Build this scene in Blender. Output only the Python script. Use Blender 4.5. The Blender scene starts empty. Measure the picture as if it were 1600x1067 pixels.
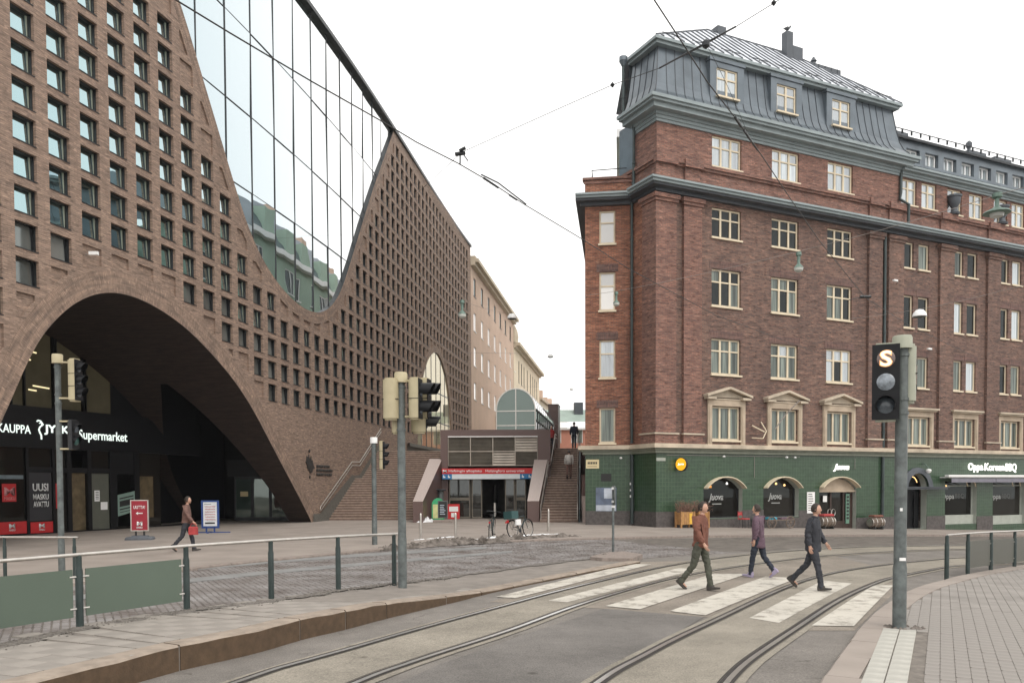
import bpy, bmesh, math, random
from math import sin, cos, tan, pi, radians, hypot, atan2, exp, log, sqrt, floor
from mathutils import Vector, Matrix, geometry
random.seed(11)
S = bpy.context.scene
COL = S.collection

# ---------------------------------------------------------------- camera
F_PX, PIT, ROLL, PPY, EYE = 1301.456, .03231, -.00411, 800.165, 2.15
cd = bpy.data.cameras.new('camera')
cd.sensor_width = 36.0
cd.lens = F_PX / 1600 * 36
cd.shift_y = (PPY - 533.5) / 1600
cd.clip_start = .1
cd.clip_end = 3000
cam = bpy.data.objects.new('camera', cd)
COL.objects.link(cam)
_u0 = Vector((0, sin(PIT), cos(PIT)))
_r = Vector((1, 0, 0)) * cos(ROLL) + _u0 * sin(ROLL)
_u = Vector((1, 0, 0)) * -sin(ROLL) + _u0 * cos(ROLL)
_f = Vector((0, cos(PIT), -sin(PIT)))
cam.matrix_world = Matrix((( _r.x, _u.x, -_f.x, 0), (_r.y, _u.y, -_f.y, 0), (_r.z, _u.z, -_f.z, EYE), (0, 0, 0, 1)))
S.camera = cam

# ---------------------------------------------------------------- sky and sun: bright overcast
SUN_EL, SUN_AZ = 48, 150          # degrees; azimuth clockwise from +Y
W = bpy.data.worlds.new('World')
S.world = W
W.use_nodes = True
nt = W.node_tree
nt.nodes.clear()
wo = nt.nodes.new('ShaderNodeOutputWorld')
bg = nt.nodes.new('ShaderNodeBackground')
sky = nt.nodes.new('ShaderNodeTexSky')
sky.sky_type = 'NISHITA'
sky.sun_disc = False
sky.sun_elevation = radians(SUN_EL)
sky.sun_rotation = radians(SUN_AZ)
sky.dust_density = 4.0
mx = nt.nodes.new('ShaderNodeMix')
mx.data_type = 'RGBA'
mx.inputs['Factor'].default_value = .90
mx.inputs[7].default_value = (11.0, 10.8, 10.5, 1)      # cloud layer over the clear sky
nt.links.new(sky.outputs[0], mx.inputs[6])
nt.links.new(mx.outputs[2], bg.inputs[0])
bg.inputs[1].default_value = .115
nt.links.new(bg.outputs[0], wo.inputs[0])
sl = bpy.data.lights.new('sun', 'SUN')
sl.energy = .9
sl.angle = radians(25)
sl.color = (1, .95, .88)
sun = bpy.data.objects.new('sun', sl)
COL.objects.link(sun)
_d = Vector((sin(radians(SUN_AZ)) * cos(radians(SUN_EL)), cos(radians(SUN_AZ)) * cos(radians(SUN_EL)), sin(radians(SUN_EL))))
sun.rotation_euler = _d.to_track_quat('Z', 'Y').to_euler()
S.view_settings.view_transform = 'Standard'
S.view_settings.look = 'None'
S.view_settings.gamma = 1
S.view_settings.exposure = .40
S.view_settings.use_curve_mapping = False

# ---------------------------------------------------------------- measuring helpers
def ray(u, v):
    a = (u - 800) / F_PX
    b = -(v - PPY) / F_PX
    return _f + _r * a + _u * b
def sp(x, w=2.0):
    return w * log(1 + exp(min(x / w, 60)))
def terr(x, y):
    return -.038 * sp(x - 7)
def gp(u, v, dz=0.0):
    """the ground point seen at a place of the photograph (1600 px wide)"""
    r = ray(u, v); z = 0
    for _ in range(25):
        t = (z + dz - EYE) / r.z
        z = terr(r.x * t, r.y * t)
    return Vector((r.x * t, r.y * t, z + dz))
def zp(u, v, z):
    r = ray(u, v); t = (z - EYE) / r.z
    return Vector((r.x * t, r.y * t, z))
def yp(u, v, Y):
    r = ray(u, v); t = Y / r.y
    return Vector((r.x * t, Y, EYE + r.z * t))

# ---------------------------------------------------------------- object helpers
def thing(name, label, cat, loc=(0, 0, 0), rz=0, group=None):
    o = bpy.data.objects.new(name, None)
    o.empty_display_size = .2
    COL.objects.link(o)
    o.location = loc
    o.rotation_euler = (0, 0, rz)
    return tag(o, label, cat, group)
def tag(o, label, cat, group=None):
    o['label'] = label; o['category'] = cat
    if group: o['group'] = group
    return o
def link_obj(name, me, parent=None, loc=(0, 0, 0), rot=(0, 0, 0)):
    o = bpy.data.objects.new(name, me)
    COL.objects.link(o)
    if parent is not None: o.parent = parent
    o.location = loc; o.rotation_euler = rot
    return o
def kids(o): return list(o.children)
def dup(o, parent=None):
    c = o.copy(); COL.objects.link(c)
    if parent is not None: c.parent = parent
    for ch in kids(o): dup(ch, c)
    return c

class MB:
    def __init__(s, M=None):
        s.v = []; s.f = []; s.m = []; s.uv = []; s.M = M
    def face(s, pts, mat=0, uv=None):
        b = len(s.v)
        if s.M is not None: pts = [s.M @ Vector(p) for p in pts]
        s.v += [tuple(p) for p in pts]
        s.f.append(tuple(range(b, b + len(pts)))); s.m.append(mat); s.uv.append(uv)
    def faces(s, pts, fs, mat=0):
        b = len(s.v)
        if s.M is not None: pts = [s.M @ Vector(p) for p in pts]
        s.v += [tuple(p) for p in pts]
        for f in fs:
            s.f.append(tuple(b + i for i in f)); s.m.append(mat); s.uv.append(None)
    def box(s, x0, y0, z0, x1, y1, z1, mat=0):
        p = [(x0, y0, z0), (x1, y0, z0), (x1, y1, z0), (x0, y1, z0), (x0, y0, z1), (x1, y0, z1), (x1, y1, z1), (x0, y1, z1)]
        s.faces(p, [(0, 3, 2, 1), (4, 5, 6, 7), (0, 1, 5, 4), (1, 2, 6, 5), (2, 3, 7, 6), (3, 0, 4, 7)], mat)
        return s
    def cbox(s, x0, y0, z0, x1, y1, z1, c=.01, mat=0):
        """box with chamfered upper and vertical edges"""
        p = []
        for z, i in ((z0, 0), (z1 - c, 0), (z1, c)):
            p += [(x0 + i, y0 + i, z), (x1 - i, y0 + i, z), (x1 - i, y1 - i, z), (x0 + i, y1 - i, z)]
        f = [(0, 3, 2, 1), (8, 9, 10, 11)]
        for k in (0, 4):
            for i in range(4):
                j = (i + 1) % 4
                f.append((k + i, k + j, k + 4 + j, k + 4 + i))
        s.faces(p, f, mat); return s
    def prism(s, poly, y0, y1, mat=0):
        """polygon in x,z pushed from y0 to y1"""
        n = len(poly)
        p = [(a, y0, b) for a, b in poly] + [(a, y1, b) for a, b in poly]
        f = [tuple(range(n)), tuple(range(2 * n - 1, n - 1, -1))] + [(i, i + n, (i + 1) % n + n, (i + 1) % n) for i in range(n)]
        s.faces(p, f, mat); return s
    def slab(s, poly, z0, z1, mat=0):
        n = len(poly)
        p = [(a, b, z0) for a, b in poly] + [(a, b, z1) for a, b in poly]
        f = [tuple(range(n - 1, -1, -1)), tuple(range(n, 2 * n))] + [(i, (i + 1) % n, (i + 1) % n + n, i + n) for i in range(n)]
        s.faces(p, f, mat); return s
    def tube(s, p, q, r0, r1=None, n=8, mat=0, cap=True):
        r1 = r0 if r1 is None else r1
        p = Vector(p); q = Vector(q); d = (q - p)
        if d.length < 1e-6: return s
        d.normalize()
        a = d.orthogonal().normalized(); b = d.cross(a)
        P = []
        for c, r in ((p, r0), (q, r1)):
            P += [c + (a * cos(2 * pi * i / n) + b * sin(2 * pi * i / n)) * r for i in range(n)]
        f = [(i, (i + 1) % n, (i + 1) % n + n, i + n) for i in range(n)]
        if cap: f += [tuple(range(n - 1, -1, -1)), tuple(range(n, 2 * n))]
        s.faces(P, f, mat); return s
    def path(s, pts, r, n=6, mat=0):
        q0 = [Vector(p) for p in pts]; pts = [q0[0]]
        for p in q0[1:]:
            if (p - pts[-1]).length > 1e-5: pts.append(p)
        P = []; k = len(pts)
        a = None
        for i in range(k):
            d = (pts[min(i + 1, k - 1)] - pts[max(i - 1, 0)]).normalized()
            if a is None: a = d.orthogonal().normalized()
            a = (a - d * a.dot(d)).normalized(); b = d.cross(a)
            P += [pts[i] + (a * cos(2 * pi * j / n) + b * sin(2 * pi * j / n)) * r for j in range(n)]
        f = []
        for i in range(k - 1):
            for j in range(n):
                f.append((i * n + j, i * n + (j + 1) % n, (i + 1) * n + (j + 1) % n, (i + 1) * n + j))
        f += [tuple(range(n - 1, -1, -1)), tuple(range((k - 1) * n, k * n))]
        s.faces(P, f, mat); return s
    def lathe(s, prof, n=16, c=(0, 0, 0), mat=0):
        P = []
        for r, z in prof:
            P += [(c[0] + r * cos(2 * pi * i / n), c[1] + r * sin(2 * pi * i / n), c[2] + z) for i in range(n)]
        f = []
        for k in range(len(prof) - 1):
            for i in range(n):
                f.append((k * n + i, k * n + (i + 1) % n, (k + 1) * n + (i + 1) % n, (k + 1) * n + i))
        f += [tuple(range(n - 1, -1, -1)), tuple(range((len(prof) - 1) * n, len(prof) * n))]
        s.faces(P, f, mat); return s
    def mesh(s, name, mats, smooth=False):
        me = bpy.data.meshes.new(name)
        me.from_pydata(s.v, [], s.f)
        for m in (mats if isinstance(mats, (list, tuple)) else [mats]): me.materials.append(m)
        me.polygons.foreach_set('material_index', s.m)
        uvl = me.uv_layers.new(name='UVMap')
        me.update()
        co = s.v; buf = []
        for fi, p in enumerate(me.polygons):
            u = s.uv[fi]
            if u is not None:
                for a in u: buf += [a[0], a[1]]
                continue
            n = p.normal
            if abs(n.z) > .75:
                for i in p.vertices: buf += [co[i][0], co[i][1]]
            else:
                L = hypot(n.x, n.y) or 1
                tx, ty = -n.y / L, n.x / L
                for i in p.vertices: buf += [co[i][0] * tx + co[i][1] * ty, co[i][2]]
        uvl.data.foreach_set('uv', buf)
        if smooth:
            me.polygons.foreach_set('use_smooth', [True] * len(me.polygons))
            bm = bmesh.new(); bm.from_mesh(me)
            bmesh.ops.remove_doubles(bm, verts=bm.verts, dist=1e-5)
            for e in bm.edges:
                if len(e.link_faces) == 2 and e.calc_face_angle(0) > radians(38): e.smooth = False
            bm.to_mesh(me); bm.free()
        return me
    def build(s, name, mats, parent=None, smooth=False, loc=(0, 0, 0), rot=(0, 0, 0)):
        return link_obj(name, s.mesh(name, mats, smooth), parent, loc, rot)

def struct(o):
    o['kind'] = 'structure'; return o

# ---------------------------------------------------------------- materials
def nodes(name):
    m = bpy.data.materials.new(name); m.use_nodes = True
    t = m.node_tree
    b = t.nodes['Principled BSDF']
    return m, t, b
def rgb(c): return (c[0], c[1], c[2], 1)
def mixn(t, a, b, fac, mode='MIX'):
    n = t.nodes.new('ShaderNodeMix'); n.data_type = 'RGBA'; n.blend_type = mode
    for sock, val in ((n.inputs[0], fac), (n.inputs[6], a), (n.inputs[7], b)):
        if hasattr(val, 'is_output') or isinstance(val, bpy.types.NodeSocket): t.links.new(val, sock)
        elif isinstance(val, (int, float)): sock.default_value = val
        else: sock.default_value = rgb(val)
    return n.outputs[2]
def noise(t, scale, detail=4, vec=None, rough=.55):
    n = t.nodes.new('ShaderNodeTexNoise'); n.inputs['Scale'].default_value = scale; n.inputs['Detail'].default_value = detail
    n.inputs['Roughness'].default_value = rough
    if vec is not None: t.links.new(vec, n.inputs['Vector'])
    return n.outputs['Fac']
def ramp(t, fac, a, b, ca=(0, 0, 0), cb=(1, 1, 1)):
    n = t.nodes.new('ShaderNodeValToRGB'); t.links.new(fac, n.inputs[0])
    n.color_ramp.elements[0].position = a; n.color_ramp.elements[0].color = rgb(ca)
    n.color_ramp.elements[1].position = b; n.color_ramp.elements[1].color = rgb(cb)
    return n.outputs[0]
def bump(t, b, h, strength=.3, dist=.01):
    n = t.nodes.new('ShaderNodeBump'); n.inputs['Strength'].default_value = strength; n.inputs['Distance'].default_value = dist
    t.links.new(h, n.inputs['Height']); t.links.new(n.outputs[0], b.inputs['Normal'])
def coord(t, kind='Object'):
    return t.nodes.new('ShaderNodeTexCoord').outputs[kind]
def mapping(t, vec, sc=(1, 1, 1), rot=(0, 0, 0)):
    n = t.nodes.new('ShaderNodeMapping'); t.links.new(vec, n.inputs[0]); n.inputs['Scale'].default_value = sc; n.inputs['Rotation'].default_value = rot
    return n.outputs[0]
def plain(name, c, rough=.6, metal=0., var=.18, scale=3., bmp=.0, bscale=60., spec=.4, c2=None, emit=None, es=0.):
    m, t, b = nodes(name)
    o = coord(t)
    n1 = noise(t, scale, 6, o)
    lo = tuple(x * (1 - var) for x in c); hi = tuple(min(1, x * (1 + var)) for x in (c2 or c))
    col = mixn(t, lo, hi, ramp(t, n1, .3, .7))
    t.links.new(col, b.inputs['Base Color'])
    b.inputs['Roughness'].default_value = rough; b.inputs['Metallic'].default_value = metal
    b.inputs['Specular IOR Level'].default_value = spec
    if bmp: bump(t, b, noise(t, bscale, 3, o), bmp, .01)
    if emit:
        b.inputs['Emission Color'].default_value = rgb(emit); b.inputs['Emission Strength'].default_value = es
    return m
def brick(name, c1, c2, mortar, bw=.27, bh=.075, ms=.011, dark=.35, dirt=(.5, .5, .5), dirt_amt=.4, bias=0., off=.5, hi=None, rough=.85, bstr=.5, streak=False, runs=.75):
    m, t, b = nodes(name)
    uv = coord(t, 'UV')
    br = t.nodes.new('ShaderNodeTexBrick'); t.links.new(uv, br.inputs['Vector'])
    br.inputs['Scale'].default_value = 1; br.inputs['Brick Width'].default_value = bw; br.inputs['Row Height'].default_value = bh
    br.inputs['Mortar Size'].default_value = ms; br.inputs['Mortar Smooth'].default_value = .25; br.inputs['Bias'].default_value = bias
    br.offset = off
    br.inputs['Color1'].default_value = rgb(c1); br.inputs['Color2'].default_value = rgb(c2); br.inputs['Mortar'].default_value = rgb(mortar)
    # burnt and pale single bricks
    st = mapping(t, uv, (1 / bw, 1 / bh, 1))
    wn = t.nodes.new('ShaderNodeTexNoise'); t.links.new(st, wn.inputs['Vector']); wn.inputs['Scale'].default_value = .83; wn.inputs['Detail'].default_value = 2
    k = ramp(t, wn.outputs['Fac'], .56, .64)
    col = mixn(t, br.outputs['Color'], tuple(x * dark for x in c1), mixn(t, (0, 0, 0), (.8, .8, .8), k))
    if hi:
        wn2 = t.nodes.new('ShaderNodeTexNoise'); t.links.new(st, wn2.inputs['Vector']); wn2.inputs['Scale'].default_value = .97; wn2.inputs['Detail'].default_value = 1
        col = mixn(t, col, hi, mixn(t, (0, 0, 0), (.7, .7, .7), ramp(t, wn2.outputs['Fac'], .62, .68)))
    ob = coord(t)
    if streak: ob = mapping(t, ob, (1, 1, .18))
    big = ramp(t, noise(t, .45, 5, ob, .6), .38, .66)
    col = mixn(t, col, mixn(t, col, dirt, dirt_amt, 'MULTIPLY'), big)
    # runs of darker and paler bricks, longer than high
    run = noise(t, 1., 3, mapping(t, uv, (1.1, 6.5, 1)), .6)
    col = mixn(t, col, mixn(t, (.60, .60, .62), (1.34, 1.30, 1.26), ramp(t, run, .36, .64)), runs, 'MULTIPLY')
    fine = noise(t, 14, 4, coord(t))
    col = mixn(t, col, mixn(t, (.78, .78, .78), (1.2, 1.2, 1.2), fine), .8, 'MULTIPLY')
    t.links.new(col, b.inputs['Base Color'])
    b.inputs['Roughness'].default_value = rough
    mt = t.nodes.new('ShaderNodeMath'); mt.operation = 'SUBTRACT'; mt.inputs[0].default_value = 1; t.links.new(br.outputs['Fac'], mt.inputs[1])
    bump(t, b, mt.outputs[0], bstr, .012)
    return m
def glass(name, tint, inside, refl=.5, rough=.02, wav=0., wscale=.6, ior=1.5, folds=0.):
    """window glass: a dark room behind a reflecting pane"""
    m, t, b = nodes(name)
    out = t.nodes['Material Output']
    b.inputs['Base Color'].default_value = rgb(inside); b.inputs['Roughness'].default_value = .9; b.inputs['Specular IOR Level'].default_value = 0
    oi = t.nodes.new('ShaderNodeObjectInfo')
    colr = mixn(t, tuple(x * .6 for x in inside), tuple(x * 1.5 for x in inside), oi.outputs['Random'])
    if folds:          # curtain folds hanging behind the glass
        wv = noise(t, 1., 2, mapping(t, coord(t), (13, 1, .35)), .5)
        colr = mixn(t, colr, mixn(t, (.42, .42, .42), (1.45, 1.45, 1.42), ramp(t, wv, .36, .62)), folds, 'MULTIPLY')
    t.links.new(colr, b.inputs['Base Color'])
    g = t.nodes.new('ShaderNodeBsdfGlossy'); g.inputs['Color'].default_value = rgb(tint); g.inputs['Roughness'].default_value = rough
    fr = t.nodes.new('ShaderNodeFresnel'); fr.inputs[0].default_value = ior
    if refl > .3:      # grazing reflections lose the tint of the glass
        t.links.new(mixn(t, tint, (1, 1, 1), ramp(t, fr.outputs[0], .05, .20)), g.inputs['Color'])
    ma = t.nodes.new('ShaderNodeMath'); ma.operation = 'MULTIPLY_ADD'; t.links.new(fr.outputs[0], ma.inputs[0]); ma.inputs[1].default_value = 1 - refl; ma.inputs[2].default_value = refl
    mxs = t.nodes.new('ShaderNodeMixShader')
    t.links.new(ma.outputs[0], mxs.inputs[0]); t.links.new(b.outputs[0], mxs.inputs[1]); t.links.new(g.outputs[0], mxs.inputs[2])
    t.links.new(mxs.outputs[0], out.inputs[0])
    if wav:
        n = t.nodes.new('ShaderNodeBump'); n.inputs['Strength'].default_value = wav; n.inputs['Distance'].default_value = .05
        t.links.new(noise(t, wscale, 1, mapping(t, coord(t), (1, 1, .6))), n.inputs['Height'])
        t.links.new(n.outputs[0], g.inputs['Normal'])
    return m
def glow(name, c, strength):
    m, t, b = nodes(name)
    b.inputs['Base Color'].default_value = rgb(tuple(x * .5 for x in c)); b.inputs['Emission Color'].default_value = rgb(c); b.inputs['Emission Strength'].default_value = strength
    return m

M = {}
M['lib_brick'] = brick('library_brick', (.325, .232, .178), (.235, .165, .126), (.21, .155, .122), .30, .066, .010, .45, (.75, .72, .7), .30, hi=(.44, .31, .24), runs=.45)
M['lib_header'] = brick('library_header_brick', (.30, .21, .160), (.22, .152, .115), (.195, .148, .116), .066, .30, .011, .55, (.8, .8, .8), .3, hi=(.40, .29, .22), off=.37)
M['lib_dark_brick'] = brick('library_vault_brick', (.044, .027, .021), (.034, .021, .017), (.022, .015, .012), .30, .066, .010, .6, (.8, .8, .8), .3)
M['bk_mid'] = brick('dark_red_brick', (.232, .124, .092), (.152, .092, .074), (.135, .108, .092), .27, .078, .013, .34, (.55, .56, .60), .62, hi=(.33, .19, .14), streak=True)
M['bk_red'] = brick('red_brick', (.31, .148, .108), (.215, .108, .086), (.15, .115, .098), .27, .078, .013, .38, (.58, .56, .57), .6, hi=(.38, .22, .165), streak=True)
M['bk_orange'] = brick('orange_red_brick', (.40, .165, .095), (.28, .112, .07), (.15, .105, .085), .27, .078, .013, .34, (.52, .49, .49), .6, hi=(.44, .25, .165), streak=True)
M['bk_header'] = brick('dark_header_brick', (.19, .10, .083), (.14, .08, .068), (.105, .085, .076), .078, .27, .012, .5, (.7, .7, .7), .4)
M['tile'] = brick('green_glazed_tile', (.034, .072, .037), (.026, .058, .030), (.065, .105, .066), .19, .19, .010, .72, (.8, .8, .78), .4, off=0., rough=.28, bstr=.25, runs=.35)
M['plinth'] = plain('dark_granite_plinth', (.085, .075, .072), .7, var=.3, scale=6, bmp=.2)
M['stucco'] = plain('pinkish_brown_stucco', (.52, .38, .295), .9, var=.10, scale=.35, bmp=.1, bscale=20)
M['cream_wall'] = plain('cream_plaster', (.66, .56, .42), .9, var=.08, scale=.4)
M['cream_dark'] = plain('buff_plaster', (.50, .43, .33), .9, var=.08, scale=.4)
M['far_red'] = plain('far_red_wall', (.48, .22, .16), .9, var=.1, scale=.5)
M['far_roof'] = plain('far_green_roof', (.30, .38, .34), .6, var=.1, scale=.5)
M['snow'] = plain('old_snow', (.78, .79, .80), .8, var=.12, scale=4, bmp=.4, bscale=12)
M['trim'] = plain('cream_painted_wood', (.64, .55, .405), .5, var=.10, scale=2)
M['render'] = plain('weathered_tan_render', (.43, .35, .265), .8, var=.18, scale=1.6, bmp=.15, bscale=30)
M['ledge'] = plain('weathered_ledge', (.47, .40, .31), .75, var=.25, scale=1.4)
M['frieze'] = plain('grey_blue_painted_sheet', (.25, .295, .305), .45, var=.12, scale=1.2)
M['soffit'] = plain('dark_slate_soffit', (.075, .085, .098), .5, var=.15, scale=1)
M['sheet'] = plain('slate_grey_sheet_metal', (.125, .150, .172), .32, .35, var=.20, scale=.9, spec=.5)
M['seam'] = plain('dark_standing_seam', (.03, .036, .043), .45, .2, var=.1)
M['roof_sheet'] = plain('snow_dusted_roof_sheet', (.60, .63, .68), .6, .0, var=.25, scale=1.0)
M['dark_metal'] = plain('dark_metal', (.034, .037, .040), .4, .5, var=.2)
M['black'] = plain('black_plastic', (.007, .0075, .009), .45, var=.2, spec=.25)
M['pipe'] = plain('dark_green_pipe', (.045, .06, .06), .45, .2, var=.25, scale=1.5)
M['steel'] = plain('brushed_steel', (.55, .52, .48), .28, .9, var=.12, scale=8)
M['galv'] = plain('galvanised_pole', (.115, .13, .128), .55, .25, var=.38, scale=7, bmp=.05)
M['post'] = plain('dark_green_post', (.028, .042, .040), .42, .1, var=.25, scale=5)
M['beige'] = plain('beige_signal_plastic', (.44, .385, .25), .55, var=.10, scale=3)
M['greybeige'] = plain('grey_beige_signal_plastic', (.33, .34, .27), .55, var=.12, scale=3)
M['granite_purple'] = plain('purple_brown_granite', (.115, .070, .062), .42, var=.14, scale=30, spec=.5)
M['granite_pink'] = plain('pale_pink_granite', (.42, .35, .32), .5, var=.15, scale=22)
M['granite_grey'] = plain('grey_green_stone', (.13, .125, .11), .65, var=.2, scale=6)
M['stair'] = plain('brown_granite_steps', (.185, .128, .10), .7, var=.25, scale=5)
M['stair_nose'] = plain('worn_step_edge', (.40, .31, .255), .7, var=.25, scale=5)
def asphalt(name, c, seed=0., crack=.55):
    m, t, b = nodes(name)
    o = coord(t)
    mp = t.nodes.new('ShaderNodeMapping'); t.links.new(o, mp.inputs[0]); mp.inputs['Location'].default_value = (seed, seed, 0); o = mp.outputs[0]
    big = ramp(t, noise(t, .5, 6, o, .65), .35, .68); med = noise(t, 4.5, 6, o, .6); fine = noise(t, 48, 5, o, .75)
    col = mixn(t, tuple(x * .80 for x in c), tuple(x * 1.18 for x in c), big)
    col = mixn(t, col, mixn(t, (.72, .72, .72), (1.22, 1.21, 1.19), med), .8, 'MULTIPLY')
    col = mixn(t, col, mixn(t, (.35, .35, .35), (1.65, 1.63, 1.6), ramp(t, fine, .28, .72)), .8, 'MULTIPLY')
    # oil spots
    sp_ = t.nodes.new('ShaderNodeTexVoronoi'); sp_.inputs['Scale'].default_value = 1.3; t.links.new(o, sp_.inputs['Vector'])
    col = mixn(t, mixn(t, col, (.55, .54, .53), 1.0, 'MULTIPLY'), col, ramp(t, sp_.outputs['Distance'], .03, .11))
    # cracks
    dn = t.nodes.new('ShaderNodeTexNoise'); dn.inputs['Scale'].default_value = 1.7; dn.inputs['Detail'].default_value = 5; t.links.new(o, dn.inputs['Vector'])
    va = t.nodes.new('ShaderNodeMix'); va.data_type = 'RGBA'; va.inputs[0].default_value = .45; t.links.new(o, va.inputs[6]); t.links.new(dn.outputs['Color'], va.inputs[7])
    vo = t.nodes.new('ShaderNodeTexVoronoi'); vo.feature = 'DISTANCE_TO_EDGE'; vo.inputs['Scale'].default_value = 1.15; t.links.new(va.outputs[2], vo.inputs['Vector'])
    ck = ramp(t, vo.outputs['Distance'], .003, .010)
    msk = ramp(t, noise(t, .9, 2, o), .5, .56)
    ck2 = mixn(t, (1, 1, 1), ck, msk)
    col = mixn(t, mixn(t, col, (.42, .41, .40), 1.0, 'MULTIPLY'), col, mixn(t, (1, 1, 1), ck2, crack))
    t.links.new(col, b.inputs['Base Color']); b.inputs['Roughness'].default_value = .92; b.inputs['Specular IOR Level'].default_value = .3
    bump(t, b, fine, .6, .01)
    return m
M['asphalt'] = asphalt('asphalt', (.190, .176, .162))
M['cobble_base'] = plain('grit_between_setts', (.13, .115, .10), .95, var=.35, scale=2.5, bmp=.6, bscale=25)
M['sett'] = plain('granite_sett', (.165, .135, .118), .75, var=.35, scale=1.1, bmp=.3, bscale=30, c2=(.195, .185, .18))
M['concrete'] = asphalt('tan_track_concrete', (.262, .240, .203), 7., .35)
M['rail_steel'] = plain('polished_rail', (.66, .65, .63), .30, .9, var=.1)
M['groove'] = plain('rail_groove', (.035, .03, .027), .8, var=.3, scale=9)
M['paint'] = None
M['kerb'] = plain('rust_stained_kerb_face', (.088, .057, .034), .85, var=.22, scale=9, bmp=.35, bscale=40)
M['kerb_top'] = plain('worn_kerb_top', (.285, .235, .19), .85, var=.22, scale=5, bmp=.35, bscale=40)
M['kerb_grey'] = plain('grey_granite_kerb', (.24, .20, .175), .8, var=.22, scale=9, bmp=.35, bscale=40)
M['pave'] = plain('beige_paving', (.285, .247, .217), .9, var=.15, scale=.7, bmp=.25, bscale=60)
M['slab'] = plain('platform_slab', (.262, .238, .212), .88, var=.2, scale=1.6, bmp=.3, bscale=50)
M['paver'] = plain('concrete_paver', (.255, .235, .215), .88, var=.16, scale=1.5, bmp=.35, bscale=60)
M['guide'] = plain('white_guide_slab', (.40, .39, .35), .8, var=.16, scale=4, bmp=.3, bscale=50)
M['joint'] = plain('sandy_joint', (.175, .155, .135), .95, var=.3, scale=8, bmp=.4, bscale=40)
M['dirt'] = plain('gritty_dirty_snow', (.085, .070, .056), .95, var=.5, scale=3.5, bmp=.8, bscale=14, c2=(.16, .14, .125))
M['panel'] = plain('grey_green_panel', (.098, .13, .102), .25, var=.06, scale=.8, spec=.6)
M['panel_dark'] = plain('dark_grey_panel', (.075, .078, .064), .3, var=.08, scale=.8, spec=.5)
M['glass_lib'] = glass('library_window_glass', (.43, .61, .64), (.06, .08, .075), .75, .01, .10, 1.2)
M['glass_lib_dark'] = glass('library_blind_glass', (.75, .82, .80), (.12, .125, .118), .13, .03)
M['glass_curtain'] = glass('curtain_wall_glass', (.47, .595, .65), (.05, .065, .06), .83, .004, .20, .45)
M['glass_warm'] = glass('tall_window_glass', (.95, .87, .70), (.40, .36, .265), .27, .01)  # cream reflection of the wall opposite is put into the inside colour
M['pane_dark'] = glass('pane_dark_room', (.85, .92, .95), (.013, .014, .013), .02, .01, .06, 1.5, 1.22)
M['pane_curtain'] = glass('pane_grey_curtain', (.9, .95, .95), (.12, .14, .125), .03, .01, .06, 1.5, 1.3, .9)
M['pane_pale'] = glass('pane_pale_blind', (.95, .97, 1), (.30, .345, .36), .22, .01, .06, 1.5, 1.5, .45)
M['pane_white'] = glass('pane_white_blind', (1, 1, 1), (.46, .45, .43), .15, .01)
M['pane_bright'] = glass('far_bright_pane', (1, .98, .93), (.45, .42, .36), .8, .01)
M['shop_glass'] = glass('shop_glass', (.8, .9, .9), (.016, .014, .012), .015, .01, 0, 1, 1.25)
M['green_glass'] = glass('greenish_canopy_glass', (.75, .85, .80), (.055, .085, .075), .10, .03, .1, 1.)
M['red'] = plain('red_sign', (.50, .025, .028), .5, var=.06)
M['crimson'] = plain('crimson_board', (.30, .02, .035), .5, var=.08)
M['white'] = plain('white_paint', (.78, .78, .77), .5, var=.05)
M['ink'] = plain('black_ink', (.02, .02, .02), .6, var=.05)
M['blue'] = plain('blue_sign', (.02, .16, .36), .5, var=.06)
M['navy'] = plain('deep_blue_frame', (.02, .055, .20), .5, var=.1)
M['yellow'] = plain('yellow_panel', (.70, .42, .05), .5, var=.08)
M['lit_white'] = glow('lit_white_letters', (.86, .97, .90), .85)
M['lit_white2'] = glow('lit_sign_letters', (1, .98, .92), 1.3)
M['lit_s'] = glow('lit_signal_lamp', (1, .50, .22), .85)
M['lit_s_core'] = glow('lit_signal_core', (1, .86, .62), 1.0)
M['warm_lamp'] = glow('warm_lamp', (1, .62, .25), 1.6)
M['lit_yellow'] = glow('lit_yellow_disc', (1, .50, .02), .62)
M['dim_room'] = glow('dim_lit_room', (.9, .72, .38), .05)
M['copper'] = plain('verdigris_lamp', (.13, .19, .16), .5, .3, var=.3, scale=9)
M['lens'] = plain('dark_lens', (.07, .085, .10), .25, var=.3, scale=18, spec=.7)
M['wood'] = plain('orange_wood', (.36, .19, .075), .7, var=.3, scale=5)
M['barrel'] = plain('old_oak', (.15, .115, .09), .75, var=.35, scale=6)
M['straw'] = plain('dry_twigs', (.20, .12, .09), .9, var=.35, scale=10)
M['wire'] = plain('dark_wire', (.045, .043, .042), .5, .4, var=.1)
M['wire_pale'] = plain('pale_wire', (.30, .27, .25), .6, .2, var=.1)
M['skin'] = plain('skin', (.50, .30, .22), .55, var=.06, scale=9)
M['hair'] = plain('dark_hair', (.03, .022, .017), .6, var=.2, scale=40)
def cloth(n, c): 
    M[n] = plain(n, c, .85, var=.25, scale=7, bmp=.5, bscale=9); return M[n]
for n, c in dict(dark_cloth=(.035, .037, .045), rust_cloth=(.16, .065, .045), olive_cloth=(.075, .078, .060), purple_cloth=(.12, .075, .10), white_cloth=(.55, .53, .50), brown_cloth=(.15, .085, .07), red_cloth=(.36, .05, .05), navy_cloth=(.022, .027, .04), shoe=(.05, .045, .04), pale_shoe=(.30, .26, .36), tan_cloth=(.40, .28, .2)).items(): cloth(n, c)

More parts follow.
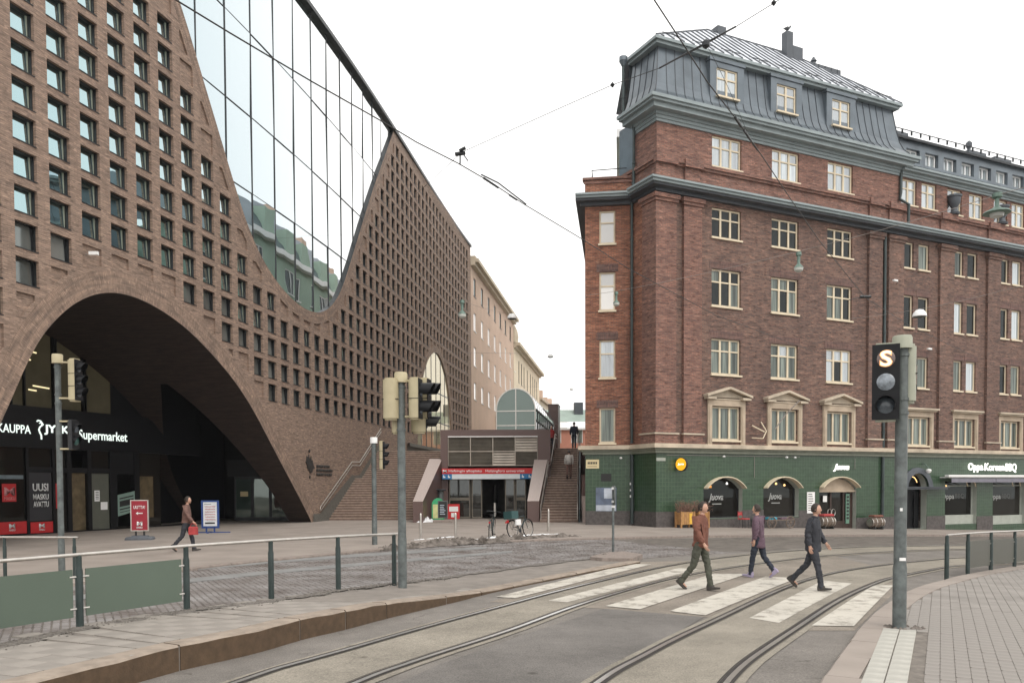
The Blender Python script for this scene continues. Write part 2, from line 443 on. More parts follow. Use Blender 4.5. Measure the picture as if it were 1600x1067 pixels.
def paint_mat():
    m, t, b = nodes('worn_white_road_paint')
    o = coord(t)
    n = noise(t, 2.6, 10, o, .68)
    n2 = noise(t, 40, 4, o)
    wear = ramp(t, mixn(t, n, n2, .25), .50, .60)
    big = ramp(t, noise(t, .8, 4, o), .35, .7)
    col = mixn(t, mixn(t, (.44, .41, .355), (.58, .55, .485), mixn(t, n2, big, .5)), (.25, .225, .19), wear)
    t.links.new(col, b.inputs['Base Color']); b.inputs['Roughness'].default_value = .85
    return m
M['paint'] = paint_mat()

# ---------------------------------------------------------------- flat walls with openings
def pip(x, z, poly):
    c = False; n = len(poly); j = n - 1
    for i in range(n):
        a = poly[i]; b = poly[j]
        if (a[1] > z) != (b[1] > z) and x < (b[0] - a[0]) * (z - a[1]) / (b[1] - a[1]) + a[0]: c = not c
        j = i
    return c
def cdt(outer, holes, step=None, extra=()):
    """triangles filling a polygon with holes; returns points and triangles"""
    pts = []; ed = []
    for lp in [outer] + list(holes):
        b = len(pts); n = len(lp)
        pts += [Vector((p[0], p[1])) for p in lp]
        ed += [(b + i, b + (i + 1) % n) for i in range(n)]
    bb = [(min(p[0] for p in h), max(p[0] for p in h), min(p[1] for p in h), max(p[1] for p in h), h) for h in holes]
    cell = {}
    for h in bb:
        for k in range(int(floor(h[0])), int(floor(h[1])) + 1): cell.setdefault(k, []).append(h)
    def inside(x, z):
        if not pip(x, z, outer): return False
        for h in cell.get(int(floor(x)), ()):
            if h[0] <= x <= h[1] and h[2] <= z <= h[3] and pip(x, z, h[4]): return False
        return True
    if step:
        x0 = min(p[0] for p in outer); x1 = max(p[0] for p in outer); z0 = min(p[1] for p in outer); z1 = max(p[1] for p in outer)
        a = x0 + step / 2
        while a < x1:
            c = z0 + step / 2
            while c < z1:
                if inside(a, c): pts.append(Vector((a, c)))
                c += step
            a += step
    for e in extra: pts.append(Vector(e))
    v, e, f, *_ = geometry.delaunay_2d_cdt(pts, ed, [], 0, 1e-5)
    tris = []
    for t in f:
        cx = sum(v[i].x for i in t) / len(t); cz = sum(v[i].y for i in t) / len(t)
        if inside(cx, cz):
            a, b, c = (v[i] for i in t[:3])
            if (b - a).cross(c - a) < 0: t = tuple(reversed(t))
            tris.append(tuple(t))
    return v, tris
def rect(x0, z0, x1, z1): return [(x0, z0), (x1, z0), (x1, z1), (x0, z1)]
def holed(mb, outer, holes, depth, mp=None, mat=0, rmat=None, y0=0.0, step=None, back=None, uvf=None):
    """front face at y0 plus reveals running back by depth (number or list per hole); back={hole index: material} closes a recess"""
    mp = mp or (lambda x, y, z: (x, y, z))
    v, tris = cdt(outer, holes, step)
    for t in tris:
        mb.face([mp(v[i].x, y0, v[i].y) for i in t], mat, [(v[i].x, v[i].y) for i in t])
    rm = mat if rmat is None else rmat
    for k, h in enumerate(holes):
        d = depth[k] if isinstance(depth, (list, tuple)) else depth
        if d <= 0: continue
        n = len(h)
        area = sum(h[i][0] * h[(i + 1) % n][1] - h[(i + 1) % n][0] * h[i][1] for i in range(n))
        hh = h if area > 0 else h[::-1]
        for i in range(n):
            a = hh[i]; b = hh[(i + 1) % n]
            L = hypot(b[0] - a[0], b[1] - a[1])
            vert = abs(b[1] - a[1]) > abs(b[0] - a[0])
            uv = [(a[0], a[1]), (a[0] + d, a[1]), (a[0] + d, b[1]), (a[0], b[1])] if vert else [(a[0], a[1]), (a[0], a[1] + d), (b[0], a[1] + d), (b[0], a[1])]
            mb.face([mp(a[0], y0, a[1]), mp(a[0], y0 + d, a[1]), mp(b[0], y0 + d, b[1]), mp(b[0], y0, b[1])], rm, uv)
        if back and k in back:
            vv, tt = cdt(hh, [])
            for t in tt: mb.face([mp(vv[i].x, y0 + d, vv[i].y) for i in t], back[k], [(vv[i].x, vv[i].y) for i in t])

def text(name, body, mat, parent, M4, width=None, height=None, ext=.004, shear=0., align='LEFT', bold=0.):
    cu = bpy.data.curves.new('txt', 'FONT')
    cu.body = body; cu.size = 1; cu.extrude = 0; cu.shear = shear; cu.offset = bold; cu.resolution_u = 3
    o = bpy.data.objects.new('txt', cu); COL.objects.link(o)
    dg = bpy.context.evaluated_depsgraph_get()
    me = bpy.data.meshes.new_from_object(o.evaluated_get(dg))
    bpy.data.objects.remove(o); bpy.data.curves.remove(cu)
    me.name = name
    xs = [v.co.x for v in me.vertices]; ys = [v.co.y for v in me.vertices]
    x0, x1, y0, y1 = min(xs), max(xs), min(ys), max(ys)
    sx = (width / (x1 - x0)) if width else None
    sy = (height / (y1 - y0)) if height else sx
    sx = sx or sy
    cx = {'LEFT': x0, 'CENTER': (x0 + x1) / 2, 'RIGHT': x1}[align]
    bm = bmesh.new(); bm.from_mesh(me)
    for v in bm.verts: v.co = Vector(((v.co.x - cx) * sx, (v.co.y - (y0 + y1) / 2) * sy, 0))
    if ext:
        r = bmesh.ops.extrude_face_region(bm, geom=bm.faces[:])
        bmesh.ops.translate(bm, verts=[g for g in r['geom'] if isinstance(g, bmesh.types.BMVert)], vec=(0, 0, ext))
        bmesh.ops.recalc_face_normals(bm, faces=bm.faces)
    bmesh.ops.transform(bm, matrix=M4, verts=bm.verts)
    bm.to_mesh(me); bm.free()
    me.materials.clear(); me.materials.append(mat)
    return link_obj(name, me, parent)
def plane_m(origin, xdir, zdir=(0, 0, 1)):
    """matrix whose x runs along xdir, y up, z out of the surface"""
    x = Vector(xdir).normalized(); y = Vector(zdir).normalized(); z = x.cross(y)
    return Matrix(((x.x, y.x, z.x, origin[0]), (x.y, y.y, z.y, origin[1]), (x.z, y.z, z.z, origin[2]), (0, 0, 0, 1)))
def cr(pts, n=6):
    """Catmull-Rom through points of any dimension"""
    P = [Vector(p) for p in pts]; out = []
    for i in range(len(P) - 1):
        a = P[max(i - 1, 0)]; b = P[i]; c = P[i + 1]; d = P[min(i + 2, len(P) - 1)]
        for k in range(n):
            t = k / n
            out.append(.5 * ((2 * b) + (c - a) * t + (2 * a - 5 * b + 4 * c - d) * t * t + (3 * b - a - 3 * c + d) * t ** 3))
    out.append(P[-1]); return out
def smooth_line(P, it=3):
    P = [Vector(p) for p in P]
    for _ in range(it):
        P = [P[0]] + [(P[i - 1] + 2 * P[i] + P[i + 1]) / 4 for i in range(1, len(P) - 1)] + [P[-1]]
    return P
# ================================================================ GROUND, ROADS, PAVEMENTS
RA = .45222
Fd = Vector((cos(RA), sin(RA), 0)); Gd = Vector((-sin(RA), cos(RA), 0))
OB = Vector((7.18580, 41.48722, 0))          # front corner of the brick corner building
def xy(p): return (p[0], p[1])
def sheet(name, poly, dz, mat, step=2.0, skirt=0.0, parent=None, hf=None):
    hf = hf or terr
    v, tris = cdt(poly, [], step)
    mb = MB()
    pts = [(a.x, a.y, hf(a.x, a.y) + dz) for a in v]
    mb.faces(pts, tris)
    if skirt:
        n = len(poly)
        ar = sum(poly[i][0] * poly[(i + 1) % n][1] - poly[(i + 1) % n][0] * poly[i][1] for i in range(n))
        pl = poly if ar > 0 else poly[::-1]
        for i in range(n):
            a = pl[i]; b = pl[(i + 1) % n]
            mb.face([(a[0], a[1], hf(*a) + dz - skirt), (b[0], b[1], hf(*b) + dz - skirt), (b[0], b[1], hf(*b) + dz), (a[0], a[1], hf(*a) + dz)])
    o = mb.build(name, mat, parent)
    if parent is None: struct(o)
    return o

# the ground, one sheet to the horizon
mb = MB()
xs = [-300, -200, -100, -60] + [-40 + 2.5 * i for i in range(45)] + [90, 130, 200, 300]
ys = [-80, -40, -10, 0, 10, 20, 30, 40, 60, 100, 200, 400]
for i in range(len(xs) - 1):
    for j in range(len(ys) - 1):
        mb.face([(x, y, terr(max(min(x, 90), -60), y)) for x, y in ((xs[i], ys[j]), (xs[i + 1], ys[j]), (xs[i + 1], ys[j + 1]), (xs[i], ys[j + 1]))])
struct(mb.build('ground', M['asphalt']))

# cobbled lane behind the tram stop
lane_px = [(-200, 1020), (0, 1012), (292, 968), (424, 943), (530, 925), (640, 914), (790, 905), (930, 878), (1010, 872), (1190, 861), (1420, 851), (1600, 849), (1600, 838), (1200, 838), (900, 842), (600, 860), (400, 877), (297, 888), (0, 930), (-200, 960)]
lane = [xy(gp(*p)) for p in lane_px]
lane_o = sheet('cobbled_lane', lane, .004, M['cobble_base'], 2.0)
# granite setts, laid in rows across the lane
mb = MB(); rs = random.Random(4)
sd = Vector((sin(radians(62)), cos(radians(62)), 0)); sc = Vector((sd.y, -sd.x, 0))
o0 = Vector((-12, 12, 0))
RW, RL = .125, .20
far_setts = []
for r in range(-150, 190):
    off = rs.random() * RL
    k = -30
    while k < 190:
        a = k * RL + off; k += 1
        c = o0 + sd * (r * RW) + sc * (a - 14)
        if not (7 < c.y < 33 and abs(c.x) < 13): continue
        if abs(c.x) > c.y * .76: continue
        if not pip(c.x, c.y, lane): continue
        w = RW * .44; l = RL * rs.uniform(.40, .46); h = rs.uniform(.012, .026); e = .012
        tw = rs.uniform(-.04, .04)
        sd2 = sd + sc * tw; sc2 = sc - sd * tw
        z = terr(c.x, c.y)
        P = []
        for kk, zz, i in ((0, z, 0), (1, z + h, e)):
            for sx, sy in ((-1, -1), (1, -1), (1, 1), (-1, 1)):
                q = c + sd2 * (sx * (w - i)) + sc2 * (sy * (l - i)); P.append((q.x, q.y, zz + (rs.uniform(-.004, .004) if kk else 0)))
        mb.faces(P, [(7, 6, 5, 4)] + [(i + 4, (i + 1) % 4 + 4, (i + 1) % 4, i) for i in range(4)])
o = mb.build('granite_setts', M['sett'], lane_o); o['kind'] = 'stuff'
# two smooth worn strips in the lane
M['strip'] = plain('blue_grey_worn_strip', (.215, .215, .21), .9, var=.2, scale=2, bmp=.3, bscale=50)
for a in ([(-60, 938), (150, 912), (300, 892), (420, 881), (600, 868), (760, 858), (760, 855), (600, 864), (420, 876.5), (300, 887.5), (150, 906), (-60, 931)],
          [(-60, 965), (150, 935), (300, 911), (430, 897), (640, 878), (800, 864), (800, 861.5), (640, 874), (430, 892), (300, 905), (150, 928), (-60, 957)]):
    sheet('worn_strip', [xy(gp(*p)) for p in a], .034, M['strip'], 2.0, .02, lane_o)

# crossing surface and patch of newer asphalt between the tracks
M['cross'] = asphalt('pale_worn_asphalt', (.235, .208, .178), 3., .4)
road = sheet('road', [xy(gp(*p)) for p in [(765, 940), (1000, 878), (1300, 868), (1420, 897), (1396, 927), (1335, 985), (1262, 985), (1100, 964), (945, 951)]], .004, M['cross'], 1.5)
M['asph2'] = asphalt('newer_asphalt_patch', (.155, .146, .138), 13., .25)
sheet('asphalt_patch', [xy(gp(*p)) for p in [(945, 951), (1100, 964), (1062, 986), (985, 1030), (925, 1067), (830, 1120), (500, 1120), (690, 1037), (830, 988)]], .007, M['asph2'], 1.5, 0, road)

# ---------------------------------------------------------------- tram tracks
rails_px = [
 [(400, 1056.5), (456, 1039.7), (557, 1011.5), (653, 983.5), (800, 943.5), (870, 924.4), (940.6, 907.5), (1024.9, 887.9), (1109, 873.8), (1200, 864), (1284, 857.5), (1397, 853.6)],
 [(557, 1067), (625, 1042.5), (681, 1022.8), (800, 985), (884, 952.5), (968.7, 925.8), (1053, 903), (1137, 888), (1200, 879.2), (1284, 869), (1397, 861.5), (1509, 857.8)],
 [(932, 1067), (996.8, 1031), (1053, 1000), (1137, 961), (1200, 930), (1256, 907.5), (1312.5, 893), (1397, 880.8), (1467, 874.3), (1509, 871)],
 [(1131.7, 1067), (1200, 1012.5), (1256, 975), (1312, 937.5), (1368.7, 911.5), (1397, 902.5), (1467, 889), (1509, 883.2)]]
RAILS = []
for r in rails_px:
    P = [gp(*p) for p in r]
    for p in P: p.z = 0
    d0 = (P[0] - P[1]).normalized(); d0 = (d0 + Vector((-.15, -1, 0)) * .6).normalized()
    P = [P[0] + d0 * 9, P[0] + d0 * 4] + P
    d1 = Fd * .75 + (P[-1] - P[-2]).normalized() * .25; d1.normalize()
    P = P + [P[-1] + d1 * 8, P[-1] + d1 * 8 + Fd * 14, P[-1] + d1 * 8 + Fd * 40]
    RAILS.append(smooth_line(cr(P, 8), 14))
def strip2(mb, A, dzs, offs, mat=0):
    """ribbon along line A between two sideways offsets"""
    n = len(A); L = []
    for i in range(n):
        t = (A[min(i + 1, n - 1)] - A[max(i - 1, 0)]).normalized(); s = Vector((t.y, -t.x, 0))
        L.append([A[i] + s * o for o in offs])
    for i in range(n - 1):
        for k in range(len(offs) - 1):
            q = [L[i][k], L[i][k + 1], L[i + 1][k + 1], L[i + 1][k]]
            z = [dzs[k], dzs[k + 1], dzs[k + 1], dzs[k]]
            mb.face([(p.x, p.y, terr(p.x, p.y) + zz) for p, zz in zip(q, z)], mat)
for a, b in ((0, 1), (2, 3)):
    A, B = RAILS[a], RAILS[b]
    n = 90
    def rs_line(L):
        d = [0]
        for i in range(1, len(L)): d.append(d[-1] + (L[i] - L[i - 1]).length)
        out = []; k = 0
        for i in range(n):
            x = d[-1] * i / (n - 1)
            while k < len(L) - 2 and d[k + 1] < x: k += 1
            f = (x - d[k]) / max(1e-6, d[k + 1] - d[k]); out.append(L[k].lerp(L[k + 1], f))
        return out
    A2, B2 = rs_line(A), rs_line(B)
    mb = MB()
    for i in range(n - 1):
        for w0, w1 in ((-.14, .25), (.25, .5), (.5, .75), (.75, 1.14)):
            q = [A2[i].lerp(B2[i], w0), A2[i].lerp(B2[i], w1), A2[i + 1].lerp(B2[i + 1], w1), A2[i + 1].lerp(B2[i + 1], w0)]
            mb.face([(p.x, p.y, terr(p.x, p.y) + .010) for p in q])
    tr = struct(mb.build('tram_track', M['concrete']))
    for L, sgn in ((A, 1), (B, -1)):
        mb = MB()
        strip2(mb, L, [.022, .022], [-.032, .032], 0)                         # running head
        strip2(mb, L, [.019, .019], [sgn * .034 if sgn > 0 else -.075, .075 if sgn > 0 else -.034], 1)
        strip2(mb, L, [.022, .022], [.077 if sgn > 0 else -.094, .094 if sgn > 0 else -.077], 1)
        strip2(mb, L, [.0205, .0205], [-.075 if sgn > 0 else .034, -.034 if sgn > 0 else .075], 1)
        mb.build('tram_rail', [M['rail_steel'], M['groove']], tr)

# crosswalk stripes
for a in ([(775, 933), (805, 935), (1018, 882), (985, 881)], [(856, 939), (886, 941.5), (1092, 889.5), (1060, 888)], [(946, 947.5), (1000, 952.5), (1168, 897), (1116, 896.5)],
          [(1046, 955.5), (1102, 962), (1246, 903.5), (1196, 901)], [(1171, 966), (1217, 974), (1331, 912), (1286, 907.5)], [(1268, 978), (1334, 979), (1396, 915), (1366, 914)]):
    P = [gp(*p) for p in a]
    # a painted bar with slightly ragged ends
    mb = MB(); n = 14
    for i in range(n):
        f0, f1 = i / n, (i + 1) / n
        q = [P[0].lerp(P[3], f0), P[1].lerp(P[2], f0), P[1].lerp(P[2], f1), P[0].lerp(P[3], f1)]
        mb.face([(p.x, p.y, terr(p.x, p.y) + .0145) for p in q])
    mb.build('crosswalk_stripe', M['paint'], road)

# ---------------------------------------------------------------- tram stop platform, lower left
M['pave3'] = plain('gritty_platform_ground', (.215, .192, .17), .92, var=.2, scale=2, bmp=.5, bscale=50)
front_px = [(211, 1067), (282.5, 1046.7), (400, 1020), (467.5, 1000), (540, 983), (601, 966.6), (709, 941), (751, 930), (800, 919), (900, 899), (1000, 880)]
back_px = [(-20, 1010), (118, 980.6), (210, 965), (292, 952.5), (424, 937), (528, 921), (616, 910), (680, 903), (760, 892), (860, 879), (935, 871)]
DZ = [.30, .30, .30, .30, .29, .255, .13, .075, .055, .055, .055]
fr = [gp(*p) for p in front_px]; bk = [gp(*p, dz) for p, dz in zip(back_px, DZ)]
fr = [fr[0] + (fr[0] - fr[1]).normalized() * 6] + fr; bk = [bk[0] + (bk[0] - bk[1]).normalized() * 6] + bk; DZ = [.3] + DZ
FR = smooth_line(cr([(p.x, p.y, d) for p, d in zip(fr, DZ)], 8), 4); BK = smooth_line(cr([(p.x, p.y, d) for p, d in zip(bk, DZ)], 8), 4)
mb = MB()
for i in range(len(FR) - 1):
    a, b, c, d = FR[i], FR[i + 1], BK[i + 1], BK[i]
    mb.face([(p.x, p.y, p.z - .014) for p in (a, b, c, d)])
    for p, q in ((a, b), (c, d)): mb.face([(p.x, p.y, -.1), (q.x, q.y, -.1), (q.x, q.y, q.z - .012), (p.x, p.y, p.z - .012)])
platform = struct(mb.build('tram_platform', M['pave3']))
# kerb stones along its edge: cut at the joints seen in the picture
def arclen(L):
    d = [0]
    for i in range(1, len(L)): d.append(d[-1] + hypot(L[i].x - L[i - 1].x, L[i].y - L[i - 1].y))
    return d
def at_len(L, d, x):
    x = max(0, min(d[-1] - 1e-4, x)); k = 0
    while d[k + 1] < x: k += 1
    f = (x - d[k]) / max(1e-9, d[k + 1] - d[k]); return L[k].lerp(L[k + 1], f)
dF = arclen(FR)
def near_len(L, d, p): return d[min(range(len(L)), key=lambda i: (L[i].x - p.x) ** 2 + (L[i].y - p.y) ** 2)]
cuts = [0, 2.1, 4.2] + [near_len(FR, dF, gp(u, v)) for u, v in ((282.5, 1046.7), (467.5, 1000), (541, 983), (601, 966.6), (690, 945), (751, 930), (800, 919), (850, 909), (900, 899), (950, 889.5), (1000, 880))]
cuts = sorted(cuts)
def kerb_stone(parent, L, d, x0, x1, wid, zf, mat, side=1, gap=.012, base=-.06, seed=0):
    n = max(2, int((x1 - x0) / .3)); r = random.Random(seed)
    mb = MB(); rings = []
    for i in range(n + 1):
        x = x0 + gap + (x1 - x0 - 2 * gap) * i / n
        p = at_len(L, d, x); q = at_len(L, d, x + .05); t = Vector((q.x - p.x, q.y - p.y, 0)).normalized(); s = Vector((-t.y, t.x, 0)) * side
        z0 = terr(p.x, p.y)
        top = (p.z if zf is None else zf(p.x, p.y)) + .004; e = .025 + r.uniform(-.006, .008); j = r.uniform(-.006, .006)
        if top < .04: e = .008
        b = Vector((p.x, p.y, 0)) - s * (.012 + j)
        rings.append([(b.x, b.y, base + z0), (b.x, b.y, top - e), (b.x + s.x * e, b.y + s.y * e, top + r.uniform(-.003, .002)), (b.x + s.x * wid, b.y + s.y * wid, top), (b.x + s.x * wid, b.y + s.y * wid, base + z0)])
    P = [p for ring in rings for p in ring]; fs = []
    for i in range(n):
        for k in range(4): fs.append((i * 5 + k, (i + 1) * 5 + k, (i + 1) * 5 + k + 1, i * 5 + k + 1) if side > 0 else (i * 5 + k + 1, (i + 1) * 5 + k + 1, (i + 1) * 5 + k, i * 5 + k))
    fs += [(0, 1, 2, 3, 4), tuple(n * 5 + k for k in (4, 3, 2, 1, 0))]
    b0 = len(mb.f); mb.faces(P, fs)
    for q in range(b0, len(mb.f)):
        if q - b0 < n * 4 and (q - b0) % 4 in (1, 2): mb.m[q] = 1
    return mb.build('kerb_stone', mat if isinstance(mat, list) else [mat, mat], parent)
for i in range(len(cuts) - 1):
    kerb_stone(platform, FR, dF, cuts[i], cuts[i + 1],   .30, None, [M['kerb'], M['kerb_top']], 1, .014, -.06, i)
# paving slabs of the platform
sl_me = MB().cbox(-.146, -.296, -.03, .146, .296, .0, .004).mesh('paving_slab', M['slab'])
dB = arclen(BK)
x = 2.0; row = 0; cnt = 0
while x < dF[-1] * .66 and cnt < 290:
    p = at_len(FR, dF, x); f = x / dF[-1]
    t = (at_len(FR, dF, x + .3) - at_len(FR, dF, x - .3)).normalized(); s = Vector((-t.y, t.x, 0)).normalized(); nz = t.cross(s)
    # width to the back line
    bmin = min(((b - p).dot(s), abs((b - p).dot(t))) [0] if abs((b - p).dot(t)) < .6 else 9 for b in BK)
    k = 0
    while .33 + .3 + k * .6 - (.3 if row % 2 else 0) < bmin + .1 and cnt < 290:
        c = p + s * (.63 + k * .6 - (.3 if row % 2 else 0))
        o = link_obj('paving_slab', sl_me, platform)
        c.z = p.z + random.uniform(-.003, .003)
        o.matrix_local = Matrix(((t.x, s.x, nz.x, c.x), (t.y, s.y, nz.y, c.y), (t.z, s.z, nz.z, c.z), (0, 0, 0, 1)))
        k += 1; cnt += 1
    x += .3; row += 1
# grit that has gathered along the railing
mb = MB(); rg = random.Random(9)
for i in range(len(BK) - 1):
    a, b = BK[i], BK[i + 1]; t = (b - a).normalized(); s = Vector((t.y, -t.x, 0))
    w = .20 + .06 * sin(i * .9) + .04 * sin(i * 2.3)
    mb.face([(q.x, q.y, q.z + .002) for q in (a - s * .05, b - s * .05, b + s * w, a + s * w)], 0)
for i in range(1500):
    x = rg.uniform(.5, dB[-1] * .72); p = at_len(BK, dB, x); q = at_len(BK, dB, x + .1); t = (q - p).normalized(); s = Vector((t.y, -t.x, 0))
    c = p + s * (abs(rg.gauss(0, .17)) - .03); r = rg.uniform(.006, .02)
    mb.lathe([(r, 0), (r * .7, r * .8), (r * .1, r)], 5, (c.x, c.y, p.z - .003))
o = mb.build('grit', plain('grey_grit', (.15, .135, .12), .95, var=.4, scale=12, bmp=.6, bscale=60), platform); o['kind'] = 'stuff'

# ---------------------------------------------------------------- pavement at the right
ko = [(1240, 1120), (1278.7, 1067), (1335, 992), (1357, 965), (1394, 936), (1439, 915), (1478, 905), (1509, 897), (1600, 882), (1700, 870)]
ki = [(1310, 1120), (1340, 1067), (1372, 1003), (1394, 967), (1425, 938), (1467, 916), (1520, 901), (1600, 887), (1700, 874)]
KO = smooth_line(cr([gp(u, v, .09) for u, v in ko], 6), 4); KI = [gp(u, v, .09) for u, v in ki]
KO = [KO[0] + (KO[0] - KO[1]).normalized() * 4] + KO + [KO[-1] + (KO[-1] - KO[-2]).normalized() * 40]
KI = [KI[0] + (KI[0] - KI[1]).normalized() * 4] + KI + [KI[-1] + (KI[-1] - KI[-2]).normalized() * 40]
KI = smooth_line(KI, 1)
poly = [xy(p) for p in KI] + [(70, KI[-1].y), (70, -10), (KI[0].x, -10)]
M['pave2'] = plain('worn_grey_paving', (.235, .215, .195), .9, var=.15, scale=1, bmp=.3, bscale=50)
pav_r = sheet('right_pavement', poly, .080, M['joint'], 2.0)
pav_r.name = 'pavement'
hd = Vector((.4586, .8887, 0)); hc = Vector((.8887, -.4586, 0))
PW, PL = .152, .212
p0 = gp(1430, 1067, .09)
gl0 = gp(1341, 1067, .09); gl1 = gp(1381, 988, .09); gdir = Vector((.4586, .8887, 0)); gs = Vector((gdir.y, -gdir.x, 0))
g_len = (gp(1400, 984, .09) - gl0).dot(gdir)
cells = []
for i in range(-30, 84):
    for j in range(-40, 80):
        c = p0 + hc * (i * PW) + hd * (j * PL)
        if c.y < 5.5 or c.y > 24 or c.x > c.y * .72 + .6: continue
        if not pip(c.x, c.y, poly): continue
        w = (c - gl0).dot(gs); l = (c - gl0).dot(gdir)
        if -6 < l < g_len + .02 and -.05 < w < .533: continue
        cells.append((c.y + abs(c.x) * .2 - (100 if .0 < (c.x / c.y) < .64 and c.y > 8.6 else 0), c))
cells.sort(key=lambda a: a[0])
def paver_poly(e, c=.018):
    a, b_ = PW / 2 - e, PL / 2 - e
    return [(-a + c, -b_), (a - c, -b_), (a, -b_ + c), (a, b_ - c), (a - c, b_), (-a + c, b_), (-a, b_ - c), (-a, -b_ + c)]
mb = MB(); n = 8; P = [(x, y, 0) for x, y in paver_poly(.002)] + [(x, y, .010) for x, y in paver_poly(.002)] + [(x, y, .013) for x, y in paver_poly(.005)]
mb.faces(P, [tuple(range(16, 24))] + [(k + i, k + (i + 1) % n, k + n + (i + 1) % n, k + n + i) for k in (0, 8) for i in range(n)])
pv_me = [mb.mesh('paver', M['paver'])]
ang = atan2(hd.y, hd.x) - pi / 2
for _, c in cells[:295]:
    o = link_obj('paver', pv_me[0], pav_r, (c.x, c.y, terr(c.x, c.y) + .078 + random.uniform(-.003, .002)), (random.uniform(-.008, .008), random.uniform(-.008, .008), ang))
mb = MB()
for _, c in cells[295:]:
    z = terr(c.x, c.y) + .078 + random.uniform(-.003, .002)
    P = [(c + hc * x + hd * y) for x, y in paver_poly(.002)]; Q = [(c + hc * x + hd * y) for x, y in paver_poly(.005)]
    P = [(q.x, q.y, z) for q in P] + [(q.x, q.y, z + .013) for q in Q]
    mb.faces(P, [tuple(range(8, 16))] + [(i, (i + 1) % 8, 8 + (i + 1) % 8, 8 + i) for i in range(8)])
o = mb.build('pavers', M['paver'], pav_r); o['kind'] = 'stuff'
# the pavement beyond the laid pavers
sheet('far_paving', [xy(p) for p in KI if p.y > 20] + [(70, KI[-1].y), (70, 24), (17.6, 24), (14, 22.2)], .085, M['pave2'], 2.5, .05, pav_r)
gme = MB().cbox(-.105, -.15, 0, .105, .15, .03, .006).mesh('guide_slab', M['guide'])
ga = atan2(gdir.y, gdir.x) - pi / 2
for k in range(-8, 14):
    for s_ in (0, 1):
        c = gl0 + gdir * (k * .305) + gs * (.125 + s_ * .222)
        if (c - gl0).dot(gdir) > g_len: continue
        link_obj('guide_slab', gme, pav_r, (c.x, c.y, terr(c.x, c.y) + .068), (random.uniform(-.008, .008), random.uniform(-.008, .008), ga))
dK = arclen(KO)
x = 0; k = 0
while x < dK[-1] - 20:
    L = 1.05 + .25 * random.random()
    # width up to the inner line
    p = at_len(KO, dK, x); wid = min((Vector((q.x, q.y, 0)) - Vector((p.x, p.y, 0))).length for q in KI)
    wid = max(.26, min(.40, wid))
    kerb_stone(pav_r, KO, dK, x, x + L, wid, lambda a, b: terr(a, b) + .088, M['pave'], -1, .006, -.12, 100 + k)
    x += L; k += 1

# ---------------------------------------------------------------- pavement in front of the library and the shops
kl_px = [(-150, 962), (0, 926), (150, 906), (297, 887), (400, 875.5), (484, 868), (580, 858), (700, 848.5), (800, 843.8), (901, 840.6), (968.7, 839.2), (1200, 835.8), (1397, 834.8), (1474, 835.2), (1600, 835.3)]
KL = [gp(u, v, .09) for u, v in kl_px]
KL = [KL[0] + Vector((-8, -6, 0))] + KL
KL = smooth_line(cr(KL, 5), 3); KL = KL + [KL[-1] + Fd * 30 + Vector((0, 0, -1.1))]
poly = [xy(p) for p in KL] + [(64, 66), (40, 72), (-34, 72), (-34, KL[0].y)]
pav_l = sheet('left_pavement', poly, .09, M['pave'], 2.4, .12); pav_l.name = 'pavement'
dL = arclen(KL)
x = near_len(KL, dL, gp(150, 906, .09)); k = 0; end = near_len(KL, dL, gp(1600, 835.3, .09)) + 4
while x < end:
    L = 1.3 + .3 * random.random()
    kerb_stone(pav_l, KL, dL, x, x + L, .24, lambda a, b: terr(a, b) + .094, M['kerb_grey'], 1, .006, -.12, 300 + k)
    x += L; k += 1
def pz(x, y): return terr(x, y) + .09
def gpp(u, v): return gp(u, v, .09)

# dirty ridge of ploughed snow along that kerb, and cleaner patches
def heap(name, line_px, wid, hgt, mat, label, seed, dz=.05):
    r = random.Random(seed); L = smooth_line(cr([gp(u, v, dz) for u, v in line_px], 26), 2); mb = MB(); n = 21
    from mathutils import noise as mn
    rows = []
    for i, p in enumerate(L):
        t = (L[min(i + 1, len(L) - 1)] - L[max(i - 1, 0)]).normalized(); s = Vector((-t.y, t.x, 0))
        e = sin(pi * min(1, max(0, i / (len(L) - 1)))) ** .35
        rows.append([])
        for k in range(n):
            f = k / (n - 1) * 2 - 1
            q = p + s * (f * wid * (.8 + .5 * mn.noise(Vector((i * .16, seed, 2)))))
            h = (1 - f * f) * hgt * e * (.5 + .8 * abs(mn.noise(Vector((q.x * 1.3, q.y * 1.3, seed)))) + .5 * mn.noise(Vector((q.x * 5, q.y * 5, seed))) + .55 * mn.noise(Vector((q.x * 13, q.y * 13, seed))))
            rows[-1].append((q.x, q.y, max(h, -.02) + p.z - .02))
    P = [p for row in rows for p in row]; fs = []
    for i in range(len(rows) - 1):
        for k in range(n - 1): fs.append((i * n + k, (i + 1) * n + k, (i + 1) * n + k + 1, i * n + k + 1))
    mb.faces(P, [f[::-1] for f in fs])
    o = mb.build(name, mat); o['kind'] = 'stuff'; o['label'] = label; return o
heap('dirty_snow', [(588, 858), (610, 857), (640, 854.5), (680, 851.5), (720, 848.5), (760, 847), (800, 844.5), (840, 842), (880, 840), (908, 839)], 0.45, .24, M['dirt'], 'ridge of gritty brown ploughed snow along the kerb', 3)
heap('snow_patch', [(742, 843), (770, 840), (800, 838.5), (830, 835.5), (880, 833.5)], .22, .07, M['snow'], 'thin white snow beside the bicycles and the kerb', 5, .09)
heap('snow_patch', [(650, 816), (662, 815.5), (676, 815)], .32, .32, M['snow'], 'small white snow pile at the foot of the brown steps', 6, .09)
heap('snow_patch', [(640, 844), (665, 842), (700, 839), (716, 838)], .12, .05, M['snow'], 'thin snow between the two left bollards', 7, .09)
